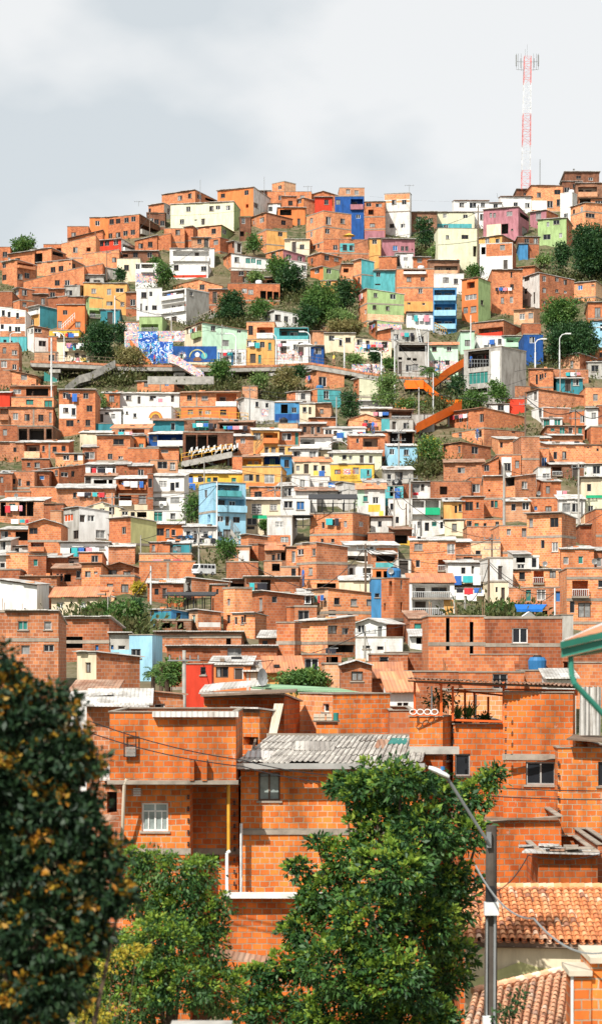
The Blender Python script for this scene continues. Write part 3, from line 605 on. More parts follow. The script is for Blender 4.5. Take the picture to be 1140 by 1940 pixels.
HTXT = """
0,-,20;468;500;o;f;w10,482
15,-,66;482,475;510;o;r;
0,33,66;492;546;or;b;w7,503 w8,526 L34,494,64,508,o w39,524 w52,522
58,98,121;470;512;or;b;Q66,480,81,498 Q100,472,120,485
83,-,130;463;484;o;f;
128,-,168;429;460;o;f;w140,445
117,-,182;462,446;500;o;f;
130,-,195;452,436;470;o;r;w170,442,4,5
170,-,206;412;445;O;b;w185,423;orange house with a single small window rising at the left end of the skyline
184,264,300;406;452;ok;b;w212,420 w224,419 w240,417 w253,415 w209,447 w224,445 w238,442 w252,440 L266,405,299,421,r L266,430,299,448,g;long orange brick house on the left skyline with two rows of four small windows
167,230,257;453;482;RW;b;w192,462 w203,461 w220,459 w238,460,6,9 L233,466,256,478,W;low red house with a white end room and a slanted dark roof
256,-,298;456,446;476;o;r;w267,466 w285,463
157,-,226;482,473;508;o;f;
67,137,170;492;530;or;b;w101,511 w116,509 w139,504 w133,500,3,4
45,-,160;534,505;549;o;f;w109,536 w128,536
130,-,195;512,500;540;o;f;w147,533
157,-,197;522;545;g;b;o166,533,8,9 o184,535,12,9
190,200,223;507;532;og;b;w198,520,6,8
222,-,266;490;530;c;f;w240,507;cream block beside a dark utility pole on the upper left slope
257,-,300;500;552;W;f;L268,499,290,515,W w261,505 P256,518,299,536,u;white house with a pink and blue graffiti band above the white apartment block
232,-,300;476;502;k;b;o236,484,14,6 w257,483 w284,483
304,370,412;360;390;oo;b;w341,375 w378,373 Q389,366,410,382;orange brick house with an open dark rooftop room left of the thin antenna
411,480,511;355;410;Ow;b;w467,365 w485,389;orange painted house with a whitewashed right side on the skyline
488,-,513;362;382;k;b;w503,371
280,311,333;385;417;og;b;w282,400 w320,401,5,12
280,-,313;404;434;k;b;w287,418 w297,420 w308,423
296,-,312;413;432;r;b;
322,443,454;382;440;nG;b;w357,396 w401,395 w432,394 w345,420 w371,417,5,3 d385,420,7,12 w445,445;large pale lime three-storey house with a bright green right side
374,419,442;427;458;oG;b;w405,438 w425,439
397,417,433;450;482;or;f;c409,459
363,-,399;450;470;p;s;w378,457,8,9 d391,458
311,-,350;433;470;o;f;w337,440
348,366,374;429;468;or;b;
280,-,324;452,442;475;o;f;c285,462
432,444,457;457;482;rW;b;w444,464 d454,468
322,-,406;471;502;W;s;L328,475,396,494,W c340,485,10,9 c350,485,10,9 d373,485;white house with a light blue glazed gallery over an orange parapet
322,-,394;500;526;W;f;w334,507 w386,509,10,9 P322,521,392,526,R;low white house with a red base stripe behind a green tree
473,504,554;403;437;or;b;w496,417 w537,422,9,9 S434
486,505,543;436;482;oy;f;w531,443;house with an ochre painted face under a brick upper floor beside bushes
454,-,475;412;458;k;b;w461,418,7,12 o458,443
421,438,512;480;514;oW;b;w449,492 g470,494 g480,494 g491,497;white house with three green shuttered windows
437,-,480;513;545;k;f;w457,517 w470,518,6,12 w465,530
503,536,578;473;500;ov;b;w518,484 w547,487 w568,490
536,548,581;493;530;oW;b;w558,505 w577,508
539,-,586;453;482;c;s;d557,468 w572,468
527,-,578;394;425;O;b;Q530,397,552,408 d566,421,6,14
555,575,604;375;405;Or;b;w567,381 w575,397
515,538,560;344;372;op;f;;square brick tank tower highest on the middle skyline
506,-,590;363;385;o;f;
534,-,562;372;402;o;s;w550,385
508,-,531;386;410;W;b;w512,396
583,-,640;362;382;o;g;
596,-,629;374;405;R;b;w618,383
580,613,666;400;482;oo;f;w622,418,10,15 w649,419 w620,438 S429 S458;tall corner brick house with grey concrete bands left of the blue tower
643,-,690;356;376;p;f;c659,363 c675,365
634,-,689;372;455;B;f;c640,383 L664,377,687,396,v w678,410,8,7 P665,370,689,376,B;tall deep blue house standing on the skyline
690,-,729;382;455;o;b;w698,388,10,7 w717,389,12,7 o702,402,10,10 c705,427,10,8 P690,437,729,456,v
728,776,780;366;447;ww;f;w746,383,9,9 w765,383,9,9 w742,428,9,8 w763,428,9,8 P728,366,776,378,o S400 P728,380,776,384,o;tall white house with a brick top band on stilts
779,-,827;402;440;k;b;w792,415 c815,418
721,-,785;454;490;v;b;b748,470 w762,471,6,9 w770,471,6,9;mauve house with one blue window below the tall white house
699,-,721;452;505;y;b;w709,458,9,9
613,-,646;453;484;o;f;w635,469
643,-,700;454;490;r;f;P643,461,671,477,T w653,469,8,11 w666,470
583,608,647;479;508;oo;b;w619,488,9,11 c637,490
588,612,646;505;534;OG;b;w600,513 w623,513;house with an orange left side and a green front above dark trees
607,-,642;532;560;y;b;w622,537
647,-,668;501;565;o;b;
718,-,751;486;512;o;s;
749,-,782;480;507;W;b;d753,494 c768,491,8,7
782,-,814;488;508;o;b;c794,493
669,684,709;491;556;oT;b;;taller left half of the pair of turquoise houses
707,-,753;513;556;T;b;w716,520,8,9 w715,539,10,3;lower right half of the pair of turquoise houses with one grey window
751,-,821;510;593;o;f;L764,500,806,518,W c774,529,9,9 w800,529,8,8 w796,551,8,9 P751,571,821,592,y w774,575,6,4 w802,576,6,4 S545
770,-,822;592;622;W;b;c783,600,6,9 c797,600,6,9 c809,600,6,9;small white cottage with three curtained windows under an ochre wall
813,-,870;493;520;k;s;L822,504,866,519,p w835,508 w850,508
820,-,878;519;556;W;f;c844,531,11,11 w863,533,8,10
820,-,864;545;628;b;f;L822,549,862,568,s L822,576,862,597,s L822,603,862,622,s;tall blue house with three stacked balconies
1069,-,1134;326;358;k;b;w1095,336,9,6 w1118,339,8,6
1064,-,1101;344;368;k;b;w1073,360,10,10 w1088,353
1062,1083,1095;365;420;Ww;f;w1071,409
1006,-,1065;352;400;o;r;w1020,369,8,9 w1055,364,12,9 w1041,387,11,13 w1059,384,11,13 P1006,380,1035,398,W
978,-,1007;359;376;k;b;w996,368,9,5
1090,-,1145;347;382;k;b;L1094,354,1130,372,p
1096,-,1145;376;402;r;b;Q1097,377,1118,389 w1134,386,15,11
1085,1108,1150;384;450;oo;r;w1117,408,18,8 S400 w1094,430
948,-,1007;372;400;W;s;w998,389,9,9 w976,388
860,-,926;380;430;W;s;w874,388,9,8 w895,389,13,11 w914,388,8,9 S401 w912,411,7,11;white two-storey house with a long balcony on the right skyline
924,-,950;384;404;W;s;w938,391
917,981,1008;392;455;vv;b;c929,408,5,9 c936,408,5,9 c964,405,11,9 Q949,424,962,443 P921,425,948,448,c Q984,402,1004,416 c993,439,10,16 w969,435,4,3;large mauve house with a cream lower corner
1006,1034,1060;398;434;vr;b;c1019,410,10,17
1020,1072,1090;413;470;Gr;b;c1037,425,5,9 w1053,421,12,8 c1061,446,6,9 w1035,449,14,10;light green house on stilts beside the big round tree
826,-,898;402;435;n;b;c842,409,7,8 w881,410,9,7 P826,424,893,436,T w844,431
829,-,903;433;508;n;f;w847,449,6,7 w880,449,13,8 o899,476,7,20;tall pale lime blank wall house behind a dark utility pole
908,950,980;446;468;yr;b;c922,456,8,10 w942,457;small yellow house with a brick right side under the mauve house
909,970,983;460;532;Wr;f;P920,460,970,485,o c951,469 Q911,468,919,482;house with an orange brick top and a big white lower wall
982,-,999;462;492;b;b;
998,-,1020;463;490;r;f;
980,-,1021;449;466;k;b;w997,457 w1014,457,8,12
950,1012,1044;505;530;op;b;RT w955,509 o1022,512,6,10
931,-,989;512;592;o;b;w951,548 w969,543,7,9 c951,569,6,11 c968,568,6,12 w968,520,3,10;plain tall orange brick house with six small openings on short stilts
987,1021,1091;517;590;wr;b;w997,527 w995,552,6,10 c993,574,11,13 w1030,528,7,11 w1054,529,7,9 w1070,535,7,10 w1030,550,7,10 w1054,551,6,6 w1070,553,6,5 w1031,573,6,5
1086,1127,1150;533;572;op;b;b1098,545,9,9 w1122,540,6,3
876,905,931;526;609;OG;b;o891,540,15,12 c891,563,22,10 c881,588,9,12 c896,586,11,12;tall orange fronted house with a green right side
0,-,49;583,590;648;W;f;w7,593,6,11 w18,596,6,11 w34,598,6,11 w5,619,6,9 w20,623,5,10 w34,625 P0,600,49,614,r P0,627,49,641,r;long white house with two brown brick parapet bands at the left edge
0,-,51;638;664;T;f;w10,647,6,7 w22,649,5,7 w33,651,6,6
0,-,36;650;735;r;f;c9,664,7,12 w28,668,10,9 w28,695,8,10 c8,690 S681
20,-,69;702,712;735;o;r;
24,38,64;545;572;or;b;w47,554 w31,555
22,38,63;569;598;or;f;c47,577,8,9
0,-,24;553;590;r;f;
62,-,92;558;585;k;b;w82,571,7,12
92,-,123;547;566;r;s;w100,559
62,-,95;546;565;o;f;
122,-,152;541;566;g;s;w132,555,11,10
91,-,130;565,560;585;r;r;
130,-,161;562;590;r;s;
50,76,110;579;626;Wt;b;L55,581,74,596,W P49,597,76,620,y w60,611 w68,611;small house with a white gallery, ochre ground floor and teal metal side
109,-,161;578;632;O;b;w124,592,9,9 c114,615,8,14 P109,578,134,606,O c148,615;orange painted house with a white outside staircase
159,-,196;536;566;y;r;c178,551,9,9
195,-,241;537;592;y;b;c207,553,8,12 w227,550,15,8 w208,575,12,8 w232,576,7,8;yellow house standing over the dark blue shed
161,169,194;562;616;GG;b;L170,588,191,602,V P161,562,194,583,y;narrow green and yellow house with an open dark gallery
191,-,227;587;622;t;b;d209,603;dark blue metal clad shed beside the white lamp post
239,-,264;554;594;r;s;w252,573,10,12
259,-,307;546;602;W;f;w273,559 w286,557,6,9 w294,557 d268,582,4,14 w278,584,4,9 w293,583,9,9;white two-storey house above a green ground floor
264,-,308;600;634;G;f;c274,613 d287,616,5,19 L268,614,300,628,V;light green ground floor house with a dark door and balcony
225,-,264;610;632;p;f;P225,612,264,632,u
49,65,92;618;670;wr;b;w72,626,15,8 w81,651,14,11 w54,628,4,7 w61,627,4,7 P66,640,92,670,W;narrow house half brick and half white with a large dark window
93,-,151;626;642;Y;f;w109,635 w132,635;long yellow parapet wall house above the laundry balcony
108,-,170;640;692;c;s;L124,645,168,664,c d125,671,7,12 d146,673,8,10 w159,676,9,8;cream house with a long balcony full of hanging laundry
92,-,110;638;672;o;f;
66,-,110;668;692;p;f;d111,678 w98,678
304,353,394;547;612;Wg;f;L305,551,350,566,W L304,574,353,591,W w323,557,8,7 w337,555 w347,555 w319,582,7,10 w331,582,6,10 x344,579,9,12 c318,607,6,9 d330,611 w363,556,6,9;white three-storey block with two long balconies and a grey concrete side
329,-,422;530;552;o;g;w383,544
394,-,431;548;592;r;s;
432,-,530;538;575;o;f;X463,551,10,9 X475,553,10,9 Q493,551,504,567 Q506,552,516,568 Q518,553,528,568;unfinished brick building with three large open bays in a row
486,-,532;526;545;k;b;Q505,530,529,540
493,520,583;588;622;wW;b;w526,602,12,12 w542,605,8,12 w559,607,9,12 w572,610,10,12
519,-,584;620;648;T;f;L529,622,583,648,T;turquoise middle storey with a bright turquoise balcony
520,-,584;645;690;W;f;d537,657 w560,658,9,11 d570,661 P525,664,565,682,u
467,-,520;610;646;o;f;w475,626,9,18 L487,620,517,640,W;brick upper storey with a white balcony over an ochre house
467,-,520;643;692;y;f;w471,651 g483,652,6,12 w497,653,9,11 g511,656,6,14 d479,679,11,18 g492,680,6,16;ochre house with green doors facing the walkway
345,383,468;611;690;ce;b;w404,622,9,10 w453,626,8,10 c427,650,14,12 L368,617,382,639,G w355,627,3,12 w362,623,3,12;large mint green house with lime balconies beside the blue mural wall
412,-,466;662;692;W;f;c425,678,16,20 c450,678,16,20 P412,667,416,692,b P438,667,442,692,b;white shuttered shop front with blue posts on the walkway
680,695,766;547;618;oG;b;w711,559,7,8 w744,562,11,10 w709,582,7,8 w734,584,7,8 P695,596,765,617,p;bright green house with four dark windows and a painted base
700,714,762;607;645;oG;b;P714,608,762,630,u
592,-,616;628;665;p;b;
614,-,673;632;668;c;b;w628,641,11,10 w645,648,6,14 w659,644,10,9
671,-,741;640,647;676;c;f;w681,648 d696,655,7,20 w728,653 P671,648,736,668,u;low house painted with a turquoise and orange mural band
740,-,810;625;660;g;f;w750,639,10,12 w770,641,7,14 w781,641,7,13 w797,643,10,12;grey concrete storey with a white ladder leaning on it
753,-,811;650;718;g;f;Q755,653,809,666 o757,679,8,5 o774,680,8,5 o785,681,8,5 d758,697,7,24 w774,698,12,14 c786,696;unfinished grey concrete house with a long open dark band
611,-,646;619;636;k;f;
714,-,741;628,622;660;o;r;
808,-,867;653;712;e;t;w822,661,9,9 w850,661,9,9 w825,686,8,8 w847,687,8,9 P811,683,866,704,u;mint house with a clay tiled roof and turquoise mural base
582,-,613;656;688;B;b;w603,665;small deep blue house at the end of the walkway
896,953,991;607;642;rr;b;L906,621,952,638,R;terracotta house with an orange lattice balcony
902,-,954;638;664;W;f;w921,649,7,10 w933,648,7,10 w946,647,7,10
974,1010,1026;585;618;pp;s;c988,600 c1005,598
988,-,1024;613;636;r;f;
952,-,993;637;664;e;b;L958,640,988,656,e;pale green house beside the deep blue house above the concrete station
991,-,1028;634;690;B;f;w1007,644,10,12;deep blue house behind the grey concrete station
872,-,898;628;672;e;b;c885,650
1043,-,1082;554;578;W;s;c1053,568
1113,-,1150;573;612;o;b;c1131,592,11,19
1119,-,1150;608;655;s;b;
1065,1097,1132;670;706;pr;b;c1082,690,6,14
1115,-,1150;660;690;o;s;w1137,672,5,9
1113,-,1150;686;712;g;s;w1126,698,14,12
1003,-,1047;699;742;o;s;w1016,719,4,18 w1023,714,4,10 w1027,712,3,9 w1032,711,3,9
1045,-,1114;700;728;r;f;
1055,-,1103;717;745;t;s;d1075,728 w1090,724
0,-,21;702;735;r;f;w8,720,11,8
0,-,19;744;770;R;s;;bright red painted room at the left edge
19,-,101;732;756;o;s;Q50,736,92,750 c33,742,15,9
22,-,102;753;777;o;f;g57,762,14,10 g92,765,15,13
0,-,101;773;812;r;b;c30,789,10,13 w52,791,10,13 w78,792,10,13 c96,791,5,20 L0,774,17,794,r;long red-brown house with three curtained windows over a dark open undercroft
0,-,34;806;842;r;f;c10,819,8,12
34,-,100;808;845;k;f;Q36,812,52,834 Q56,812,84,834 Q88,812,99,832
0,-,46;838;870;r;b;w29,852,6,9
32,-,131;838;870;o;s;L48,842,76,866,p w83,850,5,11 w104,851,8,10 w121,850,8,10;low orange brick house under a long white sheet roof
112,-,181;739;822;o;b;w125,749,11,12 w163,750,10,11 P113,766,145,793,W w125,777,10,9 w140,780,8,14 w170,774,11,12 w133,802,14,12 w149,797,4,4 w167,801,9,12;tall orange brick house with a white painted patch around its middle windows
194,-,227;745;780;o;s;c212,755,10,12
178,-,230;776;806;W;s;d187,793,5,14 d193,792,7,16 w203,783,8,4 c215,789,8,10;small white house with two dark doors
177,-,216;803;820;t;f;
225,-,340;746;772;W;s;w244,754,10,9 d264,758,6,14 w290,754,12,8 d327,755,6,13;long white house with washing along its brick ledge
233,-,325;770;806;W;f;w241,782,4,5 w256,787,6,8;white lower storey with a colourful painted arch
258,330,356;720;746;or;b;c277,727,8,10 b316,726,8,11 w341,728;brick house with one blue window below the painted ramp
152,-,212;820;848;c;s;Q153,846,178,858
212,-,284;811;842;r;t;w231,816,12,10 L250,813,274,828,V S828
246,-,276;826;855;O;b;w254,845,8,10 g268,844,9,8
184,-,247;825;880;o;r;w225,837,20,11 w209,865,9,11 w229,867,9,6
157,-,186;847;880;r;s;w170,863,19,14
106,-,158;860;885;o;b;w126,867,12,10 w144,867,7,11 P148,860,157,872,W
42,-,94;870;892;r;b;w55,880,6,7 w71,881,10,10
68,112,158;886;922;or;s;w107,896,6,10 w123,899,14,9 w139,898,7,11
161,-,221;880;904;W;s;Q172,884,183,900 Q186,884,200,900 Q203,884,218,900;white gallery house hung with laundry above another white gallery
161,-,222;902;928;w;s;Q178,909,203,922 d166,912 Q206,909,214,922
243,-,289;883;908;r;s;w267,896,11,13
220,-,246;880;908;r;s;
243,-,301;850;884;o;f;c288,875,12,6
220,-,293;907;938;o;s;L225,909,277,926,o w284,915
226,-,290;937;970;r;f;L227,939,249,956,W c270,946,14,16 P226,956,290,970,c
227,-,292;967;998;c;f;w237,972,12,9 w252,974,8,8 Q260,970,278,980
341,-,451;743;774;o;s;w359,753,9,9 c388,754,12,8 L410,746,448,772,W;brick house with a white patterned balcony above the yellow rail walkway
343,-,448;771;794;O;f;c361,780,10,8 d380,781,7,12 c394,781,11,8 w423,781,12,10
290,-,349;797;826;t;s;w328,808,8,14;dark teal house with one white door
282,-,349;822;850;B;s;c294,831,8,9 L300,824,348,843,W c328,832,8,9
349,-,421;795;826;k;f;g383,806,26,20 w408,807,5,9;stone house with a large green glass window
348,-,442;820;880;k;f;Q352,824,372,866 Q374,824,392,866 Q394,824,412,866;dark open undercroft with graffiti behind a sloping walkway
280,-,339;848;872;o;b;c312,855,14,7
285,-,337;872;900;p;f;w308,881,19,14 c327,883,10,14
413,-,480;800;832;k;s;Q416,803,454,812
437,-,480;826;862;r;s;c460,835,9,10 c444,838,6,18
459,-,488;732;758;p;f;
449,463,521;754;798;ww;b;w487,766,6,10 w506,768,6,9 P496,775,508,789,u;white house with a round painted emblem beside the bright blue house
520,-,571;762;800;b;s;Q532,766,545,783 w557,777,9,10 w526,775 P520,784,571,797,B;bright blue house with a dark blue base and pale diamonds
543,563,582;742;768;oc;b;c573,750,8,12
527,-,564;802;820;p;f;
477,-,529;815;862;y;s;c487,826,14,12 L499,820,526,838,O d505,853,8,13 c518,852,9,11;ochre house with an outside staircase
527,-,569;817;848;o;s;w543,827,18,14 g562,831,7,24
527,-,566;845;864;y;f;d533,854 c550,852,10,8
440,-,459;865;903;o;f;
458,-,498;866;893;y;s;L460,870,495,889,Y c472,878,8,12 c484,878,8,12;yellow house with a solid yellow balcony and white windows
497,-,533;864;890;B;s;g516,873,10,13 L498,866,532,892,Y;deep blue house with a green door behind a yellow lattice balcony
532,-,553;864;895;b;b;w543,878,9,14
553,-,602;850;885;w;s;w562,860,12,10 w576,881,12,12 c592,862
578,600,652;702;740;oo;b;w611,723,15,19;corner brick house with one large white framed window below the walkway
578,601,646;737;772;oT;f;w618,748,10,16 w602,746,3,8;brick house wrapped in a turquoise balcony
670,680,717;716;765;on;b;w675,730,3,5;windowless pale yellow wall house behind a light green tree
560,-,588;742;768;w;b;w574,751,8,12
568,-,597;765;805;c;s;w577,776,8,10 d587,778,5,14
595,-,627;765;798;p;b;c609,779,7,8
586,-,637;792;812;o;r;
680,-,730;760;778;g;s;
682,-,742;774;796;c;s;Q711,777,739,792
738,-,783;777;800;k;s;L741,780,780,796,V
738,-,782;795;820;g;f;d746,806,8,16 w769,807,11,12
780,-,822;785;818;g;f;
660,-,724;785;816;o;g;w693,801,8,11;gabled orange brick house with one central window
722,-,739;793;818;T;f;
613,-,692;812;836;W;s;w622,821 d635,821,7,10 w656,822 Q660,818,690,828
567,-,617;803;832;k;s;w577,814,7,11 d592,817,7,18 w603,814,7,12
568,-,627;828;858;W;s;L569,832,596,850,W;small white house with a porch beside an arched canopy
661,-,729;826;868;o;s;w677,835,5,9 L687,830,715,860,o;orange brick house with a recessed balcony where a man in blue stands
709,-,737;818;848;o;b;
735,-,784;818;850;k;s;Q738,820,757,842 Q760,820,781,842
733,-,790;845;882;s;s;w742,856,9,11 w769,857,9,11;light blue house with two windows and a grey sheet roof
560,-,626;852;878;c;s;w571,861,12,9 d582,864,8,16 w602,862,10,11
560,-,627;875;905;c;t;c563,887,9,10 d580,888,9,18 w598,887,9,12 w612,888,7,12
622,-,722;858;888;n;s;w626,864,10,9 w652,866,8,9 c664,867,6,8 d685,870,9,18 d702,872,8,18
626,-,708;879;914;Y;b;c639,894,11,9 c674,892,12,13 w697,895,4,9 P682,888,704,908,T P650,888,664,899,u;yellow house with lettering and a turquoise wave painted on it
852,916,1000;773;816;oo;b;w872,792,7,16 w912,792,9,16
862,916,999;812;845;or;f;c871,825,6,18 w905,822 w972,819,7,3
963,-,994;756;782;R;f;;bright red blank wall behind the corner brick house
959,971,1005;731;762;pr;f;
925,-,964;766;784;W;b;w948,771
1003,1019,1110;738;776;Wr;b;c1013,750,6,16;long blank red-brown brick wall house right of the red room
1012,1028,1082;772;800;Wr;f;w1022,783,6,16
1028,-,1064;793;808;W;s;g1034,802 c1045,802 g1055,800
1082,-,1108;778;808;o;f;w1104,794
1035,-,1107;808;832;r;b;g1046,814,8,6 g1064,816,10,15 d1080,818,8,18 g1098,815,8,14;red-brown house with turquoise doors and shutters
1108,-,1150;734;776;o;f;c1127,753,9,13
1108,-,1132;774;812;W;b;c1124,788,9,13
1130,-,1150;768;812;r;f;
1118,-,1150;809;842;o;f;
943,-,987;832;868;o;s;w949,843,5,10 o979,840,12,14
986,-,1021;828;905;r;f;;windowless brown brick tower block between lighter brick houses
1020,-,1041;830;856;o;s;o1030,839,15,10
1036,-,1106;842;888;o;s;w1051,863,7,14 w1068,862,8,14;wide orange brick house with two narrow windows under a grey sheet roof
1040,-,1103;825;843;r;s;
1106,-,1150;843;888;o;r;w1131,852,4,5 w1113,848,4,3 
840,874,932;838;876;or;b;w841,850,5,10 w869,851,5,12 w899,853,13,14
840,-,918;876;912;r;s;w873,891,14,11
915,-,944;880,866;915;o;r;w919,885
940,-,986;862;906;o;f;o941,881,12,18 P949,866,968,906,W w960,885 c979,880,8,15
1020,-,1039;850;892;o;f;b1030,875,10,17
1018,-,1042;886;922;w;f;c1034,905
1042,-,1108;880;905;k;s;L1045,885,1063,900,V d1090,893
1106,-,1150;880;908;w;b;w1129,890
0,-,24;897;938;r;s;c3,909,8,12
21,-,66;893;935;r;f;w26,912,8,10 d38,914,6,14 w54,916,7,9 S925
64,-,94;893;928;r;r;b80,905,9,8
108,-,217;925;958;r;s;w142,938,6,10 w166,939,12,9 w195,941,12,10
57,-,109;923;952;o;f;
10,-,58;932;952;o;f;
0,-,84;949;988;r;s;Q0,952,12,978 g24,960,12,12 Q37,951,50,978 Q51,951,64,978 P0,970,60,990,r
84,-,121;955;990;r;b;
96,-,117;968;998;p;f;
54,-,116;984;1058;o;g;w64,1006,16,12 L59,1028,84,1042,o S1025 c66,1036 S1050;gabled orange brick house left of the tall white house
115,150,204;961;1030;gW;b;x130,981,17,14 d157,982,11,14 w173,982,13,12 w120,1010,12,12 w144,1013,10,16 c191,1012,18,16;tall white house with one orange shuttered window and curved gable
115,-,207;1028;1064;W;b;Q133,1036,170,1050 c190,1038,18,6;white ground floor with an open kitchen below the orange shutter
160,-,229;952;984;c;g;w194,966,10,6 w212,968,10,14
203,248,294;980;1054;oN;b;w235,1005,8,14;brick house with a large windowless olive green side wall
206,-,253;1013;1040;r;b;o243,1023,5,8 S1012
206,-,256;1036;1068;r;s;
0,-,55;1003;1035;o;s;Q30,1007,53,1024 w8,1015
0,-,21;1024;1056;w;s;w3,1033 w14,1040
22,-,56;1035;1052;w;b;w33,1042,8,7
12,-,56;1047;1085;o;f;
0,-,14;1052;1084;w;s;w5,1071,10,9
54,-,88;1053;1090;r;f;g68,1066,8,13
86,-,128;1056;1086;r;s;
127,-,151;1058;1082;w;b;w136,1068,10,11
150,-,194;1047;1086;o;b;w180,1059,13,13
191,-,264;1066;1096;r;g;w212,1084,20,9 c241,1086,14,8
190,-,255;1092;1128;o;f;c209,1112,12,13 c237,1115,14,16
284,-,322;1028;1060;o;b;c291,1038,6,12
280,-,290;898;975;r;f;w285,915
288,-,349;902;970;W;s;X309,917,15,12 w327,922,8,15 w336,919,7,11 L291,942,316,956,W c332,948,17,12 S933;tall white house with a pink curtained window
288,-,348;968;998;W;f;g299,979,18,20 w328,978,10,12 P316,984,348,993,G P288,968,291,993,G;white storey with green trimmed door and green base stripe
294,-,349;993;1030;O;s;w303,1008,16,14 w329,1009,8,12 c318,1010,7,16
340,-,462;897;922;Y;s;Q340,900,352,918 w360,908,12,14 w379,908,8,12 g396,909,8,9 w408,908,9,8 g443,909,9,8;long yellow house under a pale sheet roof above the blue house
374,403,465;914;1028;hs;f;L413,919,454,938,T d423,930,7,14 c440,928,12,14 L413,945,464,968,s w425,955,20,18 w449,954,12,12 w418,983,11,11 d431,987,8,18 w448,985,13,11 w417,1012,10,10 c431,1012 g450,1014,12,14 S969;tall light blue house with stacked galleries, the bluest on the lower slope
475,-,531;923;950;o;b;w489,937,14,11
464,-,531;947;1014;c;s;X486,964,19,20 X518,961,14,12 w477,988,19,13 w498,993,14,18 w475,1000,15,6 P478,976,506,983,E;cream house with two barred windows and a green shop sign
459,-,533;885;925;y;f;w471,905,18,13 d488,906,7,14 c510,907,19,17 P459,914,533,923,O
530,-,587;944;980;W;f;w546,956,17,14 b569,958,15,16;white house with one large dark blue window
506,-,553;979;1034;w;f;X529,994,15,12 X539,1023,15,12 P506,1014,550,1034,o;narrow whitewashed house with two white barred windows
526,-,560;921;948;w;s;w545,932
553,-,587;900;948;w;f;c573,916,10,14
347,-,409;998;1034;w;s;w357,1011,8,10 d371,1013,8,16 w390,1012,10,11
318,-,361;1030;1060;t;s;d325,1041,6,17 c339,1040,8,12;small dark teal house with a dark door above blank brick walls
455,470,507;1013;1048;or;b;
434,-,473;1035;1068;p;b;c440,1053,4,12 c447,1052,4,12 P452,1043,473,1068,W
472,489,512;1031;1062;or;b;
502,-,546;1042;1068;k;t;w518,1057,6,12 w528,1055,5,12 Q532,1046,544,1062
543,-,592;1037;1080;o;b;c556,1055,7,22 Q567,1042,578,1055
500,-,534;1063;1092;p;f;Q515,1068,530,1082 
532,-,565;1075;1105;p;f;w556,1082,9,20
429,-,489;1065;1100;r;f;
264,-,363;1050;1072;o;f;
264,-,370;1064;1100;o;f;;windowless blank orange brick wall above the restaurant roof
560,-,624;903;936;w;f;c568,916 c608,920,8,9
560,-,600;930;975;w;s;b568,958,16,16
622,-,640;913;940;b;f;P622,913,636,935,m
600,-,640;930;955;w;s;
635,650,688;914;960;ww;b;w640,940
690,-,730;914;935;r;s;
676,-,729;926;976;w;t;g692,945,9,11 w711,948,11,13 P697,956,720,970,Y P676,928,690,958,e;small house with a yellow balcony front and green plants
728,-,782;890;925;g;s;w737,905,8,14 V732,908,754,920 w755,902
728,-,763;921;960;T;f;Q738,922,752,940 w757,932;turquoise room with laundry right of the yellow balcony
762,-,780;916;955;r;f;
778,-,817;914;946;w;b;c787,925 d800,923,8,14 P780,934,812,946,W
815,-,892;912;948;r;f;
778,-,834;946;988;w;b;L780,949,803,972,W L805,947,831,973,E;white house with a bright emerald recessed balcony
780,-,844;985;1010;w;f;c793,994,6,12 w808,998,8,16 g822,993,10,10 w836,995,6,13
702,-,742;980;1014;w;b;w719,993,7,11
696,-,747;1010;1034;r;f;w712,1024,5,4
735,-,780;945;990;w;f;w742,960,7,13 w752,985,6,12
744,-,780;1003;1034;k;s;Q745,1014,771,1030 P755,1024,778,1040,Y
587,668,702;972;1034;oo;f;w612,995,5,12 w631,990,5,11 c654,993,6,12 c684,993,9,10 w610,1024,5,7 w630,1024,6,7;wide orange brick house carrying a dark roof terrace
562,599,659;1028;1112;or;b;w568,1046,14,12 w594,1046,7,14 c588,1082,8,14 S1066
655,-,754;1033;1062;w;s;d665,1047,6,16 L650,1053,702,1072,W w704,1043,8,14 P712,1038,754,1056,o
648,-,705;1072;1102;w;f;d665,1083,7,14 L687,1076,702,1095,V
703,-,752;1050;1082;r;s;Q712,1052,748,1064 P711,1066,750,1077,T
703,-,752;1078;1102;O;f;Q712,1082,722,1096 Q726,1082,738,1096 Q742,1082,752,1092
776,-,862;1024;1098;o;s;c792,1036,16,13 w791,1068,8,14 w813,1071,3,14 w819,1071,3,14 L829,1060,847,1080,V c855,1040
750,-,778;1060;1100;w;f;d764,1068
890,-,916;905;946;o;f;w901,925
915,-,953;903;980;o;b;w932,955,6,13 g939,955,6,13 o926,929,4,4
952,975,1017;903;950;or;s;Q957,905,974,921 c993,919,11,14
956,-,1004;950;988;p;s;w972,961,9,14 w995,959,13,15
1002,-,1059;944;980;o;f;b1014,963,6,8 c1038,964,12,10
1058,-,1107;946;988;w;s;c1072,962 w1090,962
1028,-,1062;912;948;o;s;c1037,928,8,14
1100,-,1150;905;948;c;b;w1115,924,8,14 P1109,938,1150,951,E
1108,-,1150;945;982;n;f;w1118,965,10,14;cream house with an emerald green band at the right edge
1106,-,1150;975;1008;p;f;
875,-,916;942;988;o;b;w888,959,15,17 w904,957,5,11
840,-,877;950;988;y;s;w863,965,5,14 w871,962,6,14
876,-,957;984;1006;o;f;w888,992,10,11 g902,994,8,6 w918,994,6,6 c941,996,7,16
842,-,878;985;1015;c;b;c860,999,9,14
884,-,937;998;1034;r;f;P876,1000,884,1026,W
1001,1063,1098;972;1078;or;b;w1049,990,16,18 c1005,990,7,16 w1027,1031,7,16 c1050,1036,12,18 S1016;tall orange brick corner house with one big black window high on the left face
945,-,1003;996;1060;o;f;c992,1009,9,17 c963,1008,8,12
1097,-,1134;995;1034;r;b;
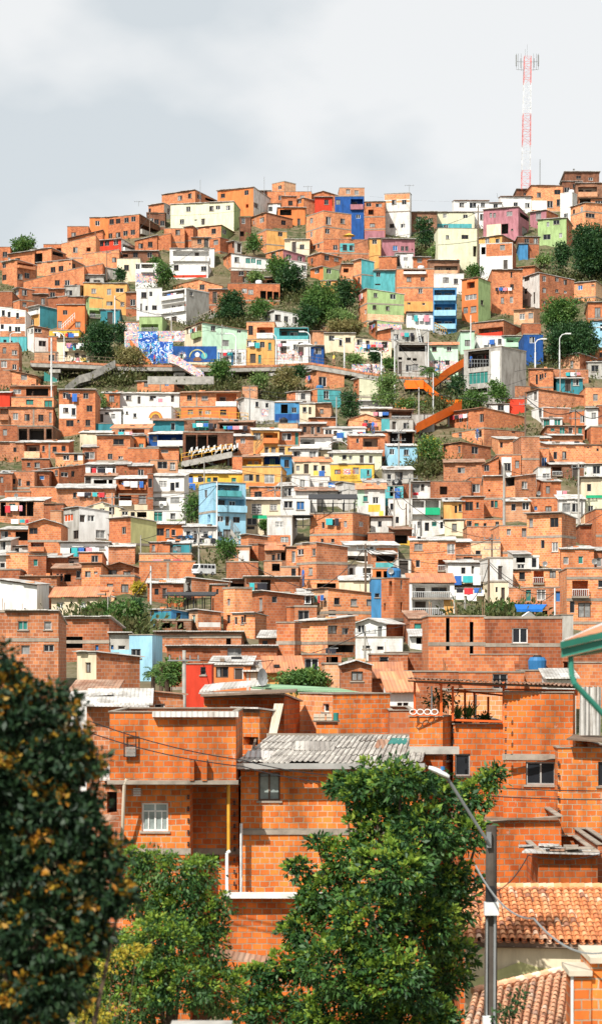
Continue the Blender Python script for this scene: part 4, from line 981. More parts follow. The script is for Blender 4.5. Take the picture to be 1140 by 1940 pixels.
1128,-,1150;965;1045;o;f;
1062,-,1124;1040;1082;o;s;c1071,1062,10,14 g1099,1061,9,14
1122,-,1150;1043;1080;r;s;c1134,1065,10,17
892,-,947;1028;1062;p;f;w905,1047,10,8
840,-,894;1027;1056;r;s;w855,1040,7,12
838,-,912;1052;1070;r;f;
848,-,926;1066;1106;W;s;w877,1081,8,12 d895,1079,6,16 w913,1080,8,12;white villa with three dark openings above two rows of washing
925,-,971;1058;1130;w;f;d947,1085,9,26
855,-,926;1103;1132;c;f;L858,1106,915,1126,W w919,1118,6,12
925,-,962;1103;1150;c;f;w940,1117,4,10 d952,1126,7,26
970,-,1005;1050;1084;w;s;Q977,1056,994,1066 w986,1073,14,9
1003,-,1020;1055;1084;W;f;w1011,1066,9,18
968,1059,1074;1079;1118;or;b;w988,1091,11,14 L1010,1081,1029,1104,V c1046,1088,12,15;orange brick house with a small white railed opening above the blue awning
965,1062,1074;1113;1170;rr;f;g1000,1128,10,22 c1024,1127,17,21 b1056,1130,9,20 Q1024,1157,1036,1176
1073,-,1150;1077;1190;o;f;L1083,1100,1113,1129,V w1137,1106,10,14 c1106,1156,24,28 w1083,1150,9,22 S1095 S1136 S1180;tall orange brick house with a recessed balcony at the right edge
1062,-,1085;1165;1215;g;f;
811,-,918;1168;1296;o;f;Q889,1178,896,1246 Q844,1170,851,1232 S1220;tall blank orange brick wall house with narrow dark slots
917,-,1064;1172;1296;r;f;S1222 w1060,1180,3,8;long brown brick wall with a scatter of missing dark bricks
890,-,1064;1240;1296;o;f;Q1008,1232,1058,1244 o981,1262,14,10
562,-,642;1098;1124;o;f;Q600,1105,636,1114
642,-,700;1100;1124;c;s;
703,-,726;1097;1170;b;f;w714,1128,9,8;narrow bright blue house squeezed beside the clay roofed balconies
590,621,716;1115;1172;po;b;w603,1138,4,12 w614,1138,5,10 w638,1139,11,13 c670,1141,12,13 c700,1142,12,13 S1160 c626,1167 w663,1168,10,8
723,746,776;1095;1196;oo;f;o739,1115,6,28 c760,1108,4,18 o760,1150,4,18 o728,1150,4,14 S1174;plain brick flank with a narrow vertical opening beside the white balconies
774,-,860;1104;1180;W;t;L780,1107,852,1132,V L780,1134,840,1166,V P840,1136,860,1170,y;house with two white railed balconies under a clay tiled roof
776,-,814;1172;1216;r;s;g791,1190,14,18 d808,1195,8,32
776,-,815;1205;1230;W;s;Q788,1208,806,1220
673,731,766;1172;1210;Wr;g;w683,1191,15,16 c719,1197,8,20 c721,1194,8,20;white house with a low tiled gable and a dark window on the left
673,-,762;1208;1238;w;f;w694,1226,14,6 w720,1228,12,7
568,620,674;1175;1240;or;s;c630,1193,18,16 w654,1196,13,13 S1218 Q615,1222,670,1236 
280,-,347;1105;1142;r;s;w297,1121,8,12 d312,1124,8,20
345,363,434;1095;1130;gr;b;w357,1112,8,14
283,325,362;1155;1196;bb;b;w339,1168,9,14 P283,1160,325,1178,t Q304,1179,320,1190;blue house below a dark canopied restaurant terrace
294,-,362;1176;1204;k;f;Q300,1180,323,1190 Q336,1178,348,1192
356,375,418;1156;1198;pr;b;g367,1172,7,14 P375,1179,418,1188,W
402,-,427;1108;1160;o;b;w412,1121,4,10
422,445,477;1115;1196;oo;f;c433,1141,6,14 w433,1173,7,16
424,-,468;1098;1122;k;b;Q427,1105,464,1116
464,-,567;1094;1126;r;b;
474,500,576;1120;1188;or;b;w520,1136,10,12
440,483,504;1162;1206;or;b;w447,1176,5,14 w459,1175,5,15 w464,1172,4,14
297,-,457;1198;1236;r;b;S1206 o433,1215,9,12;long low brown brick wall house under a pale green sheet roof
316,-,524;1225;1290;r;b;;longest low brown brick wall house with dark stains across it
490,-,524;1208;1240;r;s;w502,1219,10,11
524,558,570;1180;1285;oo;f;S1218;tall narrow windowless orange brick block standing left of the lower houses
543,550,562;1150;1188;oo;f;w549,1167,3,10
558,-,600;1150;1190;r;f;w575,1168
563,-,592;1125;1160;k;s;Q566,1130,590,1144
0,-,71;1098,1108;1172;W;r;;large blank white box building at the left edge
37,-,108;1092;1116;r;r;
0,-,39;1080;1106;r;f;
70,-,100;1113;1155;o;f;
100,-,156;1077;1108;r;s;w110,1095,5,16 w117,1094,5,14 Q122,1088,135,1102 w149,1088,8,14
155,-,192;1068;1110;o;b;w167,1088,11,12 c182,1085,7,5
92,-,217;1113;1138;p;g;
98,-,204;1130;1176;c;t;X114,1147,12,12 X157,1147,13,11 w136,1143,4,6;cream house with a row of clay tile eaves and two barred windows
12,-,111;1158;1296;r;b;g44,1185,18,17 c91,1185,14,16 c49,1231,16,17 w93,1228,20,14 S1212;big brown brick house with a green curtained window at the lower left
109,-,207;1170;1250;r;b;b184,1229,6,14 S1216 Q121,1206,157,1228
0,-,14;1160;1296;r;f;
245,-,289;1203;1278;s;f;w258,1238,18,17;pale blue flat fronted house with one black window
207,-,249;1200;1250;g;b;w231,1227,14,8 b213,1226,5,8 P207,1231,249,1250,s
138,183,262;1236;1316;cr;b;d143,1263,8,22 c167,1265,11,20
133,-,218;1312;1340;W;s;
243,265,346;1309;1352;or;b;w303,1338,20,10 
165,-,284;1335;1368;r;s;
352,-,401;1258;1330;R;f;w385,1271,10,15;bright red house wall beside the palm trees
398,-,474;1260;1300;O;s;w421,1273,24,22 d452,1276,18,22
467,-,507;1272;1300;w;s;d489,1280,7,16
505,-,572;1272;1306;y;t;
645,-,704;1252;1316;r;g;c676,1281,22,18;small brown gabled house with one curtained window
615,-,648;1258;1310;p;f;
600,-,646;1240;1262;o;f;Q618,1244,640,1256
572,-,618;1240;1290;o;f;w590,1262
703,-,772;1240;1288;r;f;w727,1253,17,18
705,-,758;1284;1306;r;t;
738,-,784;1309;1350;W;t;w757,1336,10,10 w768,1336,10,10
740,-,860;1236;1282;r;f;Q820,1242,856,1258;wide brown brick house with a dark open storeroom corner
862,-,992;1274;1305;o;f;
987,-,1039;1271;1300;r;f;
768,-,868;1273;1310;r;f;
1062,-,1150;1215;1262;r;f;
1085,-,1150;1256;1300;o;f;
1035,-,1090;1285;1312;w;s;
567,630,741;1315;1392;oF;f;w617,1341,12,16;broad bright brick block with a pale band and a single black window
385,538,568;1318;1400;FF;b;Q390,1321,414,1329 Q430,1321,446,1329;brick house with dark gaps under its eave and timber leaning on it
738,-,784;1346;1400;o;f;
450,492,522;1345;1460@80;FF;b;o475,1404,28,16;ruined brick stair tower behind the grey corrugated roof
850,-,962;1310;1420@88;o;f;
208,-,447;1349;1480@71!1482;F;f;;large bright brick upper storey with a boarded window frame in the foreground
232,-,360;1487;1720@71.6;F;f;K294,1548,50,54 S1613;foreground brick storey with a white casement window
356,-,452;1487;1740@73.2;F;f;o403,1494,22,9 o398,1628,36,20 S1613
456,-,805;1452;1720@72.5;F;f;c510,1490,41,54 c690,1480,60,40 S1576;bright orange brick house under the grey corrugated roof
422,-,800;1699;1940@71.3;F;f;
200,-,234;1478;1700@73;r;s;o212,1520,20,40
776,838,864;1358;1414@74.5!1415;FF;f;;foreground brick terrace parapet block carrying the orange posts
782,838,862;1425;1640@75;FF;f;w850,1432,10,16
858,-,962;1372;1760@75.2;F;f;w874,1449,32,42;foreground brick wall with a framed window under the orange terrace rail
955,1084,1097;1312;1760@74;FF;f;w1023,1465,56,44 S1435;tallest foreground brick house with a wide black window
1056,-,1160;1417;1700@73;F;f;w1137,1466,10,46 
870,-,1062;1563,1547;1700@70;F;f;
1019,-,1131;1614;1720@66;F;f;
1131,-,1160;1600;1720@66.5;r;f;
"""
from mathutils import Matrix
LN = [l for l in HTXT.strip().split('\n') if l.strip()]
for l in LN: house(l)
def mat_of(o): return Matrix.Translation(o.location) @ Matrix.Rotation(o.rotation_euler.z, 4, 'Z')
def kids(o, _c={}):
    if not _c or _c.get('n') != len(bpy.data.objects):
        _c.clear(); _c['n'] = len(bpy.data.objects)
        for q in bpy.data.objects:
            if q.parent: _c.setdefault(q.parent.name, []).append(q)
    return list(_c.get(o.name, []))
# storeys of one building become one house
H = HOUSES; alive = [True] * len(H); rep = list(range(len(H)))
KIDS = {h['o'].name: kids(h['o']) for h in H}
for i in range(len(H)):
    for j in range(len(H)):
        if i == j or not alive[i] or not alive[j]: continue
        u, l = H[i], H[j]                      # u above l
        ov = min(u['x1'], l['x1']) - max(u['x0'], l['x0']); wm = max(u['x1'] - u['x0'], l['x1'] - l['x0'])
        if ov > .80 * wm and -9 < u['yb'] - l['yt'] < 16 and l['yt'] > u['yt'] and abs(u['D'] - l['D']) < 14 and not (u['lab'] and l['lab']):
            M = mat_of(u['o']).inverted() @ mat_of(l['o'])
            for c in KIDS[l['o'].name]: c.parent = u['o']; c.matrix_parent_inverse = M; KIDS[u['o'].name].append(c)
            bpy.data.objects.remove(l['o']); l['o'] = None; alive[j] = False
            if l['lab']: u['lab'] = l['lab']
            u['w'] += l['w']; u['B'] += l['B']; u['yb'] = l['yb']; u['D'] = l['D']; u['st'] += l['st']
H = [h for h, a_ in zip(H, alive) if a_]
# past 300 of a kind: the smallest fragments become one mass
H.sort(key=lambda h: -(h['lab'] is not None) * 1e6 - (min(h['x1'], 1140) - h['x0']) * (h['yb'] - h['yt']))
REST = H[300:]; H = H[:300]
if REST:
    vs = []; fs = []; ms = []; uv = []; mats = []
    for h in REST:
        M0 = mat_of(h['o']); stack = [(c, M0) for c in KIDS[h['o'].name]]
        while stack:
            o, PM = stack.pop(); M = PM @ o.matrix_parent_inverse @ Matrix.Translation(o.location)
            for c in [q for q in o.children]: stack.append((c, M))
            if o.type == 'MESH':
                n = len(vs); me = o.data; vs += [tuple(M @ v.co) for v in me.vertices]; idx = []
                for m in me.materials:
                    if m not in mats: mats.append(m)
                    idx.append(mats.index(m))
                ul = me.uv_layers[0].data
                for p in me.polygons: fs.append(tuple(n + k for k in p.vertices)); ms.append(idx[p.material_index]); uv += [c_ for li in p.loop_indices for c_ in ul[li].uv]
            bpy.data.objects.remove(o)
        bpy.data.objects.remove(h['o'])
    me = bpy.data.meshes.new('small_houses'); me.from_pydata(vs, [], fs)
    for m in mats: me.materials.append(m)
    me.polygons.foreach_set('material_index', ms); me.uv_layers.new(name='UVMap').data.foreach_set('uv', uv)
    o = bpy.data.objects.new('small_houses', me); col.objects.link(o)
    tag(o, 'jumble of the smallest brick house fragments squeezed between the larger houses', 'houses', kind='stuff')
print('HOUSES', len(H), 'REST', len(REST))
# ---- labels
NUMW = ['no', 'one', 'two', 'three', 'four', 'five', 'six', 'seven', 'eight', 'nine', 'ten', 'eleven', 'twelve']
LAND = [('blue circle mural', 350, 672), ('concrete escalator station', 942, 700), ('red white lattice mast', 995, 360), ('orange escalator bend', 830, 735), ('green gutter roof', 1110, 1230),
        ('big round hill tree', 1110, 480), ('yellow mural house', 667, 895), ('light blue gallery house', 420, 960), ('lime three-storey house', 385, 410), ('tall blue skyline house', 675, 410),
        ('turquoise house pair', 710, 525), ('bright green house', 730, 580), ('white stilted skyline house', 754, 400), ('yellow upper house', 217, 560), ('white long-balcony block', 350, 575),
        ('olive sided house', 248, 1015), ('emerald balcony house', 806, 965), ('orange shuttered white house', 160, 995), ('green glass window house', 383, 808), ('bright blue diamond house', 545, 780),
        ('blank white box building', 35, 1130), ('clay roofed white balconies', 815, 1135), ('white villa with washing', 885, 1085), ('blue shop awning', 1005, 1147), ('dark bricked long wall', 990, 1200),
        ('bright red wall house', 376, 1290), ('bamboo clump', 205, 1165), ('dark terrace canopy', 323, 1140), ('mauve skyline house', 960, 425), ('long red-brown left house', 50, 790), ('concrete ramp stairs', 190, 715),
        ('dark rooftop pergola', 650, 955), ('red room on the right', 978, 768), ('deep blue house by station', 1008, 660), ('white bus', 388, 1078), ('orange tile roof', 1010, 1730), ('grey corrugated roof', 620, 1425)]
def dirw(dx, dy):
    if abs(dx) < 14 and abs(dy) < 14: return 'right beside'
    if abs(dx) > 1.8 * abs(dy): return 'left of' if dx < 0 else 'right of'
    if abs(dy) > 1.8 * abs(dx): return 'above' if dy < 0 else 'below'
    return ('above left of' if dx < 0 else 'above right of') if dy < 0 else ('below left of' if dx < 0 else 'below right of')
used = set()
def desc(h):
    c = CNAME[h['L']]; c2 = ''
    if h['P'] and CNAME.get(h['P'][0], c) != c and h['P'][0] not in 'Dmu': c2 = ' and ' + CNAME[h['P'][0]].replace(' brick', '')
    elif h['R'] and h['R'] != h['L'] and h['R'] not in 'D': c2 = ' and ' + CNAME[h['R']]
    s = (c + c2)
    feats = []
    if h['B']: feats.append('one balcony' if h['B'] == 1 else NUMW[min(h['B'], 12)] + ' balconies')
    n = h['w']
    feats.append('one window' if n == 1 else ('%s windows' % NUMW[min(n, 12)] if n else ('blank walls' if not h['Q'] else 'a dark opening')))
    r = {'s': 'sheet roof', 't': 'clay roof', 'g': 'gable roof'}.get(h['rt'])
    return s, ' and '.join(feats[:1]), r
ORD = ['', 'nearest ', 'second ', 'third ', 'fourth ', 'fifth ', 'sixth ']
for h in H:
    if h['lab']: used.add(h['lab'])
cand = {}
for h in H:
    h['o']['group'] = 'brick and painted houses on the hillside'
    if h['lab']: h['o']['label'] = h['lab']; continue
    s, ft, r = desc(h); ok = False
    L_ = sorted(LAND, key=lambda l: (h['x'] - l[1]) ** 2 + (h['y'] - l[2]) ** 2)
    size = 'small' if (h['x1'] - h['x0']) < 32 else 'wide' if (h['x1'] - h['x0']) > 75 else 'tall' if h['yb'] - h['yt'] > 60 else ''
    for k in range(5):
        l = L_[k]; w_ = dirw(h['x'] - l[1], h['y'] - l[2])
        for v in range(3):
            t = ' '.join(x for x in (size if v else '', s, 'house with', ft, 'under a ' + r if (r and v > 1) else '') if x) + ', ' + w_ + ' the ' + l[0]
            if len(t.split()) <= 16 and t not in used: ok = True; break
        if ok: break
    if not ok:
        for k in range(5):
            l, l2 = L_[k], L_[(k + 1) % 5]
            t = '%s house, %s the %s and %s the %s' % (s, dirw(h['x'] - l[1], h['y'] - l[2]), l[0], dirw(h['x'] - l2[1], h['y'] - l2[2]), l2[0])
            if t not in used and len(t.split()) <= 16: break
    used.add(t); h['o']['label'] = t
# ------------------------------------------------------------------ vegetation
def leaves_mesh(name, centers, dirs, size, mat, parent, org, aspect=.45, droop=.5, rs=nrs):
    n = len(centers); c = np.asarray(centers); d = np.asarray(dirs)
    d = d + rs.normal(0, .5, (n, 3)); d[:, 2] -= droop * rs.rand(n); d /= np.linalg.norm(d, axis=1)[:, None] + 1e-9
    u = np.cross(d, rs.normal(0, 1, (n, 3))); u /= np.linalg.norm(u, axis=1)[:, None] + 1e-9
    L = size * rs.uniform(.7, 1.35, n)[:, None]; W = L * aspect
    nn = np.cross(d, u)
    p0 = c; p1 = c + d * L * .5 + u * W * .5 + nn * L * .06; p2 = c + d * L - nn * L * .12; p3 = c + d * L * .5 - u * W * .5 + nn * L * .06
    V = np.stack([p0, p1, p2, p3], 1).reshape(-1, 3) - np.array(org)
    me = bpy.data.meshes.new(name); me.vertices.add(4 * n); me.vertices.foreach_set('co', V.ravel())
    me.loops.add(4 * n); me.loops.foreach_set('vertex_index', np.arange(4 * n, dtype=np.int32)); me.polygons.add(n)
    me.polygons.foreach_set('loop_start', np.arange(0, 4 * n, 4, dtype=np.int32)); me.polygons.foreach_set('loop_total', np.full(n, 4, dtype=np.int32))
    me.materials.append(MAT[mat]); me.update(); me.validate()
    o = bpy.data.objects.new(name, me); col.objects.link(o); o.location = org if parent is None else (0, 0, 0)
    if parent is not None: o.parent = parent
    return o
def clump_points(blobs, per, clumpsz, leaves, rs=nrs, shell=.55, rag=.0):
    """blobs: (x,y,z,rx,ry,rz); per: clumps per m2 of surface"""
    C = []; Dv = []
    for (x, y, z, rx, ry, rz) in blobs:
        area = 4 * math.pi * ((rx * ry) ** 1.6 / 3 + (rx * rz) ** 1.6 / 3 + (ry * rz) ** 1.6 / 3) ** (1 / 1.6)
        k = max(6, int(per * area))
        v = rs.normal(0, 1, (k, 3)); v /= np.linalg.norm(v, axis=1)[:, None]
        rad = shell + (1 - shell) * rs.rand(k) ** .6; rad *= rs.uniform(.82, 1.2, k)
        cc = np.array([x, y, z]) + v * rad[:, None] * np.array([rx, ry, rz])
        csz = clumpsz * rs.uniform(.5, 1.4, k)
        if rag:
            sel = rs.rand(k) < rag; cc[sel] = np.array([x, y, z]) + v[sel] * rs.uniform(1.12, 1.5, sel.sum())[:, None] * np.array([rx, ry, rz]); csz[sel] *= .55
        for i in range(k):
            m = max(4, int(leaves * rs.uniform(.6, 1.4)))
            q = rs.normal(0, 1, (m, 3)); q /= np.linalg.norm(q, axis=1)[:, None]
            rr = rs.rand(m)[:, None] ** .5
            C.append(cc[i] + q * rr * csz[i] * np.array([1, 1, .7])); Dv.append(q * .8 + v[i] * .5)
    return np.concatenate(C), np.concatenate(Dv)
def trunk(root, org, base, top, r, blobs, nb=7, name='trunk'):
    m = MB(); b = Vector(base); t = Vector(top); pts = []
    for i in range(6):
        f = i / 5; pts.append(b.lerp(t, f) + Vector((rnd.uniform(-1, 1), rnd.uniform(-1, 1), 0)) * r * .5 * (0 < i < 5))
    m.tube(pts, [r * (1 - .65 * i / 5) for i in range(6)], n=7)
    for bl in blobs[:nb * 2]:
        e = Vector(bl[:3]); s = pts[min(5, 2 + rnd.randint(0, 3))]
        mid = s.lerp(e, .5) + Vector((0, 0, -.1 * (e - s).length))
        m.tube([s, mid, e], [r * .38, r * .25, r * .08], n=5)
    o = m.build(name, 'bark', root, None); me = o.data
    me.transform(Matrix.Translation((-org[0], -org[1], -org[2]))); return o
def hill_tree(cx, cy, w, h, yb, mat, label, name='hill_tree', lf=None, dens=1.0, group='trees on the hillside', accent=None):
    D = Dy(yb) - 2.5; s = D / FPX; base = P(cx, yb, D); base.z = terr(base.x, D) - .3
    W = w * s / 2; Hh = h * s; top = P(cx, cy - h / 2, D).z; cz = P(cx, cy, D).z
    root = thing(name, label, 'tree', base, 0, group); org = base
    rs = np.random.RandomState(int(cx * 7 + cy)); blobs = []
    k = int(9 + w * h / 170)
    for i in range(k):
        an = rs.uniform(0, 6.28); rr = rs.rand() ** .5 * .74; zz = rs.uniform(-.72, .7)
        sh = 1 - .45 * max(0, zz)
        br = rs.uniform(.24, .44)
        blobs.append((base.x + math.cos(an) * rr * W * sh, D + math.sin(an) * rr * W * .9 * sh, cz + zz * Hh / 2, W * br * 1.25, W * br * 1.1, min(W, Hh / 2) * br * 1.1))
    lf = lf or max(.2, 4.0 * s)
    C, Dv = clump_points(blobs, 2.0 * dens / (s * 14) ** 1.2, lf * 2.4, 13, rs)
    C[:, 2] = np.maximum(C[:, 2], base.z + .2)
    leaves_mesh('crown', C, Dv, lf, mat, root, org, .6, .4, rs)
    if accent:
        k2 = rs.choice(len(C), int(len(C) * .12)); leaves_mesh('blossom', C[k2] + Dv[k2] * .15, Dv[k2], lf * .9, accent, root, org, .7, .2, rs)
    trunk(root, org, base, (base.x, D, cz + Hh * .15), max(.12, W * .09), blobs, 5)
    return root
TREES = [
 (45, 466, 46, 30, 486, 'lfM', 'rounded green tree alone at the far left of the skyline'),
 (805, 440, 36, 56, 476, 'lfD', 'dark green tree beside the tall white stilted house'),
 (827, 477, 34, 20, 490, 'lfL', 'pale green bush at the foot of the dark tree by the white stilted house'),
 (1118, 475, 74, 104, 534, 'lfD', 'largest dark round tree on the upper right slope'),
 (1066, 488, 34, 62, 528, 'lfD', 'smaller dark tree at the left edge of the largest upper right tree'),
 (1060, 598, 66, 74, 676, 'lfM', 'big yellowish green tree above the curved lamp posts'),
 (1082, 645, 92, 70, 690, 'lfD', 'wide dark tree mass beneath the yellowish green tree on the right'),
 (526, 508, 44, 40, 545, 'lfM', 'green tree right of the house with green shutters'),
 (484, 525, 24, 18, 540, 'lfL', 'small pale bush under the house with green shutters'),
 (552, 528, 58, 46, 560, 'lfD', 'dark tree between the unfinished three-bay house and the green fronted house'),
 (607, 572, 62, 76, 618, 'lfM', 'large mottled tree left of the bright green house'),
 (652, 556, 44, 62, 602, 'lfD', 'tree filling the slope directly beside the turquoise houses'),
 (580, 600, 40, 40, 628, 'lfD', 'low dark tree behind the turquoise balcony building'),
 (654, 622, 70, 20, 640, 'lfB', 'dry scrub bank below the big mottled tree', 'scrub_bank'),
 (640, 598, 50, 22, 622, 'lfL', 'pale weeds on the slope below the trees beside the bright green house', 'weed_clump'),
 (436, 578, 52, 54, 610, 'lfD', 'dark tree beside the white handrail stairs'),
 (488, 584, 44, 32, 608, 'lfM', 'green bush row above the white upper gallery house'),
 (312, 520, 32, 52, 548, 'lfM', 'tall green tree in front of the low white house'),
 (295, 500, 14, 26, 520, 'lfM', 'little tree beside the pink graffiti house'),
 (229, 519, 9, 28, 535, 'lfD', 'slim dark cypress by the cream upper house', 'cypress'),
 (481, 461, 26, 28, 482, 'lfM', 'bush in front of the ochre faced house'),
 (192, 645, 62, 72, 690, 'lfD', 'dense dark tree beside the hanging laundry balcony'),
 (228, 628, 30, 50, 672, 'lfD', 'narrow dark tree next to the white wall stairs'),
 (248, 680, 56, 40, 712, 'lfB', 'dry brownish tree over the concrete walkway'),
 (418, 703, 46, 40, 728, 'lfM', 'single round green tree below the walkway'),
 (541, 716, 52, 40, 742, 'lfB', 'dry yellowish tree under the curved walkway'),
 (492, 722, 30, 28, 744, 'lfL', 'light green bush under the curved walkway'),
 (565, 704, 26, 20, 735, 'lfD', 'dark bush beside the dry yellowish tree'),
 (662, 768, 36, 62, 798, 'lfD', 'dark tree right of the turquoise wrapped brick house'),
 (732, 738, 46, 62, 772, 'lfL', 'light green tree left of the orange escalators'),
 (672, 684, 34, 24, 700, 'lfL', 'pale bush on the slope below the mural house'),
 (710, 672, 15, 24, 692, 'lfD', 'small pointed conifer below the mural house', 'conifer'),
 (738, 690, 20, 18, 706, 'lfM', 'small bush at the corner of the unfinished grey house'),
 (862, 735, 38, 42, 760, 'lfD', 'dark tree left of the grey concrete station'),
 (898, 756, 44, 32, 778, 'lfM', 'round bush in front of the grey concrete station'),
 (942, 742, 38, 42, 772, 'lfM', 'tree at the right front corner of the concrete station'),
 (812, 852, 46, 44, 880, 'lfM', 'yellow flecked tree between the light blue house and brick houses', 'hill_tree', 'yleaf'),
 (815, 838, 34, 18, 858, 'lfM', 'bushes under the lower escalator'),
 (770, 764, 44, 18, 782, 'lfM', 'planted bed with yellow flowers below the escalator', 'flower_bed', 'blossom'),
 (363, 962, 34, 62, 1000, 'lfM', 'green tree left of the tall light blue house'),
 (430, 1038, 44, 42, 1068, 'lfM', 'tree in front of the light blue house base'),
 (188, 1156, 60, 36, 1182, 'lfM', 'left clump of feathery bamboo', 'bamboo'),
 (232, 1168, 60, 60, 1200, 'lfM', 'middle clump of tall feathery bamboo', 'bamboo'),
 (258, 1160, 36, 60, 1196, 'lfD', 'right darker clump of feathery bamboo', 'bamboo'),
 (946, 1159, 76, 30, 1176, 'lfM', 'low green tree behind the dark bricked long wall'),
 (575, 1288, 96, 28, 1306, 'lfM', 'broad low tree above the green sheet roof'),
 (322, 1275, 40, 40, 1316, 'lfM', 'leafy tree behind the palms beside the red house'),
 (686, 948, 12, 34, 960, 'lfL', 'potted climbing plant beside the yellow balcony', 'climbing_plant'),
 (262, 1112, 16, 18, 1122, 'yleaf', 'small yellowish shrub beside the brick gable house', 'shrub'),
 (900, 513, 24, 18, 522, 'lfM', 'small bush below the tall pale lime blank wall'),
 (1030, 492, 30, 12, 502, 'lfL', 'grassy bush at the base of the light green house'),
 (502, 995, 8, 14, 1008, 'lfM', 'tiny plant by the green shop sign', 'potted_plant'),
 (190, 762, 12, 30, 775, 'lfL', 'bright bushes beside the white patched brick house', 'shrub'),
]
for t in TREES:
    nm = t[7] if len(t) > 7 else 'hill_tree'; ac = t[8] if len(t) > 8 else None
    hill_tree(*t[:7], name=nm, accent=ac)
def palm(cx, cy, w, yb, label, D=None, fr=16, lmat='lfM'):
    D = D or Dy(yb) - 3; s = D / FPX; base = P(cx, yb, D); base.z = terr(base.x, D) - .2; top = P(cx, cy, D)
    root = thing('palm_tree', label, 'palm', base, 0, 'palms on the slope')
    m = MB(); m.tube([(0, 0, 0), (.05, 0, (top.z - base.z) * .5), (0, 0, top.z - base.z)], [.16, .12, .1], n=7); m.build('trunk', 'bark', root)
    C = []; Dv = []; L = w * s * .62
    for i in range(fr):
        an = i * 2.4; el = rnd.uniform(.1, 1.2); p = np.array([top.x, top.y, top.z]); v = np.array([math.cos(an) * math.cos(el), math.sin(an) * math.cos(el), math.sin(el)])
        for k in range(16):
            p = p + v * L / 16; v = v + np.array([0, 0, -.11]); v /= np.linalg.norm(v); side = np.cross(v, [0, 0, 1])
            for sgn in (-1, 1): 
                for e in range(2): C.append(p + v * L / 32 * e); Dv.append((side * sgn * 1.0 + v * .5) * 3)
    leaves_mesh('fronds', C, Dv, L * .28, lmat, root, base, .16, .8)
palm(812, 704, 34, 745, 'palm tree in front of the mint green house beside the escalator')
palm(290, 1275, 34, 1330, 'left palm of the pair beside the red house')
palm(316, 1286, 34, 1335, 'right palm of the pair beside the red house')
palm(305, 1262, 30, 1325, 'taller palm rising behind the pair beside the red house', lmat='lfL')

def ACC2(C, Dv): return (np.sin(C[:, 0] * 7.3 + 1.3 * np.sin(C[:, 2] * 5)) * np.sin(C[:, 2] * 8.1 + C[:, 1] * 3) + .25 * Dv[:, 2]) > .12
def SUN_SIDE(C, Dv): return (Dv[:, 2] + .35 * np.sin(C[:, 0] * 2.1 + 1) * np.sin(C[:, 2] * 1.7) - .25 * Dv[:, 0]) > .32  # keeps upper sun-side clumps, where the brightened leaves go
def big_tree(name, label, D, blobs_px, mat, lf, per, clump, leaves, base_px, tr, depth=.8, accent=None, accent_frac=.1, aspect=.42, droop=.7, accent_mat='blossom', acc_center=None, sc_=.93):
    s = D / FPX; base = P(base_px, HZ, D); base.z = terr(base.x, D)
    root = thing(name, label, 'tree', base); rs = np.random.RandomState(int(D * 10))
    blobs = []
    for (x, y, rx, ry, dd) in blobs_px:
        p = P(x, y, D + dd); blobs.append((p.x, p.y, p.z, rx * s, (rx + ry) / 2 * s * depth, ry * s))
    C, Dv = clump_points([b_[:3] + tuple(q * sc_ for q in b_[3:]) for b_ in blobs], per, clump, leaves, rs, .5, .13)
    leaves_mesh('crown', C, Dv, lf, mat, root, base, aspect, droop, rs)
    if accent:
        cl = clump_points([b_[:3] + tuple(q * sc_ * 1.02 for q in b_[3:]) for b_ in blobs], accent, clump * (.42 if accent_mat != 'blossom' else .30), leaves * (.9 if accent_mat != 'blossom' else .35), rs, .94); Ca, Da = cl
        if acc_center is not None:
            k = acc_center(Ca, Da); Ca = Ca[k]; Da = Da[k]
        leaves_mesh('blossom', Ca, Da, lf * .85, accent_mat, root, base, aspect * 1.2, .2, rs)  # also holds the brighter leaves that paint sunlight on green crowns
    cz = sum(b[2] for b in blobs) / len(blobs)
    trunk(root, base, base, (base.x, D, cz), tr, blobs, 9)
    return root
# centre tree
big_tree('leafy_tree', 'large bright green leafy tree in the foreground beside the street lamp', 52,
 [(700, 1500, 62, 44, 0), (760, 1480, 60, 36, -1), (650, 1490, 36, 26, 1), (820, 1520, 62, 52, 0), (800, 1580, 75, 60, -1), (720, 1560, 70, 50, 0), (905, 1505, 42, 40, 1), (935, 1478, 18, 30, 1), (880, 1580, 48, 42, 0),
  (655, 1625, 58, 45, 0), (600, 1598, 22, 16, 0), (566, 1642, 20, 12, 0), (740, 1650, 80, 60, -2), (840, 1660, 62, 55, 0), (620, 1700, 62, 48, 0), (700, 1740, 80, 60, -2), (800, 1750, 78, 60, -1), (860, 1720, 34, 50, 0),
  (575, 1760, 48, 40, 0), (560, 1830, 66, 42, 0), (480, 1860, 44, 34, 0), (640, 1830, 80, 62, -2), (740, 1850, 88, 70, -2), (840, 1850, 52, 62, 0), (520, 1910, 70, 40, 0), (640, 1920, 90, 50, -1), (790, 1930, 90, 50, -1), (865, 1800, 34, 40, 0), (700, 1455, 26, 16, 0)],
 'lfF', .165, 10, .34, 32, 745, .22, accent=17, accent_mat='lfT', sc_=.76, acc_center=SUN_SIDE)
big_tree('weeping_tree', 'light green drooping tree behind the orange blossomed tree at lower left', 44,
 [(330, 1660, 64, 42, 0), (290, 1640, 40, 30, 0), (385, 1655, 40, 34, 0), (270, 1700, 60, 50, 0), (350, 1730, 80, 60, 0), (300, 1790, 80, 60, -1), (395, 1790, 48, 60, 0), (240, 1820, 70, 60, 0), (340, 1870, 90, 60, -1), (420, 1880, 46, 50, 0), (230, 1900, 90, 60, 0), (420, 1720, 18, 30, 0), (260, 1630, 22, 24, 0)],
 'lfW', .105, 13, .26, 34, 320, .18, accent=26, accent_mat='lfT', acc_center=SUN_SIDE, sc_=.82, aspect=.42, droop=1.3)
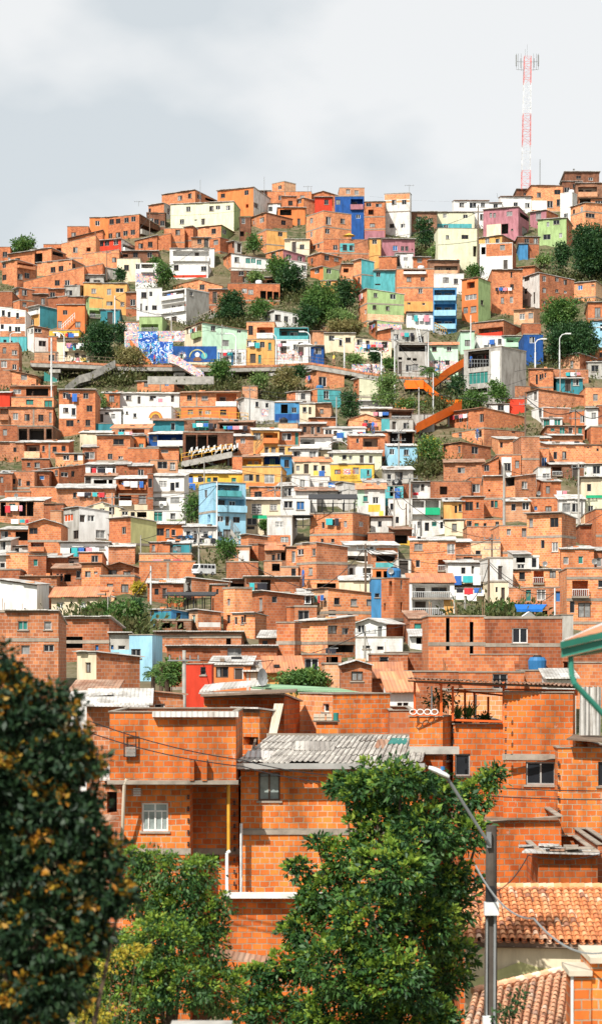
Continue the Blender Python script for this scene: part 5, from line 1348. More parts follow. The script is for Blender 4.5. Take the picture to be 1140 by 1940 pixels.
big_tree('blossoming_tree', 'dark blurred tree with orange yellow blossom filling the left foreground', 21,
 [(10, 1252, 24, 34, 0), (35, 1310, 30, 30, 0), (95, 1312, 26, 24, 0), (136, 1342, 22, 22, 0), (60, 1370, 60, 50, 0), (160, 1400, 24, 26, 0), (115, 1430, 60, 50, 0), (184, 1446, 20, 24, 0), (40, 1470, 80, 70, 0), (168, 1510, 28, 30, 0), (110, 1540, 60, 60, 0), (150, 1590, 54, 44, 0), (204, 1620, 32, 34, 0), (90, 1640, 100, 70, 0), (196, 1690, 52, 46, 0), (230, 1700, 18, 30, 0), (60, 1760, 100, 80, 0), (150, 1780, 66, 56, 0), (40, 1880, 100, 80, 0), (110, 1870, 66, 66, 0), (5, 1340, 50, 70, 0), (-20, 1500, 70, 120, 0), (10, 1620, 70, 80, 0)],
 'lfV', .085, 60, .14, 26, 30, .16, accent=85, sc_=.84, acc_center=ACC2, accent_mat='blossom', aspect=.5, droop=.9)
big_tree('yellow_bush', 'small yellowish bush glowing at the bottom left', 36, [(150, 1880, 44, 52, 0), (215, 1815, 44, 26, 0), (170, 1930, 50, 40, 0), (260, 1800, 20, 12, 0)], 'yleaf', .07, 16, .13, 20, 160, .06, aspect=.5)
big_tree('roof_shrub', 'small dark shrub growing in front of the lower tile roof', 44, [(970, 1905, 20, 20, 0), (950, 1925, 22, 22, 0), (985, 1890, 12, 14, 0)], 'lfD', .1, 16, .13, 14, 965, .04)
# ------------------------------------------------------------------ walkway, ramps, escalators
def ribbon(m, pts, wdt, z0, z1, off=0.0, mi=0):
    """extruded strip along pts; lateral band [off, off+wdt] towards the back (+y)"""
    for i in range(len(pts) - 1):
        a, b = pts[i], pts[i + 1]
        m.hexa([(a[0], a[1] + off, a[2] + z0), (b[0], b[1] + off, b[2] + z0), (b[0], b[1] + off + wdt, b[2] + z0), (a[0], a[1] + off + wdt, a[2] + z0),
                (a[0], a[1] + off, a[2] + z1), (b[0], b[1] + off, b[2] + z1), (b[0], b[1] + off + wdt, b[2] + z1), (a[0], a[1] + off + wdt, a[2] + z1)], mi)
def dens(pts, n=6):
    o = []
    for i in range(len(pts) - 1):
        for k in range(n): o.append(pts[i].lerp(pts[i + 1], k / n))
    return o + [pts[-1]]
def part(parent, org, mat, name, fn):
    m = MB(); fn(m); o = m.build(name, mat, parent); o.data.transform(Matrix.Translation((-org[0], -org[1], -org[2]))); return o
vp = [P(x, y, d) for x, y, d in ((58, 684, 299), (150, 687, 299), (250, 692, 299), (340, 692, 300), (430, 694, 300), (520, 692, 301), (590, 688, 302), (640, 696, 301), (690, 706, 300), (750, 714, 299), (800, 716, 299), (862, 716, 299))]
vo = Vector((vp[4].x, vp[4].y, vp[4].z - 3))
via = thing('elevated_walkway', 'long curved concrete walkway with a brick coloured rail crossing the hillside', 'walkway', vo)
vd = dens(vp, 4)
part(via, vo, 'conc', 'deck', lambda m: ribbon(m, vd, 4.2, -.8, -.25))
part(via, vo, 'r', 'kerb', lambda m: ribbon(m, vd, .18, -.24, .08, -.05))
def rl(m):
    for i in range(0, len(vd)): p = vd[i]; m.bar((p.x, p.y, p.z + .12), (p.x, p.y, p.z + .95), .03)
    for h in (.5, .95): m.tube([(p.x, p.y, p.z + h) for p in vd], .028, n=4)
part(via, vo, 'wood', 'railing', rl)
for px in (108, 216, 330, 432, 511, 585, 690, 752):
    i = min(range(len(vd)), key=lambda k: abs(570 + FPX * vd[k].x / vd[k].y - px)); p = vd[i]; gz = terr(p.x, p.y + 1) - 1.5
    part(via, vo, 'conc', 'pier', lambda m: (m.box(p.x - .45, p.x + .45, p.y + .8, p.y + 2.2, gz, p.z - 1.02), m.box(p.x - .8, p.x + .8, p.y + .15, p.y + 4, p.z - 1.5, p.z - 1.03)))
def ramp_thing(name, label, cat, pts, wdt, side, sidemat, floormat, h=1.0, t=.25, legs=(), both=True, group=None):
    o = Vector(pts[0]) - Vector((0, 0, 2)); r = thing(name, label, cat, o, 0, group)
    part(r, o, floormat, 'deck', lambda m: ribbon(m, pts, wdt, -t, 0))
    part(r, o, sidemat, 'side_panel', lambda m: ribbon(m, pts, .15, -t - .1, h, -.16))
    if both: part(r, o, sidemat, 'side_panel', lambda m: ribbon(m, pts, .15, -t - .1, h, wdt + .01))
    for f in legs:
        k = f * (len(pts) - 1); i = min(int(k), len(pts) - 2); p = pts[i].lerp(pts[i + 1], k - i)
        part(r, o, 'steelG', 'support', lambda m: m.bar((p.x, p.y + wdt / 2, terr(p.x, p.y) - 1), (p.x, p.y + wdt / 2, p.z - t), .14))
    return r
ramp_thing('concrete_stair', 'pale concrete stair flight climbing to the walkway at the left', 'stairs', [P(124, 742, 292), P(150, 722, 294), P(172, 716, 295), P(219, 692, 298)], 2.0, 1, 'conc', 'conc', .75)
ramp_thing('painted_ramp', 'orange and white muralled ramp descending from the walkway', 'ramp', [P(319, 681, 297), P(338, 688, 296.5), P(386, 718, 294)], 2.0, 1, 'u', 'conc', .9)
ramp_thing('wall_stair', 'steep stair with orange edge beside the blue mural wall', 'stairs', [P(246, 648, 307), P(262, 668, 304), P(287, 692, 302)], 1.8, 1, 'O', 'conc', .5)
E = [('upper', 'upper orange escalator flight rising to the concrete station', [P(820, 727, 292), P(850, 704, 295), P(884, 684, 298)], 2.6),
     ('mid', 'short level orange escalator landing', [P(767, 729, 291), P(802, 729, 290)], 2.6),
     ('down', 'middle orange escalator flight descending to the right', [P(802, 730, 290.2), P(822, 748, 287), P(846, 767, 283), P(874, 766, 281)], 3.0),
     ('low', 'lowest orange escalator flight descending to the left', [P(874, 768, 277), P(826, 792, 270), P(788, 812, 266)], 2.6)]
for n_, l_, p_, w_ in E:
    r = ramp_thing('escalator', l_, 'escalator', p_, w_, 1, 'escal', 'steelG', .62, .45, (.25, .6, .9), True, 'orange outdoor escalators')
ramp_thing('yellow_rail_path', 'narrow path with a yellow rail below the white emblem house', 'path', [P(322, 795, 275.5), P(380, 791, 276), P(470, 796, 275.6), P(528, 801, 274.8)], 1.4, 1, 'conc', 'conc', .05)
def rail_thing(name, label, pts, mat, h=.9, step=1.2, cat='railing'):
    o = Vector(pts[0]); r = MB()
    for i in range(len(pts) - 1):
        a, b = pts[i], pts[i + 1]; n = max(1, int((b - a).length / step))
        for k in range(n + 1): p = a.lerp(b, k / n); r.bar(p, p + Vector((0, 0, h)), .045)
        for hh in (h, h * .5): r.bar(a + Vector((0, 0, hh)), b + Vector((0, 0, hh)), .045)
    ob = r.build(name, mat, None, o); tag(ob, label, cat); return ob
rail_thing('path_railing', 'yellow railing along the path under the brick white-balcony house', [P(322, 795, 275.2), P(380, 791, 275.7), P(470, 796, 275.4)], 'yrail')
ramp_thing('sloping_walkway', 'dark sloping walkway rising right past the graffiti undercroft', 'walkway', [P(344, 876, 249), P(440, 857, 250)], 2.0, 1, 'conc', 'conc', .1, .5, (.05, .3, .6, .92))
rail_thing('walkway_railing', 'yellow railing on the sloping walkway over dark arches', [P(344, 874, 248.8), P(440, 855, 249.8)], 'yrail')
def stair(name, label, a, b, wdt, mat, rail=None, cat='stairs'):
    o = Vector(a); m = MB(); n = 12
    for i in range(n):
        p = a.lerp(b, i / n); q = a.lerp(b, (i + 1) / n); m.box(min(p.x, q.x), max(p.x, q.x) + .001, p.y, p.y + wdt, min(p.z, q.z) - .5, max(p.z, q.z))
    if rail:
        for i in range(0, n + 1, 2): p = a.lerp(b, i / n); m.bar(p, p + Vector((0, 0, .95)), .035, 1)
        for h in (.95, .5): m.bar(a + Vector((0, 0, h)), b + Vector((0, 0, h)), .04, 1)
    ob = m.build(name, [mat, rail or mat], None, o); tag(ob, label, cat); return ob
stair('white_stair', 'white railed stair on the orange painted house', P(117, 628, 327), P(142, 604, 327), 1.2, 'O', 'steelW')
stair('handrail_stair', 'stair with pale handrails under the dark trees', P(374, 612, 338), P(412, 592, 340), 1.5, 'conc', 'L')
stair('outside_stair', 'outside stair with brown rail on the ochre house', P(484, 856, 253), P(499, 838, 253), 1.0, 'O', 'frameB')
stair('stair_flight', 'concrete stair on the front of the light blue gallery house', P(452, 1022, 208), P(437, 1002, 208), .8, 'conc', 'steelG')
stair('black_stair', 'dark spiral-like outside stair right of the pale house', P(747, 1005, 213), P(734, 976, 213), .9, 'black', 'black')
stair('diagonal_stair', 'concrete stair flanking the graffiti undercroft', P(415, 824, 252), P(442, 856, 251), .9, 'L')
stair('yellow_stair', 'small yellow railed steps above the mint house roof', P(822, 622, 330), P(845, 634, 330), 1.2, 'conc', 'yrail')
ld = MB(); a, b = P(796, 650, 318), P(790, 622, 319)
for s in (-.2, .2): ld.bar(a + Vector((s, 0, 0)), b + Vector((s, 0, 0)), .04)
for i in range(9): p = a.lerp(b, (i + .5) / 9); ld.bar(p + Vector((-.2, 0, 0)), p + Vector((.2, 0, 0)), .03)
tag(ld.build('ladder', 'steelW', None, a), 'white ladder leaning on the grey concrete storey', 'ladder')

# concrete station (built by the same wall tool, then glazed)
st_ = house("882,949,1003;657;770;gg;f;Q886,664,926,696 g905,716,36,22 Q888,736,926,745 P929,665,946,734,W;x", auto=False)
HOUSES.pop(); st_.name = 'escalator_station'; st_['label'] = 'grey raw concrete escalator station with glazed bands beside the orange escalators'; st_['category'] = 'station'
rail_thing('station_railing', 'dark railing of the open deck inside the concrete station', [P(887, 695, 287), P(925, 695, 286)], 'steelG', 1.0, .4)

# blue mural wall
D_ = Dy(692) - 2.6
def flatbox(m, x0, x1, y0, y1, D, t=.25, mi=0):
    a = P(x0, y1, D); b = P(x1, y0, D); m.box(a.x, b.x, D, D + t, a.z, b.z, mi)
mo = P(370, 690, 304.5)
mw = thing('mural_wall', 'deep blue wall painted with a ring and a white feathered figure', 'wall', mo)
def disc(m, cx, cy, r0, r1, D, a0=0, a1=360, n=28, mi=0, sx=1.0):
    for i in range(n):
        t0, t1 = R_(a0 + (a1 - a0) * i / n), R_(a0 + (a1 - a0) * (i + 1) / n)
        q = [P(cx + r * sx * math.cos(t), cy - r * math.sin(t), D) for r, t in ((r0, t0), (r1, t0), (r1, t1), (r0, t1))]
        m.face(q if r0 > 0 else q[1:] and [q[0], q[1], q[2]], mi)
def pm(mat, name, fn): return part(mw, mo, mat, name, fn)
DM = 304.5
pm('B', 'wall', lambda m: flatbox(m, 328, 411, 656, 686, DM))
pm('N', 'painted_ring', lambda m: disc(m, 374, 677, 13.5, 15.5, DM - .03, 0, 180))
pm('T', 'painted_glow', lambda m: disc(m, 387, 674, 0, 6, DM - .02))
pm('W', 'painted_plume', lambda m: [m.face([P(345 + 10 * math.cos(t) * 1.1, 676 - 10 * math.sin(t) * 1.2, DM - .04), P(345 + 4 * math.cos(t - .1), 676 - 4 * math.sin(t - .1), DM - .04), P(345 + 4 * math.cos(t + .1), 676 - 4 * math.sin(t + .1), DM - .04)]) for t in [i * .28 for i in range(12)]])
pm('e', 'painted_flower', lambda m: disc(m, 345, 676, 0, 5, DM - .05))
pm('W', 'painted_figure', lambda m: disc(m, 374, 672, 0, 4.5, DM - .04))
pm('k', 'painted_robe', lambda m: disc(m, 374, 684, 0, 8, DM - .045, 0, 180))
pm('c', 'base_band', lambda m: flatbox(m, 328, 411, 686, 690, DM - .01))
m2 = MB(); flatbox(m2, 299, 328, 647, 688, 305.5); tag(m2.build('graffiti_wall', 'm', None, P(313, 690, 305.5)), 'blue and white speckled graffiti wall left of the ring mural', 'wall')
m2 = MB(); flatbox(m2, 298, 350, 627, 647, 306.5); tag(m2.build('graffiti_wall', 'u', None, P(320, 650, 306.5)), 'pink and white graffiti wall above the blue speckled wall', 'wall')
m2 = MB(); flatbox(m2, 262, 299, 628, 690, 306.2); tag(m2.build('graffiti_wall', 'm', None, P(280, 690, 306.2)), 'tall blue white mural wall beside the steep stair', 'wall')
m2 = MB(); flatbox(m2, 236, 263, 628, 665, 308); tag(m2.build('graffiti_wall', 'u', None, P(250, 690, 308)), 'red and pink graffiti wall behind the dense tree', 'wall')
m2 = MB(); flatbox(m2, 666, 742, 690, 710, 302.5); tag(m2.build('graffiti_wall', 'u', None, P(700, 712, 302.5)), 'dark low graffiti wall where people walk', 'wall')
m2 = MB(); flatbox(m2, 280, 405, 713, 728, 290); tag(m2.build('retaining_wall', 'conc', None, P(340, 730, 290)), 'pale retaining wall under the painted ramp', 'wall')
# painted arch and emblem
ar = MB(); Da = Dy(806) - .25
for r0, r1, mi in ((10, 13, 0), (7.5, 10, 1)): disc(ar, 295, 792, r0, r1, Da, 0, 180, 20, mi)
disc(ar, 295, 792, 0, 7.5, Da - .01, 0, 180, 16, 2)
tag(ar.build('painted_arch', ['O', 'yrail', 'k'], None, P(295, 800, Da)), 'rainbow arch painted on the lower white storey', 'mural')
for i, (x, c) in enumerate(((500, 'R'), (504, 'O'), (497, 'B'), (508, 'T'))): pass
def text3d(s, x, y, D, h, mat, label, extr=.02, rz=0):
    cu = bpy.data.curves.new('painted_lettering', 'FONT'); cu.body = s; cu.size = h; cu.extrude = extr; cu.align_x = 'CENTER'
    tmp = bpy.data.objects.new('t', cu); col.objects.link(tmp); dg = bpy.context.evaluated_depsgraph_get(); me = bpy.data.meshes.new_from_object(tmp.evaluated_get(dg)); bpy.data.objects.remove(tmp)
    me.materials.clear(); me.materials.append(MAT[mat]); o = bpy.data.objects.new('painted_lettering', me); col.objects.link(o); o.location = P(x, y, D); o.rotation_euler = (R_(90), 0, rz); tag(o, label, 'lettering'); return o
text3d('HOGOS', 656, 897, Dy(914) - .5, .55, 'R', 'red letters painted on the yellow mural house')
def graff(txt, x, y, D, h, mat, label): return text3d(txt, x, y, D, h, mat, label)
g_ = MB()
for i in range(26):
    x = 357 + i * 3.6; h = 13 + 5 * math.sin(i * 2.1); b0 = P(x, 868 - i * .35, 250.6); 
    for k in range(2):
        c = P(x + rnd.uniform(-2, 2), 866 - i * .35 - h * (.5 if k else 1), 250.6); d = P(x + 4, 868 - i * .35 - h * .3, 250.6)
        g_.hexa([b0, d, d + Vector((0, .1, 0)), b0 + Vector((0, .1, 0)), c, c + Vector((.25, 0, .1)), c + Vector((.25, .1, .1)), c + Vector((0, .1, 0))], k)
tag(g_.build('graffiti_piece', ['W', 'c'], None, P(400, 866, 250.6)), 'jagged white and cream graffiti in the dark undercroft', 'graffiti')

# ------------------------------------------------------------------ mast and antennas
mb_ = P(995, 362, 424); mt_ = P(998.5, 108, 424)
mast = thing('lattice_mast', 'tall red and white lattice radio mast on the ridge', 'mast', mb_)
nb_ = 28; hh = mt_.z - mb_.z; ww0, ww1 = 1.75, 1.35
bands = [(0, .148, 'R'), (.148, .302, 'W'), (.302, .505, 'W0'), (.505, .70, 'R')]
def msec(f0, f1, mat, thick):
    m = MB(); n = max(2, int((f1 - f0) * 26))
    def cs(f): wv = (ww0 + (ww1 - ww0) * f) / 2; cx = (mt_.x - mb_.x) * f; return [Vector((cx + sx * wv, sy * wv, f * hh)) for sx, sy in ((-1, -1), (1, -1), (1, 1), (-1, 1))]
    for i in range(n):
        a, b = cs(f0 + (f1 - f0) * i / n), cs(f0 + (f1 - f0) * (i + 1) / n)
        for k in range(4):
            m.bar(a[k], b[k], thick); m.bar(b[k], b[(k + 1) % 4], thick * .55)
            m.bar(a[k], b[(k + 1) % 4], thick * .45) if (i + k) % 2 else m.bar(a[(k + 1) % 4], b[k], thick * .45)
    m.build('mast_section', mat, mast)
for f0, f1, mt in ((0, .148, 'steelR'), (.148, .335, 'steelW'), (.335, .57, 'steelR'), (.57, .80, 'steelW'), (.80, 1, 'steelR')): msec(f0, f1, mt, .047)
for sx in (-1, 1):
    m = MB()
    for q in (1.25, 1.8, 2.2): m.bar((sx * q + .3, -.3, hh - 3.2 + .3 * q), (sx * q + .3, -.3, hh + .6), .05)
    for z in (-2.6, -1.0): m.bar((sx * .7 + .3, 0, hh + z), (sx * 2.2 + .3, -.3, hh + z), .05)
    m.build('antenna_bracket', 'steelG', mast)
    m = MB(); m.box(sx * 2.2 + .15, sx * 2.2 + .42, -.5, -.3, hh - 1.9, hh + .3); m.box(sx * 1.3 + .2, sx * 1.3 + .4, -.5, -.3, hh - 2.2, hh - .4); m.build('panel_antenna', 'steelG', mast)
m = MB(); m.bar((.3, 0, hh), (.3, 0, hh + 2.6), .03); m.bar((-.1, 0, hh), (-.1, 0, hh + 1.6), .03); m.build('lightning_rod', 'steelG', mast)
def antenna(x, y0, y1, D, label, r=.05, yag=True):
    a = P(x, y1, D); b = P(x, y0, D); m = MB(); m.bar((0, 0, 0), (b.x - a.x, 0, b.z - a.z), r)
    if yag:
        z = b.z - a.z; m.bar((-.9, 0, z * .92), (.9, 0, z * .92), r * .6)
        for k in range(4): m.bar((-.8 + k * .5, -.5, z * .92), (-.8 + k * .5, .5, z * .92), r * .5)
    tag(m.build('roof_antenna', 'steelG', None, None), label, 'antenna').location = a
antenna(1022, 302, 356, 418, 'slim grey antenna pole right of the red and white mast', .10, False)
antenna(379.5, 341, 386, 410, 'thin antenna pole on the left brick roof', .06, False)
antenna(500.5, 335, 372, 412, 'thin antenna pole beside the brick tank tower', .06, False)
antenna(263, 381, 391, 415, 'small yagi antenna above the left skyline roof', .05)
antenna(583, 352, 372, 412, 'small bent antenna left of the gabled skyline roof', .06)
antenna(775, 350, 366, 404, 'little tree-like antenna on the white stilted house', .05)
antenna(941, 366, 374, 405, 'short antenna on the right skyline', .05, False)

# ------------------------------------------------------------------ poles and lamps
def pole(x, y0, y1, label, mat='conc', r=.14, arms=2, D=None, lean=0):
    r = r * .62
    D = D or Dy(y1) - 3.2; a = P(x, y1, D); a.z = min(a.z, terr(a.x, D)) - .3; b = P(x + lean, y0, D)
    root = thing('utility_pole', label, 'pole', a, 0, 'utility poles'); h = b.z - a.z
    m = MB(); m.tube([(0, 0, 0), ((b.x - a.x), 0, h)], [r * 1.2, r * .8], n=8); m.build('post', mat, root)
    for k in range(arms):
        m = MB(); m.bar(((b.x - a.x) - .8, -.15, h - .5 - k * .9), ((b.x - a.x) + .8, -.15, h - .5 - k * .9), .05)
        for q in (-.7, -.2, .3, .7): m.bar(((b.x - a.x) + q, -.15, h - .45 - k * .9), ((b.x - a.x) + q, -.15, h - .25 - k * .9), .05)
        m.build('crossarm', 'steelG', root)
    return root
for a in ((905, 388, 512, 'dark utility pole before the tall pale lime blank wall', 'wood', .2, 2), (203, 474, 530, 'dark utility pole below the red skyline house', 'wood', .12, 1),
          (284, 404, 448, 'slim dark pole under the left skyline house', 'wood', .12, 0), (454, 395, 450, 'slim dark pole beside the lime three-storey house', 'wood', .1, 0),
          (391, 455, 540, 'thin grey pole beside the white glazed gallery house', 'steelG', .09, 0), (218, 560, 620, 'white post in front of the dark blue shed', 'steelW', .18, 0),
          (421, 615, 690, 'utility pole in front of the mint green house', 'conc', .12, 2), (325, 588, 688, 'grey pole in front of the graffiti walls', 'conc', .16, 1),
          (98, 640, 740, 'thick pale pole at the left end of the walkway', 'steelW', .2, 0), (747, 637, 745, 'pale pole before the unfinished concrete house', 'steelW', .13, 1),
          (811, 620, 712, 'pale pole at the corner of the mint house', 'steelW', .13, 1), (806, 655, 712, 'second thinner pole beside the mint house corner pole', 'steelW', .1, 0),
          (891, 597, 672, 'pale pole left of the terracotta balcony house', 'steelW', .13, 0), (793, 734, 812, 'grey pole standing over the lower escalator', 'conc', .16, 0),
          (820, 706, 768, 'white lamp pole beside the middle escalator', 'steelW', .13, 0), (755, 812, 885, 'grey utility pole before the light blue house', 'conc', .14, 2),
          (473, 732, 800, 'thin pole left of the white emblem house', 'steelG', .1, 1), (637, 752, 812, 'short grey pole beside the turquoise wrapped house', 'conc', .12, 0),
          (923, 733, 772, 'pale pole in front of the concrete station trees', 'conc', .1, 0), (994, 745, 830, 'dark utility pole by the red room', 'wood', .15, 2),
          (1089, 772, 832, 'utility pole carrying thick cables at the right', 'wood', .14, 2), (1060, 680, 742, 'thin green pole on the upper right', 'conc', .1, 0),
          (387, 868, 922, 'thin pole in front of the yellow long house', 'conc', .1, 0), (411, 912, 1022, 'tall pale pole against the light blue gallery house', 'steelW', .13, 0),
          (533, 892, 950, 'pale pole beside the white blue-windowed house', 'conc', .12, 0), (521, 920, 980, 'grey pole before the cream barred-window house', 'conc', .12, 1),
          (213, 934, 985, 'utility pole above the olive sided house', 'conc', .12, 2), (267, 1014, 1056, 'thin lamp pole beside the olive side wall', 'conc', .1, 0),
          (377, 1000, 1072, 'utility pole left of the light blue house base', 'conc', .13, 2), (746, 922, 1012, 'pale pole in front of the turquoise laundry room', 'conc', .14, 1),
          (776, 897, 1006, 'tall grey pole beside the white balcony houses', 'conc', .17, 1), (688, 905, 938, 'pale stub pole above the yellow balcony', 'conc', .12, 0),
          (661, 920, 974, 'thin lamp pole behind the roof pergola', 'conc', .1, 0), (769, 954, 1004, 'red brown pole beside the tall grey pole', 'wood', .12, 0),
          (954, 880, 1008, 'tall white concrete pole on the right slope', 'conc', .22, 0), (1095, 877, 980, 'pale utility pole by the hanging red sheet', 'conc', .16, 1),
          (931, 1012, 1070, 'dark utility pole with many cables above the white villa', 'wood', .14, 2), (925, 1058, 1160, 'dark pole with a turquoise base beside the white villa', 'wood', .16, 0),
          (692, 1030, 1118, 'dark pole in front of the white railed balcony', 'wood', .14, 1), (1050, 1114, 1178, 'white lamp pole at the blue awning corner', 'steelW', .12, 0),
          (286, 1072, 1140, 'white pole above the dark canopied restaurant', 'steelW', .12, 0), (691, 1186, 1228, 'short grey pole before the low gable house', 'conc', .12, 1),
          (349, 1232, 1330, 'grey utility pole with a transformer beside the palms', 'conc', .18, 1), (880, 1132, 1168, 'pair of pale posts beneath the washing', 'conc', .14, 0),
          (98, 700, 760, 'lower pole behind the green netting', 'steelW', .14, 0), (205, 1130, 1190, 'slim pole among the bamboo', 'conc', .08, 0)):
    pole(*a)
PT = []
for o_ in list(bpy.data.objects):
    if o_.name.startswith('utility_pole') and o_.parent is None:
        hmax = max((v.co.z for c_ in o_.children for v in c_.data.vertices), default=3); PT.append((o_.location + Vector((0, 0, hmax - .4)), o_['label']))
cabs = []
def street_lamp(x, y0, y1, dirx, label):
    D = Dy(y1) - 4.5; a = P(x, y1, D); b = P(x, y0, D); h = b.z - a.z
    r = thing('street_lamp', label, 'street lamp', a, 0, 'white street lamps')
    m = MB(); m.tube([(0, 0, -1), (0, 0, h * .6)], [.12, .10], n=8); m.tube([(0, 0, h * .6), (0, 0, h * .88), (dirx * .35, 0, h * .97), (dirx * .9, 0, h)], .07, n=6); m.build('post', 'steelW', r)
    m = MB(); m.box(min(dirx * .8, dirx * 1.6), max(dirx * .8, dirx * 1.6), -.15, .15, h - .1, h + .08); m.build('lamp_head', 'steelW', r)
for x, y0, y1, d, l in ((122, 630, 695, -1, 'white street lamp before the laundry balcony'), (238, 634, 700, 1, 'white street lamp over the dense tree'), (447, 632, 690, -1, 'white street lamp in front of the mint green house'),
        (523, 632, 690, -1, 'white street lamp before the turquoise balcony'), (587, 628, 688, -1, 'white street lamp at the curve of the walkway'), (652, 642, 700, -1, 'white street lamp before the mural house'),
        (722, 665, 712, -1, 'white street lamp right of the mural house'), (1013, 642, 706, 1, 'white street lamp in front of the deep blue station house'), (1059, 632, 708, 1, 'tallest white street lamp before the yellowish tree'),
        (1120, 620, 676, 1, 'white street lamp at the turquoise house on the right edge'), (20, 630, 660, 1, 'small white street lamp at the far left turquoise wall')):
    street_lamp(x, y0, y1, d, l)
street_lamp_i = 0
def cable(pts, label, r=.035, sag=.0, mat='black'):
    q = []
    for i in range(len(pts) - 1):
        a, b = pts[i], pts[i + 1]
        for k in range(12): f = k / 12; v = a.lerp(b, f); v.z -= sag * 4 * f * (1 - f); q.append(v)
    q.append(pts[-1]); m = MB(); m.tube(q, r, n=4); tag(m.build('cable', mat, None, pts[0]), label, 'cable', 'overhead cables')
cable([P(170, 1366, 66), P(460, 1440, 66), P(700, 1470, 66), P(1200, 1498, 66)], 'upper black cable crossing the foreground brick walls', .022, .15)
cable([P(170, 1388, 66), P(460, 1452, 66), P(700, 1486, 66), P(1200, 1515, 66)], 'lower black cable crossing the foreground brick walls', .022, .15)
cable([P(900, 1640, 45), P(1010, 1740, 42), P(1160, 1800, 40)], 'twisted grey cable sagging from the lamp post over the tile roof', .02, .3, 'steelG')
cable([P(926, 1690, 45), P(1000, 1620, 46), P(1180, 1600, 47)], 'thin cable from the lamp post to the right edge', .012, .2)
cable([P(215, 1605, 60), P(300, 1618, 60), P(420, 1650, 60)], 'thin cable above the light green tree', .015, .1)
cable([P(905, 402, 370), P(700, 452, 372), P(560, 470, 374)], 'thin cable across the upper houses', .04, 1)
cable([P(931, 1018, 205), P(840, 1090, 190), P(692, 1040, 186)], 'cable from the dark utility pole to the white railed balcony', .035, .6)
cable([P(994, 752, 268), P(1089, 778, 262), P(1160, 770, 262)], 'thick cable between the two right hand poles', .06, 1.2)
cable([P(931, 1020, 205), P(1010, 1010, 200), P(1160, 960, 200)], 'cable running to the upper right from the dark utility pole', .03, .8)
cable([P(421, 620, 306), P(325, 595, 306), P(218, 566, 318)], 'cable across the graffiti walls', .035, .8)
cable([P(692, 1035, 186), P(590, 1120, 170), P(377, 1004, 205)], 'cable crossing the middle of the brick slope', .03, .6)
cable([P(925, 1064, 172), P(1050, 1130, 170), P(1160, 1120, 168)], 'cable in front of the blue awning house', .03, .6)
rc = random.Random(2); done = set()
for i, (p, l) in enumerate(PT):
    near_ = sorted([(q - p).length for q, _ in PT if q is not p]); c2 = sorted([(q, l2) for q, l2 in PT if q is not p], key=lambda t: (t[0] - p).length)[:3]
    for q, l2 in c2[:2]:
        ky = tuple(sorted((l, l2)))
        if ky in done or (q - p).length > 48: continue
        lb_ = (('thin black cable between the ' + ' '.join(l.split()[:2]) + ' and ' + l2) if len(l2.split()) < 8 else 'black cable strung from the ' + ' '.join(l2.split()[:11]))
        if lb_ in done: continue
        done.add(ky); done.add(lb_); cable([p, q], lb_, .028, rc.uniform(.3, 1.1))
for k in range(1): cable([P(700, 372 + 3 * k, 420), P(1160, 352 + 3 * k, 430)], 'faint wire crossing the sky behind the ridge', .012, 2, 'steelG')

# ------------------------------------------------------------------ laundry
def where(k, h):
    l = h['o']['label']
    return (k + ' on the house' + l.split(',')[-1]) if ', ' in l else k + ' on the ' + ' '.join(l.split()[:8])
def laundry(x0, x1, y, D, cols, label, h=1.0, gap=.12, ab=None):
    a, b = ab or (P(x0, y, D), P(x1, y, D)); r = thing('washing_line', label, 'washing line', a, 0, 'washing lines')
    m = MB(); m.bar((0, 0, 0), tuple(b - a), .02); m.build('line', 'steelW', r)
    L = (b - a).length; x = .1; i = 0; d = (b - a).normalized()
    while x < L - .3:
        w_ = min(rnd.uniform(.35, .85), L - x); hh_ = h * rnd.uniform(.6, 1.15); m = MB(); n = 4
        for k in range(n):
            u0, u1 = x + w_ * k / n, x + w_ * (k + 1) / n; o0, o1 = .04 * math.sin(k * 2 + i), .04 * math.sin(k * 2 + 2 + i)
            p = [d * u0 + Vector((0, -.03, 0)), d * u1 + Vector((0, -.03, 0)), d * u1 + Vector((0, -.05 + o1, -hh_)), d * u0 + Vector((0, -.05 + o0, -hh_))]; m.face(p); m.face([q + Vector((0, .03, 0)) for q in p][::-1])
        m.build('garment', 'cl_' + cols[i % len(cols)], r); x += w_ + rnd.uniform(.03, gap * 2); i += 1
WB = ['white', 'red', 'blue', 'pink', 'white', 'teal', 'black']
for a in ((646, 664, 0, 0), ): pass
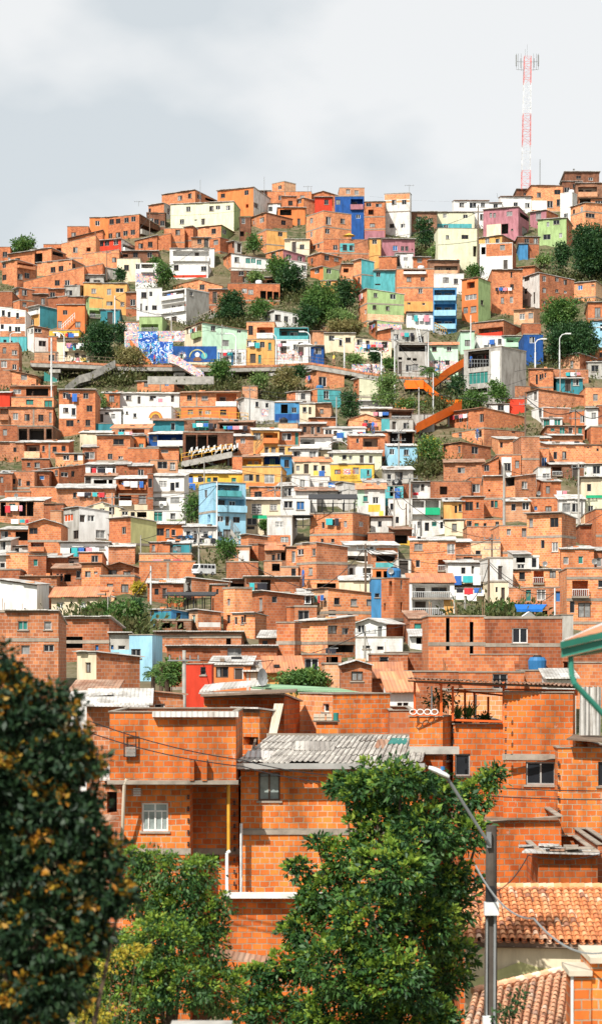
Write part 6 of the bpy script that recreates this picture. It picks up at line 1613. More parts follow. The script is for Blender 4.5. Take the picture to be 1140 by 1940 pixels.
for x0, x1, y, yb, c, l, h in ((125, 160, 650, 692, ['pink', 'black', 'white', 'blue', 'red', 'white'], 'upper row of washing above the long laundry balcony', .6), (126, 152, 653, 692, ['blue', 'teal', 'white'], 'blue towels over the laundry balcony parapet', .8),
    (133, 164, 678, 692, ['white', 'pink', 'yellow', 'white', 'red'], 'low row of washing beside the walkway rail', .5), (100, 170, 684, 694, ['blue', 'white', 'black', 'red', 'white', 'teal'], 'long dark row of clothes on the walkway rail at the left', .5),
    (171, 205, 688, 696, ['white', 'white', 'white', 'red'], 'white sheets hanging over the walkway beside the tree', 1.0), (173, 216, 887, 906, ['red', 'black', 'white', 'pink', 'blue'], 'washing in the upper white gallery', 1.0),
    (233, 272, 912, 937, ['white', 'white', 'blue', 'white'], 'white washing in the brick gallery', .8), (20, 55, 984, 990, ['white', 'teal', 'red', 'pink', 'blue'], 'row of pastel clothes below the dark left gallery', .5),
    (18, 45, 1064, 1080, ['blue', 'white', 'white', 'red'], 'short washing line on the lower left bricks', .5), (352, 392, 905, 922, ['blue', 'white', 'black'], 'clothes under the yellow house sheet roof', .7),
    (348, 374, 916, 926, ['white', 'blue', 'white'], 'white sheets beside the light blue house', 1.0), (592, 618, 892, 905, ['yellow', 'blue', 'blue', 'red'], 'yellow and blue towels on the cream house', .8),
    (636, 668, 820, 836, ['blue', 'white', 'black', 'white'], 'washing under the white roof gallery', .6), (745, 760, 925, 958, ['blue', 'black', 'white', 'blue'], 'dense washing on the turquoise room', 1.2),
    (780, 803, 933, 948, ['red', 'white', 'pink', 'white'], 'small clothes on the white balcony right of the tall pole', .4), (858, 918, 1091, 1130, ['blue', 'teal', 'white', 'pink', 'white', 'pink', 'red', 'white'], 'upper row of washing on the white villa', .8),
    (862, 912, 1114, 1140, ['black', 'red', 'blue', 'pink', 'blue', 'red', 'pink'], 'lower row of darker washing under the white villa', .5), (860, 910, 1126, 1140, ['white', 'white', 'pink'], 'pale cloths below the darker washing', .5),
    (392, 412, 1001, 1030, ['white', 'pink'], 'two cloths by the low white house', .5), (290, 325, 755, 772, ['white', 'pink', 'white', 'blue'], 'washing on the long white house ledge', .6),
    (1052, 1078, 930, 946, ['white', 'pink', 'red', 'red'], 'large red and white sheets blowing on the right slope', 1.0), (716, 730, 968, 985, ['yellow', 'blue', 'red'], 'coloured clothes in the white stair room', .8),
    (475, 488, 1130, 1150, ['white', 'red', 'blue', 'black'], 'striped clothes beside the small brick house', 1.0), (900, 905, 876, 890, ['blue', 'white'], 'blue cloth on the brick balcony', .7), (668, 684, 462, 480, ['white', 'blue'], 'clothes on the teal ledge', .5),
    (694, 699, 458, 470, ['white', 'teal'], 'pale green towel on the roof ledge by the ochre wall', 1.2), (0, 12, 655, 672, ['white', 'black'], 'checked cloth hanging at the far left brick wall', .9), (5, 14, 664, 672, ['yellow', 'red'], 'orange cloth below the far left window', .6),
    (668, 690, 384, 392, ['white', 'blue', 'teal'], 'washing on the balcony of the tall deep blue house', .6), (613, 640, 1228, 1240, ['black', 'yellow', 'blue', 'white'], 'washing in the dark slot of the brick house', .6)):
    laundry(x0, x1, y, Dy(yb) - .9, c, l, h)

rl_ = random.Random(11); lh_ = [h for h in H if 150 < h['D'] < 345 and h['a'] > 4]
for i, h in enumerate(rl_.sample(lh_, min(34, len(lh_)))):
    s_ = h['D'] / FPX; xa = h['x0'] + (h['x1'] - h['x0']) * rl_.uniform(.1, .4); xb = min(xa + rl_.uniform(1.6, 4) / s_, h['x1'] - 2)
    u_ = h['dx']; zc = min(h['ztop'](0, 0), h['ztop'](h['a'], 0)) - (.5 if h['st'] < 2 else rl_.choice([.5, 2.9])); cols = rl_.sample(WB, 5)
    f0 = rl_.uniform(.05, .4); pa = h['cen'] + u_ * (f0 - .5) * h['a'] - h['dy'] * .35; pb = pa + u_ * min(rl_.uniform(1.6, 3.6), h['a'] * (1 - f0)); pa.z = pb.z = zc
    laundry(0, 0, 0, 1, cols, where(rl_.choice(['short washing line', 'drying clothes', 'washing']), h), rl_.uniform(.5, .9), ab=(pa, pb))

# ------------------------------------------------------------------ people
def body(name, pose=0):
    vs = [(0, 0, .95), (0, 0, 1.15), (0, 0, 1.38), (0, 0, 1.5), (0, -.01, 1.62), (0, -.01, 1.74), (.09, 0, .9), (.11, .02 + .12 * pose, .5), (.11, .02 + .02 * pose, .08), (.11, -.12, .03), (-.09, 0, .9), (-.11, .02 - .16 * pose, .5), (-.11, .12 * pose, .08), (-.11, -.12, .03),
          (.18, 0, 1.40), (.25, .02, 1.13), (.26, -.1, .9), (.26, -.13, .82), (-.18, 0, 1.40), (-.25, .02, 1.13), (-.26, -.1, .9), (-.26, -.13, .82)]
    es = [(0, 1), (1, 2), (2, 3), (3, 4), (4, 5), (0, 6), (6, 7), (7, 8), (8, 9), (0, 10), (10, 11), (11, 12), (12, 13), (2, 14), (14, 15), (15, 16), (16, 17), (2, 18), (18, 19), (19, 20), (20, 21)]
    rr = [.14, .13, .15, .055, .09, .07, .10, .065, .04, .035, .10, .065, .04, .035, .06, .042, .03, .035, .06, .042, .03, .035]
    me = bpy.data.meshes.new(name); me.from_pydata(vs, es, []); o = bpy.data.objects.new(name, me); col.objects.link(o)
    mo_ = o.modifiers.new('s', 'SKIN'); 
    if not me.skin_vertices: bpy.context.view_layer.objects.active = o
    for i, r in enumerate(rr): me.skin_vertices[0].data[i].radius = (r, r * .85)
    me.skin_vertices[0].data[0].use_root = True
    o.modifiers.new('u', 'SUBSURF').levels = 1
    dg = bpy.context.evaluated_depsgraph_get(); m2 = bpy.data.meshes.new_from_object(o.evaluated_get(dg)); bpy.data.objects.remove(o); return m2
BM = [body('person', 0), body('person', 1)]
def person(x, y, D, top, bot, label, rz=0, pose=0, ground=None):
    me = BM[pose].copy(); me.materials.clear(); 
    for k in ('skin', top, bot, 'black'): me.materials.append(MAT['cl_' + k])
    for p in me.polygons:
        z = p.center.z; xx = abs(p.center.x); p.material_index = 3 if (z > 1.68 or z < .07 or (z > 1.58 and p.center.y > .02)) else 0 if (z > 1.47 or (xx > .2 and z < 1.12)) else 1 if z > .98 or xx > .17 else 2; p.use_smooth = True
    o = bpy.data.objects.new('person', me); col.objects.link(o); o.location = P(x, y, D); o.rotation_euler = (0, 0, rz); tag(o, label, 'person', 'people on the hillside')
for a in ((706, 823, Dy(868) - .2, 'blue', 'jeans', 'person in blue shirt standing on the recessed brick balcony'), (286, 672, 303.8, 'white', 'black', 'person in white shirt at the foot of the blue mural wall'), (293, 693, 303, 'red', 'black', 'person in red top on the walkway by the mural'),
          (308, 693, 303, 'blue', 'jeans', 'person in blue on the walkway left of the ring mural'), (344, 690, 303, 'black', 'black', 'person in black before the painted flower'), (350, 690, 303, 'white', 'jeans', 'person in white beside the person in black'),
          (461, 690, 303, 'white', 'white', 'person in white in front of the shuttered shop'), (632, 693, 303.5, 'yellow', 'skin', 'person in yellow on the curved walkway'), (697, 709, 301.5, 'white', 'jeans', 'first person of the group by the low graffiti wall, in white'),
          (703, 710, 301.5, 'black', 'black', 'person in dark clothes within the walkway group'), (712, 711, 301.5, 'blue', 'white', 'person in blue top and white trousers in the walkway group'), (724, 712, 301.5, 'white', 'black', 'last person right of the walkway group'),
          (891, 695, 288, 'blue', 'jeans', 'person in blue at the concrete station railing'), (919, 694, 287.5, 'red', 'black', 'person in red on the concrete station deck'), (555, 684, 303.5, 'white', 'black', 'person below the turquoise balcony'),
          (570, 686, 303.5, 'pink', 'black', 'person in pink near the walkway curve'), (596, 682, 304, 'white', 'jeans', 'person near the small deep blue house'), (1110, 1124, Dy(1180) + .4, 'red', 'jeans', 'person in red inside the recessed right edge balcony'),
          (904, 835, Dy(845) - 1, 'blue', 'jeans', 'person in pale blue beside the corner brick house'), (574, 1112, Dy(1124) - 1, 'blue', 'jeans', 'person in blue on the rooftop above the brick house')):
    person(*a, rz=rnd.uniform(-1.5, 1.5), pose=rnd.randint(0, 1))

# ------------------------------------------------------------------ bus, motorbikes, parasols, dishes, tanks
def bus(x, y, D, label, s=1.0, rz=0.9):
    o = P(x, y, D); r = thing('minibus', label, 'minibus', o, rz)
    m = MB()
    prof = [(-2.6, .4), (2.5, .4), (2.6, 1.0), (2.45, 1.5), (2.0, 2.3), (-2.5, 2.4), (-2.65, 1.6)]
    for sy in (-.95, .95):
        pts = [(px_, sy, pz_) for px_, pz_ in prof]; m.face(pts if sy < 0 else pts[::-1])
    for i in range(len(prof)): a, b = prof[i], prof[(i + 1) % len(prof)]; m.face([(a[0], -.95, a[1]), (a[0], .95, a[1]), (b[0], .95, b[1]), (b[0], -.95, b[1])])
    m.build('body', 'steelW', r)
    for k in range(4):
        m = MB(); 
        for sy in (-.96, .96): m.box(-2.3 + k * 1.1, -1.4 + k * 1.1, sy - .01, sy + .01, 1.45, 2.1)
        m.build('window', 'glass', r)
    m = MB(); m.face([(2.62, -.8, 1.35), (2.62, .8, 1.35), (2.2, .8, 2.15), (2.2, -.8, 2.15)]); m.build('windscreen', 'glass', r)
    for wx in (-1.7, 1.7):
        for sy in (-.9, .9):
            m = MB(); m.bar((wx, sy - .12, .38), (wx, sy + .12, .38), .38, n=12); w_ = m.build('wheel', 'black', r)
            m = MB(); m.bar((wx, sy - .14, .38), (wx, sy + .14, .38), .2, n=10); m.build('rim', 'steelG', w_)
    for sy in (-.7, .7): m = MB(); m.box(2.56, 2.66, sy - .15, sy + .15, .75, .95); m.build('headlight', 'curtain', r)
bus(386, 1090, Dy(1100) - 6, 'white minibus parked on the street among brick houses', rz=-2.3)
bpy.data.objects['minibus'].scale = (.42, .42, .42)
def moto(x, y, D, label):
    o = P(x, y, D); r = thing('motorcycle', label, 'motorcycle', o, rnd.uniform(-.3, .3), 'parked motorcycles')
    for wx in (-.6, .6): m = MB(); m.bar((wx, -.06, .3), (wx, .06, .3), .3, n=12); m.build('wheel', 'black', r)
    m = MB(); m.tube([(-.6, 0, .3), (-.2, 0, .6), (.4, 0, .65), (.6, 0, .3)], .06); m.tube([(.35, 0, .6), (.45, 0, 1.0)], .04); m.bar((.45, -.3, 1.0), (.45, .3, 1.0), .03); m.build('frame', 'steelG', r)
    m = MB(); m.box(-.6, .1, -.13, .13, .68, .8); m.build('seat', 'black', r); m = MB(); m.box(.1, .45, -.14, .14, .6, .85); m.build('tank', 'tank', r)
for x, l in ((337, 'black covered motorcycle at the left of the shop forecourt'), (350, 'second motorcycle in front of the low white house'), (357, 'third motorcycle in front of the low white house'), (393, 'blue tanked motorcycle parked at the right end of the forecourt')): moto(x, 1031, Dy(1034) - 1.6, l)
def parasol(x, y, D, mat, label, s=1.2):
    o = P(x, y, D); r = thing('parasol', label, 'parasol', o); m = MB(); n = 8; h = 2.2
    for i in range(n): a0, a1 = 6.283 * i / n, 6.283 * (i + 1) / n; m.face([(0, 0, h + .5), (s * math.cos(a0), s * math.sin(a0), h), (s * math.cos(a1), s * math.sin(a1), h)])
    m.build('canopy', mat, r); m = MB(); m.bar((0, 0, 0), (0, 0, h + .45), .03); m.build('pole', 'steelW', r)
parasol(661, 470, Dy(490) + .3, 'Y', 'yellow parasol on the roof terrace beside the blue tower'); parasol(578, 684, 303, 'tent', 'white parasol at the walkway curve', 1.5)
tn = MB(); o = P(1003, 1178, 163); 
for sx in (-1, 1): tn.face([(-3.1, 0, 0), (0, -1.2, 1.9), (0, 2.5, 1.9), (-3.1, 3.5, 0)] if sx < 0 else [(0, -1.2, 1.9), (3.1, 0, 0), (3.1, 3.5, 0), (0, 2.5, 1.9)])
tn.face([(-3.1, 0, 0), (3.1, 0, 0), (0, -1.2, 1.9)])
tn_ = tn.build('white_tent', 'tent', None); tag(tn_, 'white pitched tent behind the dark bricked long wall', 'tent').location = P(1001, 1176, 157); tn_.scale = (.3, .4, .36)
aw = thing('blue_awning', 'blue awning over the shop beneath the orange brick house', 'awning', P(1003, 1156, 160)); m = MB(); k = 162 / FPX
m.hexa([(-28 * k, -1.2, 0), (20 * k, -1.2, 0), (32 * k, 0.2, .35), (-28 * k, .2, .35), (-28 * k, -1.2, .06), (20 * k, -1.2, .06), (32 * k, .2, .45), (-28 * k, .2, .45)]); m.build('fabric', 'tarp', aw)
m = MB(); m.box(-28 * k, 20 * k, -1.22, -1.19, -.15, .05); m.build('valance', 'tarp', aw)
# arched white canopy, green netting, dark pergolas
m = MB(); o = P(640, 848, Dy(858) - 2)
for i in range(10): t0, t1 = math.pi * (.12 + .076 * i), math.pi * (.12 + .076 * (i + 1)); m.hexa([(1.2 * math.cos(t) * s, yy, .8 * math.sin(t) * s) for s in (1, 1.04) for t, yy in ((t0, 0), (t1, 0), (t1, 1.6), (t0, 1.6))])
tag(m.build('arched_canopy', 'tent', None), 'small white arched canopy beside the white porch house', 'canopy').location = o
m = MB(); o = P(84, 722, 296); k = 296 / FPX
m.face([(0, 0, 0), (24 * k, .3, -1 * k), (24 * k, .4, 4 * k), (0, .1, 18 * k)]); m.face([(0, .05, 0), (24 * k, .35, -1 * k), (24 * k, .45, 4 * k), (0, .15, 18 * k)][::-1])
tag(m.build('green_netting', 'shG', None), 'bright green netting hung under the walkway', 'netting').location = o
def pergola(x0, x1, y0, y1, D, label, dep=3.5, mat='black', rmat='black', n=5, plants=False, slope=0):
    o = P(x0, y1, D); k = D / FPX; W_ = (x1 - x0) * k; Hh = (y1 - y0) * k; r = thing('roof_pergola', label, 'pergola', o)
    for i in range(n):
        for yy in (0, dep): m = MB(); m.bar((W_ * i / (n - 1), yy, 0), (W_ * i / (n - 1), yy, Hh), .06); m.build('post', mat, r)
    m = MB(); m.hexa([(x, y, Hh + z + slope * (1 if y > 1 else 0)) for z in (0, .1) for x, y in ((-.3, -.4), (W_ + .3, -.4), (W_ + .3, dep + .3), (-.3, dep + .3))]); m.build('roof', rmat, r)
    m = MB(); 
    for q in range(int(W_ / .18)): m.bar((q * .18, 0, 0), (q * .18, 0, .9), .015)
    m.bar((0, 0, .9), (W_, 0, .9), .04); m.bar((0, 0, .02), (W_, 0, .02), .04); m.build('railing', mat, r)
    return r
pergola(590, 672, 947, 971, Dy(1034) + .8, 'dark steel pergola on top of the wide orange brick house', 4, slope=.8)
pergola(318, 400, 1130, 1156, Dy(1180) - .5, 'dark canopied terrace restaurant above the blue house', 4, n=6, slope=.4)
pergola(560, 588, 978, 996, Dy(1030), 'small dark roof frame left of the big pergola', 3, n=3)
pergola(558, 588, 1128, 1144, Dy(1165) - 1, 'white grid frame terrace on the brick roof', 2, 'steelW', 'zinc', n=4)
for x, y, D, l in ((343, 1150, Dy(1180) - .8, 'first pot plant on the dark terrace'), (333, 1150, Dy(1180) - .8, 'second pot plant on the dark terrace'), (322, 1150, Dy(1180) - .8, 'third pot plant on the dark terrace')):
    o = P(x, y, D); r = thing('potted_plant', l, 'plant', o, 0, 'pot plants on the dark terrace'); m = MB(); m.tube([(0, 0, 0), (0, 0, .3)], [.1, .16], n=8); m.build('pot', 'O', r)
    rs = np.random.RandomState(3); C = rs.normal(0, .13, (60, 3)) + np.array([o.x, o.y, o.z + .5]); leaves_mesh('foliage', C, C - np.array(o), .2, 'lfL', r, o)
def where(k, h):
    l = h['o']['label']
    return (k + ' on a roof' + l.split(',')[-1]) if ', ' in l else k + ' on the ' + ' '.join(l.split()[:8])
def dish(h, f=.5):
    c = h['ztop']; a, b = h['a'], h['b']; loc = h['cen'] + h['dx'] * (f - .5) * a + h['dy'] * .25
    z = c(f * a, .25); o = Vector((loc.x, loc.y, z + .02)); r = thing('satellite_dish', where('satellite dish', h), 'satellite dish', o, rnd.uniform(-.6, .6), 'satellite dishes')
    m = MB(); m.bar((0, 0, -.4), (0, 0, .7), .03); m.build('mast', 'steelG', r)
    m = MB(); n = 12
    for q0, q1, d0, d1 in ((0, .2, .1, .07), (.2, .38, .07, 0)):
        for i in range(n): t0, t1 = 6.283 * i / n, 6.283 * (i + 1) / n; m.face([(q * math.cos(t), d - .12, .85 + q * math.sin(t)) for q, d, t in ((q0, d0, t0), (q1, d1, t0), (q1, d1, t1), (q0, d0, t1))])
    m.bar((0, -.05, .5), (0, -.4, .8), .012); m.build('reflector', 'curtain', r); r.scale = (.62, .62, .62)
def tank(h, f, mat, dsc):
    c = h['ztop']; a, b = h['a'], h['b']; loc = h['cen'] + h['dx'] * (f - .5) * a + h['dy'] * min(1.5, b * .5); z = c(f * a, min(1.5, b * .5)) - (.3 if h['rt'] == 'f' else -.05)
    o = Vector((loc.x, loc.y, z)); r = thing('water_tank', dsc, 'water tank', o, 0, 'roof water tanks')
    m = MB(); m.tube([(0, 0, 0), (0, 0, .9), (0, 0, 1.1)], [.5, .55, .42], n=14); m.build('barrel', mat, r); m = MB(); m.tube([(0, 0, 1.1), (0, 0, 1.22)], [.3, .2], n=12); m.build('lid', 'black', r)
rr_ = random.Random(4)
pick = [h for h in H if h['o'] and h['D'] > 120]
for h in rr_.sample(pick, 14): dish(h, rr_.uniform(.2, .8))
for i, h in enumerate(rr_.sample([h for h in pick if h['rt'] == 'f'], 9)):
    tank(h, rr_.uniform(.25, .75), ['black', 'tank', 'cl_white'][i % 3], where(['black', 'blue', 'white'][i % 3] + ' water tank', h))
# ------------------------------------------------------------------ foreground details
def corrugated(name, c00, c10, c11, c01, mat, parent=None, nwave=40, amp=.03, rows=3, org=None, jitter=.05):
    """c00-c10 = eave left/right, c01-c11 = ridge left/right"""
    me = MB(); nu = nwave * 6
    for r in range(rows):
        v0, v1 = r / rows, (r + 1) / rows + .03; cols_ = []
        for i in range(nu + 1):
            u = i / nu; sheet_ = int(u * nwave / 5); rs_ = random.Random(r * 91 + sheet_); j = rs_.uniform(-1, 1) * jitter; lift = rs_.uniform(0, .02)
            z = amp * math.cos(u * nwave * 2 * math.pi) + r * -.0 + lift
            a = c00.lerp(c10, u); b = c01.lerp(c11, u); d = (b - a)
            vv0 = v0 + j / max(1, rows); p = a + d * vv0; q = a + d * min(v1 + j / rows * 0, 1.0 + .0)
            cols_.append(((p.x, p.y, p.z + z + .03), (q.x, q.y, q.z + z)))
        for i in range(nu):
            uvs = [(i / nu * 12, v0 * 6 + r), ((i + 1) / nu * 12, v0 * 6 + r), ((i + 1) / nu * 12, v1 * 6 + r), (i / nu * 12, v1 * 6 + r)]
            me.face([cols_[i][0], cols_[i + 1][0], cols_[i + 1][1], cols_[i][1]], 0, uvs)
    o = me.build(name, mat, parent, None)
    if org is not None: o.data.transform(Matrix.Translation((-org[0], -org[1], -org[2])))
    sm = o.modifiers.new('thick', 'SOLIDIFY'); sm.thickness = .012
    return o
def findh(label):
    for h in H:
        if h['o']['label'] == label: return h
def hpart(h, mat, name, fn):
    m = MB(); fn(m); o = m.build(name, mat, h['o']); M = mat_of(h['o']).inverted(); o.data.transform(M); return o
MAT['fgroof'] = roofmat('old_fibre_cement', (0.60, 0.56, 0.50), (0.30, 0.27, 0.24), cell=.33)
hb = findh('bright orange brick house under the grey corrugated roof')
c00, c10, c11, c01 = P(447, 1446, 71.6), P(800, 1446, 71.6), P(810, 1394, 78.5), P(512, 1394, 78.5)
ro = corrugated('corrugated_roof', c00, c10, c11, c01, 'fgroof', None, 34, .024, 4, None, .14); ro.data.transform(mat_of(hb['o']).inverted()); ro.parent = hb['o']
hpart(hb, 'steelW', 'gutter', lambda m: m.hexa([P(444, 1457, 71.5), P(804, 1457, 71.5), P(804, 1457, 71.7), P(444, 1457, 71.7), P(444, 1446, 71.4), P(804, 1446, 71.4), P(804, 1446, 71.75), P(444, 1446, 71.75)]))
hpart(hb, 'wood', 'rafters', lambda m: [m.bar(P(x, 1460, 71.9), P(x + 14, 1402, 78.3), .06) for x in range(470, 800, 40)])
hpart(hb, 'F', 'gable_wall', lambda m: m.face([P(457, 1462, 72.5), P(512, 1402, 78.4), P(805, 1402, 78.4), P(805, 1462, 72.5)][::-1]))
hpart(hb, 'slab', 'ridge_wall', lambda m: m.hexa([P(505, 1398, 78.6), P(812, 1400, 78.6), P(812, 1400, 79), P(505, 1398, 79), P(505, 1389, 78.6), P(812, 1391, 78.6), P(812, 1391, 79), P(505, 1389, 79)]))
for x0, x1, y0, y1, m_ in ((742, 776, 1402, 1412, 'shG'), (716, 738, 1404, 1420, 'rust'), (560, 640, 1408, 1424, 'fgroof'), (470, 520, 1426, 1438, 'zinc')):
    Da = 71.6 + (1446 - y0) / 52 * 6.9; Db = 71.6 + (1446 - y1) / 52 * 6.9
    q4 = [P(x0 - 8, y1, Db), P(x1 - 8, y1 + 1, Db), P(x1, y0 + 1, Da), P(x0, y0, Da)]
    hpart(hb, m_, 'roof_patch', lambda m: m.hexa([p + Vector((0, 0, .05)) for p in q4] + [p + Vector((0, 0, .08)) for p in q4]))
def pipe(pts, r, mat, label):
    m = MB(); m.tube(pts, r, n=8); tag(m.build('drain_pipe', mat, None, pts[0]), label, 'pipe', 'pipes on the foreground walls')
pipe([P(433, 1484, 71.3), P(433, 1612, 71.3)], .055, 'yrail', 'orange pipe on the foreground brick corner')
pipe([P(436, 1612, 71.2), P(430, 1616, 71.2), P(430, 1694, 71.2)], .055, 'steelW', 'white pipe continuing below the orange pipe')
pipe([P(457, 1560, 72.2), P(457, 1690, 72.2)], .05, 'steelW', 'white pipe on the wall under the corrugated roof')
pipe([P(241, 1476, 70.7), P(236, 1486, 70.7), P(231, 1602, 71.2)], .06, 'L', 'cream pipe at the left edge of the foreground wall')
# ledges
def ledge(x0, x1, y0, y1, D, t, mat, label, name='ledge'):
    m = MB(); a = P(x0, y1, D); b = P(x1, y0, D); m.box(a.x, b.x, D - t, D, a.z, b.z); o = m.build(name, mat, None, a); tag(o, label, 'ledge'); return o
for x0, x1, y0, y1, D, t, mt, l in ((205, 452, 1478, 1485, 71.0, .35, 'slab', 'rough concrete ledge between the two foreground storeys'), (424, 612, 1690, 1699, 71.3, .5, 'W', 'white washed ledge above the lowest brick wall'),
        (290, 452, 1348, 1358, 71.0, .3, 'zinc', 'zinc flashing along the top of the foreground storey'), (956, 1062, 1430, 1437, 74.0, .12, 'slab', 'concrete lintel over the wide black window'), (774, 868, 1414, 1428, 74.3, .3, 'conc', 'worn concrete slab below the terrace parapet'),
        (456, 640, 1573, 1581, 72.5, .04, 'slab', 'thin concrete band on the orange wall below the window'), (900, 1056, 1549, 1553, 69.9, .12, 'wood', 'thin dark board on top of the low right wall')):
    ledge(x0, x1, y0, y1, D, t, mt, l)
# protruding brick piers on the upper storey
for x0, x1 in ((361, 369), (384, 393)):
    m = MB(); a = P(x0, 1478, 71); b = P(x1, 1438, 71); m.box(a.x, b.x, 70.6, 70.99, a.z, b.z); tag(m.build('brick_stub', 'F', None, a), 'left unfinished brick stub on the foreground ledge' if x0 < 370 else 'right unfinished brick stub on the foreground ledge', 'brick stub', 'brick stubs')
# boarded frame on upper storey
m = MB(); fr = thing('window_frame', 'black metal frame half filled with louvres on the upper foreground wall', 'window frame', P(247, 1434, 70.9)); k = 70.9 / FPX
for (a, b, c, d) in ((-12, -10.5, 0, 48), (10.5, 12, 0, 48), (-12, 12, 46.5, 48), (-12, 12, 22, 23.5), (-12, 12, 0, 1.5)): m.box(a * k, b * k, -.08, -.02, c * k, d * k)
m.build('frame', 'black', fr); m = MB()
for i in range(8): m.box(-10.5 * k, 10.5 * k, -.04, -.01, (1.5 + i * 2.55) * k, (3.2 + i * 2.55) * k)
m.build('louvres', 'conc', fr)
m = MB(); k2 = 71.55 / FPX
for i in range(5): m.box(-7 * k2, 7 * k2, -.05, 0, (i * 3.2) * k2, (i * 3.2 + 2) * k2)
tag(m.build('air_vent', 'steelW', None), 'small white louvred vent beside the casement window', 'vent').location = P(260, 1508, 71.55)
# hollow brick ends: dark cells along a broken edge
def cells(x, y0, y1, D, label):
    m = MB(); k = D / FPX; n = int((y1 - y0) * k / .4)
    for i in range(n):
        for q in range(3): m.box(-.035, .035, -.03, .0, i * .4 + .03 + q * .055, i * .4 + .07 + q * .055)
    tag(m.build('hollow_brick_ends', 'black', None), label, 'brick ends').location = P(x, y1, D)
cells(357, 1487, 1605, 71.55, 'dark hollow brick ends at the corner of the casement storey'); cells(957, 1320, 1430, 73.95, 'dark hollow brick ends on the left edge of the tallest foreground house'); cells(444, 1490, 1680, 73.1, 'dark hollow brick ends beside the drain pipes'); cells(858, 1365, 1412, 74.4, 'dark hollow brick ends of the terrace parapet'); cells(1057, 1425, 1540, 72.95, 'dark hollow brick ends on the far right wall')
# timber planks leaning, boxes on pier
r = thing('leaning_timber', 'bundle of pale timber leaning on the brick wall', 'timber', P(518, 1392, 80))
for i in range(6): m = MB(); m.bar((i * .05 - .15, -.05 * i, 0), (i * .06 + .05, .8, 1.15), .035); m.build('plank', 'L', r)
pr_ = thing('brick_pier', 'low brick pier supporting cardboard boxes behind the grey roof', 'pier', P(607, 1400, 81.5)); k = 81.5 / FPX
m = MB(); m.box(-8 * k, 33 * k, 0, 1, -.4, 32 * k); m.build('shaft', 'F', pr_); m = MB(); m.box(-14 * k, 36 * k, -.1, 1.1, 32 * k, 34.5 * k); m.build('cap', 'wood', pr_)
for i, x in enumerate((599, 610, 623)):
    m = MB(); o = P(x, 1365, 81.7); k = 81.7 / FPX; m.box(-5 * k, 5.3 * k, 0, .4, 0, 12 * k); m.box(-5 * k, 5.3 * k, -.01, 0, 5 * k, 5.8 * k, 1)
    tag(m.build('carton', ['L', 'frameB'], None), ['left', 'middle', 'right'][i] + ' brown carton on the low brick pier', 'carton', 'cartons on the pier').location = o
m = MB(); m.tube([(0, 0, 0), (0, 0, .3)], .1, n=10); tag(m.build('bottle_pack', 'shG', None), 'green bottle pack at the right end of the brick pier', 'bottles').location = P(636, 1365, 81.7)
# green sheet roof and sheds behind
m = MB(); g0 = [P(478, 1305, 100), P(690, 1316, 96), P(640, 1306, 108), P(465, 1296, 110)]
m.hexa([p for p in g0] + [p + Vector((0, 0, .08)) for p in g0]); tag(m.build('green_sheet_roof', 'greenroof', None, g0[0]), 'flat green sheet roof behind the bright brick block', 'roof')
m = MB(); g0 = [P(378, 1312, 101), P(505, 1298, 101), P(508, 1290, 108), P(390, 1298, 108)]
m.hexa([p for p in g0] + [p + Vector((0, 0, .08)) for p in g0]); tag(m.build('grey_sheet_roof', 'fibre', None, g0[0]), 'grey sheet roof left of the green sheet roof', 'roof')
m = MB(); g0 = [P(380, 1320, 83), P(560, 1312, 82), P(563, 1308, 87), P(385, 1314, 88)]
m.hexa([p for p in g0] + [p + Vector((0, 0, .07)) for p in g0]); tag(m.build('dark_board_roof', 'wood', None, g0[0]), 'dark boarded roof edge over the hollow brick wall', 'roof')
m = MB(); g0 = [P(130, 1322, 95), P(214, 1316, 95), P(212, 1308, 100), P(136, 1312, 100)]
m.hexa([p for p in g0] + [p + Vector((0, 0, .07)) for p in g0]); tag(m.build('white_sheet_roof', 'fibre', None, g0[0]), 'white sheet roof above the dark blossoming tree', 'roof')
m = MB(); g0 = [P(160, 1338, 92), P(283, 1340, 92), P(232, 1330, 98), P(165, 1330, 98)]
m.hexa([p for p in g0] + [p + Vector((0, 0, .06)) for p in g0]); tag(m.build('thin_sheet_roof', 'zinc', None, g0[0]), 'thin pale sheet roof just above the foreground storey', 'roof')
# orange terrace frame
tr_ = thing('terrace_canopy', 'orange painted steel terrace frame under a rusty corrugated roof', 'terrace frame', P(785, 1357, 74.6)); to = P(785, 1357, 74.6)
def tp(mat, name, fn): return part(tr_, to, mat, name, fn)
for x, y0, y1, D in ((785, 1290, 1357, 74.6), (835, 1292, 1358, 74.6), (857, 1300, 1366, 74.9), (880, 1305, 1366, 78), (953, 1292, 1372, 74.6), (898, 1312, 1360, 79), (924, 1320, 1358, 79), (1091, 1300, 1318, 74.6)):
    tp('orangepost', 'post', lambda m: m.bar(P(x, y1, D), P(x, y0, D), .055))
tp('orangepost', 'beam', lambda m: (m.bar(P(855, 1307, 79), P(955, 1318, 79), .05), m.bar(P(953, 1306, 74.6), P(1092, 1308, 74.6), .05), m.bar(P(785, 1292, 74.6), P(957, 1300, 74.6), .045)))
tp('orangepost', 'railing', lambda m: (m.bar(P(858, 1364, 75.0), P(952, 1367, 75.0), .05), m.bar(P(780, 1355, 74.4), P(836, 1355, 74.4), .03)))
tp('steelW', 'ornamental_rail', lambda m: [m.tube([P(782 + i * 13.5 + 6.5 * math.cos(t) , 1348.5 - 5 * math.sin(t), 74.4) for t in [q * .7 for q in range(10)]], .02, n=4) for i in range(4)])
rf = corrugated('roof', P(770, 1287, 73.9), P(1094, 1301, 73.9), P(1080, 1297, 80), P(785, 1285, 80), 'rust', tr_, 40, .03, 2, to, .02)
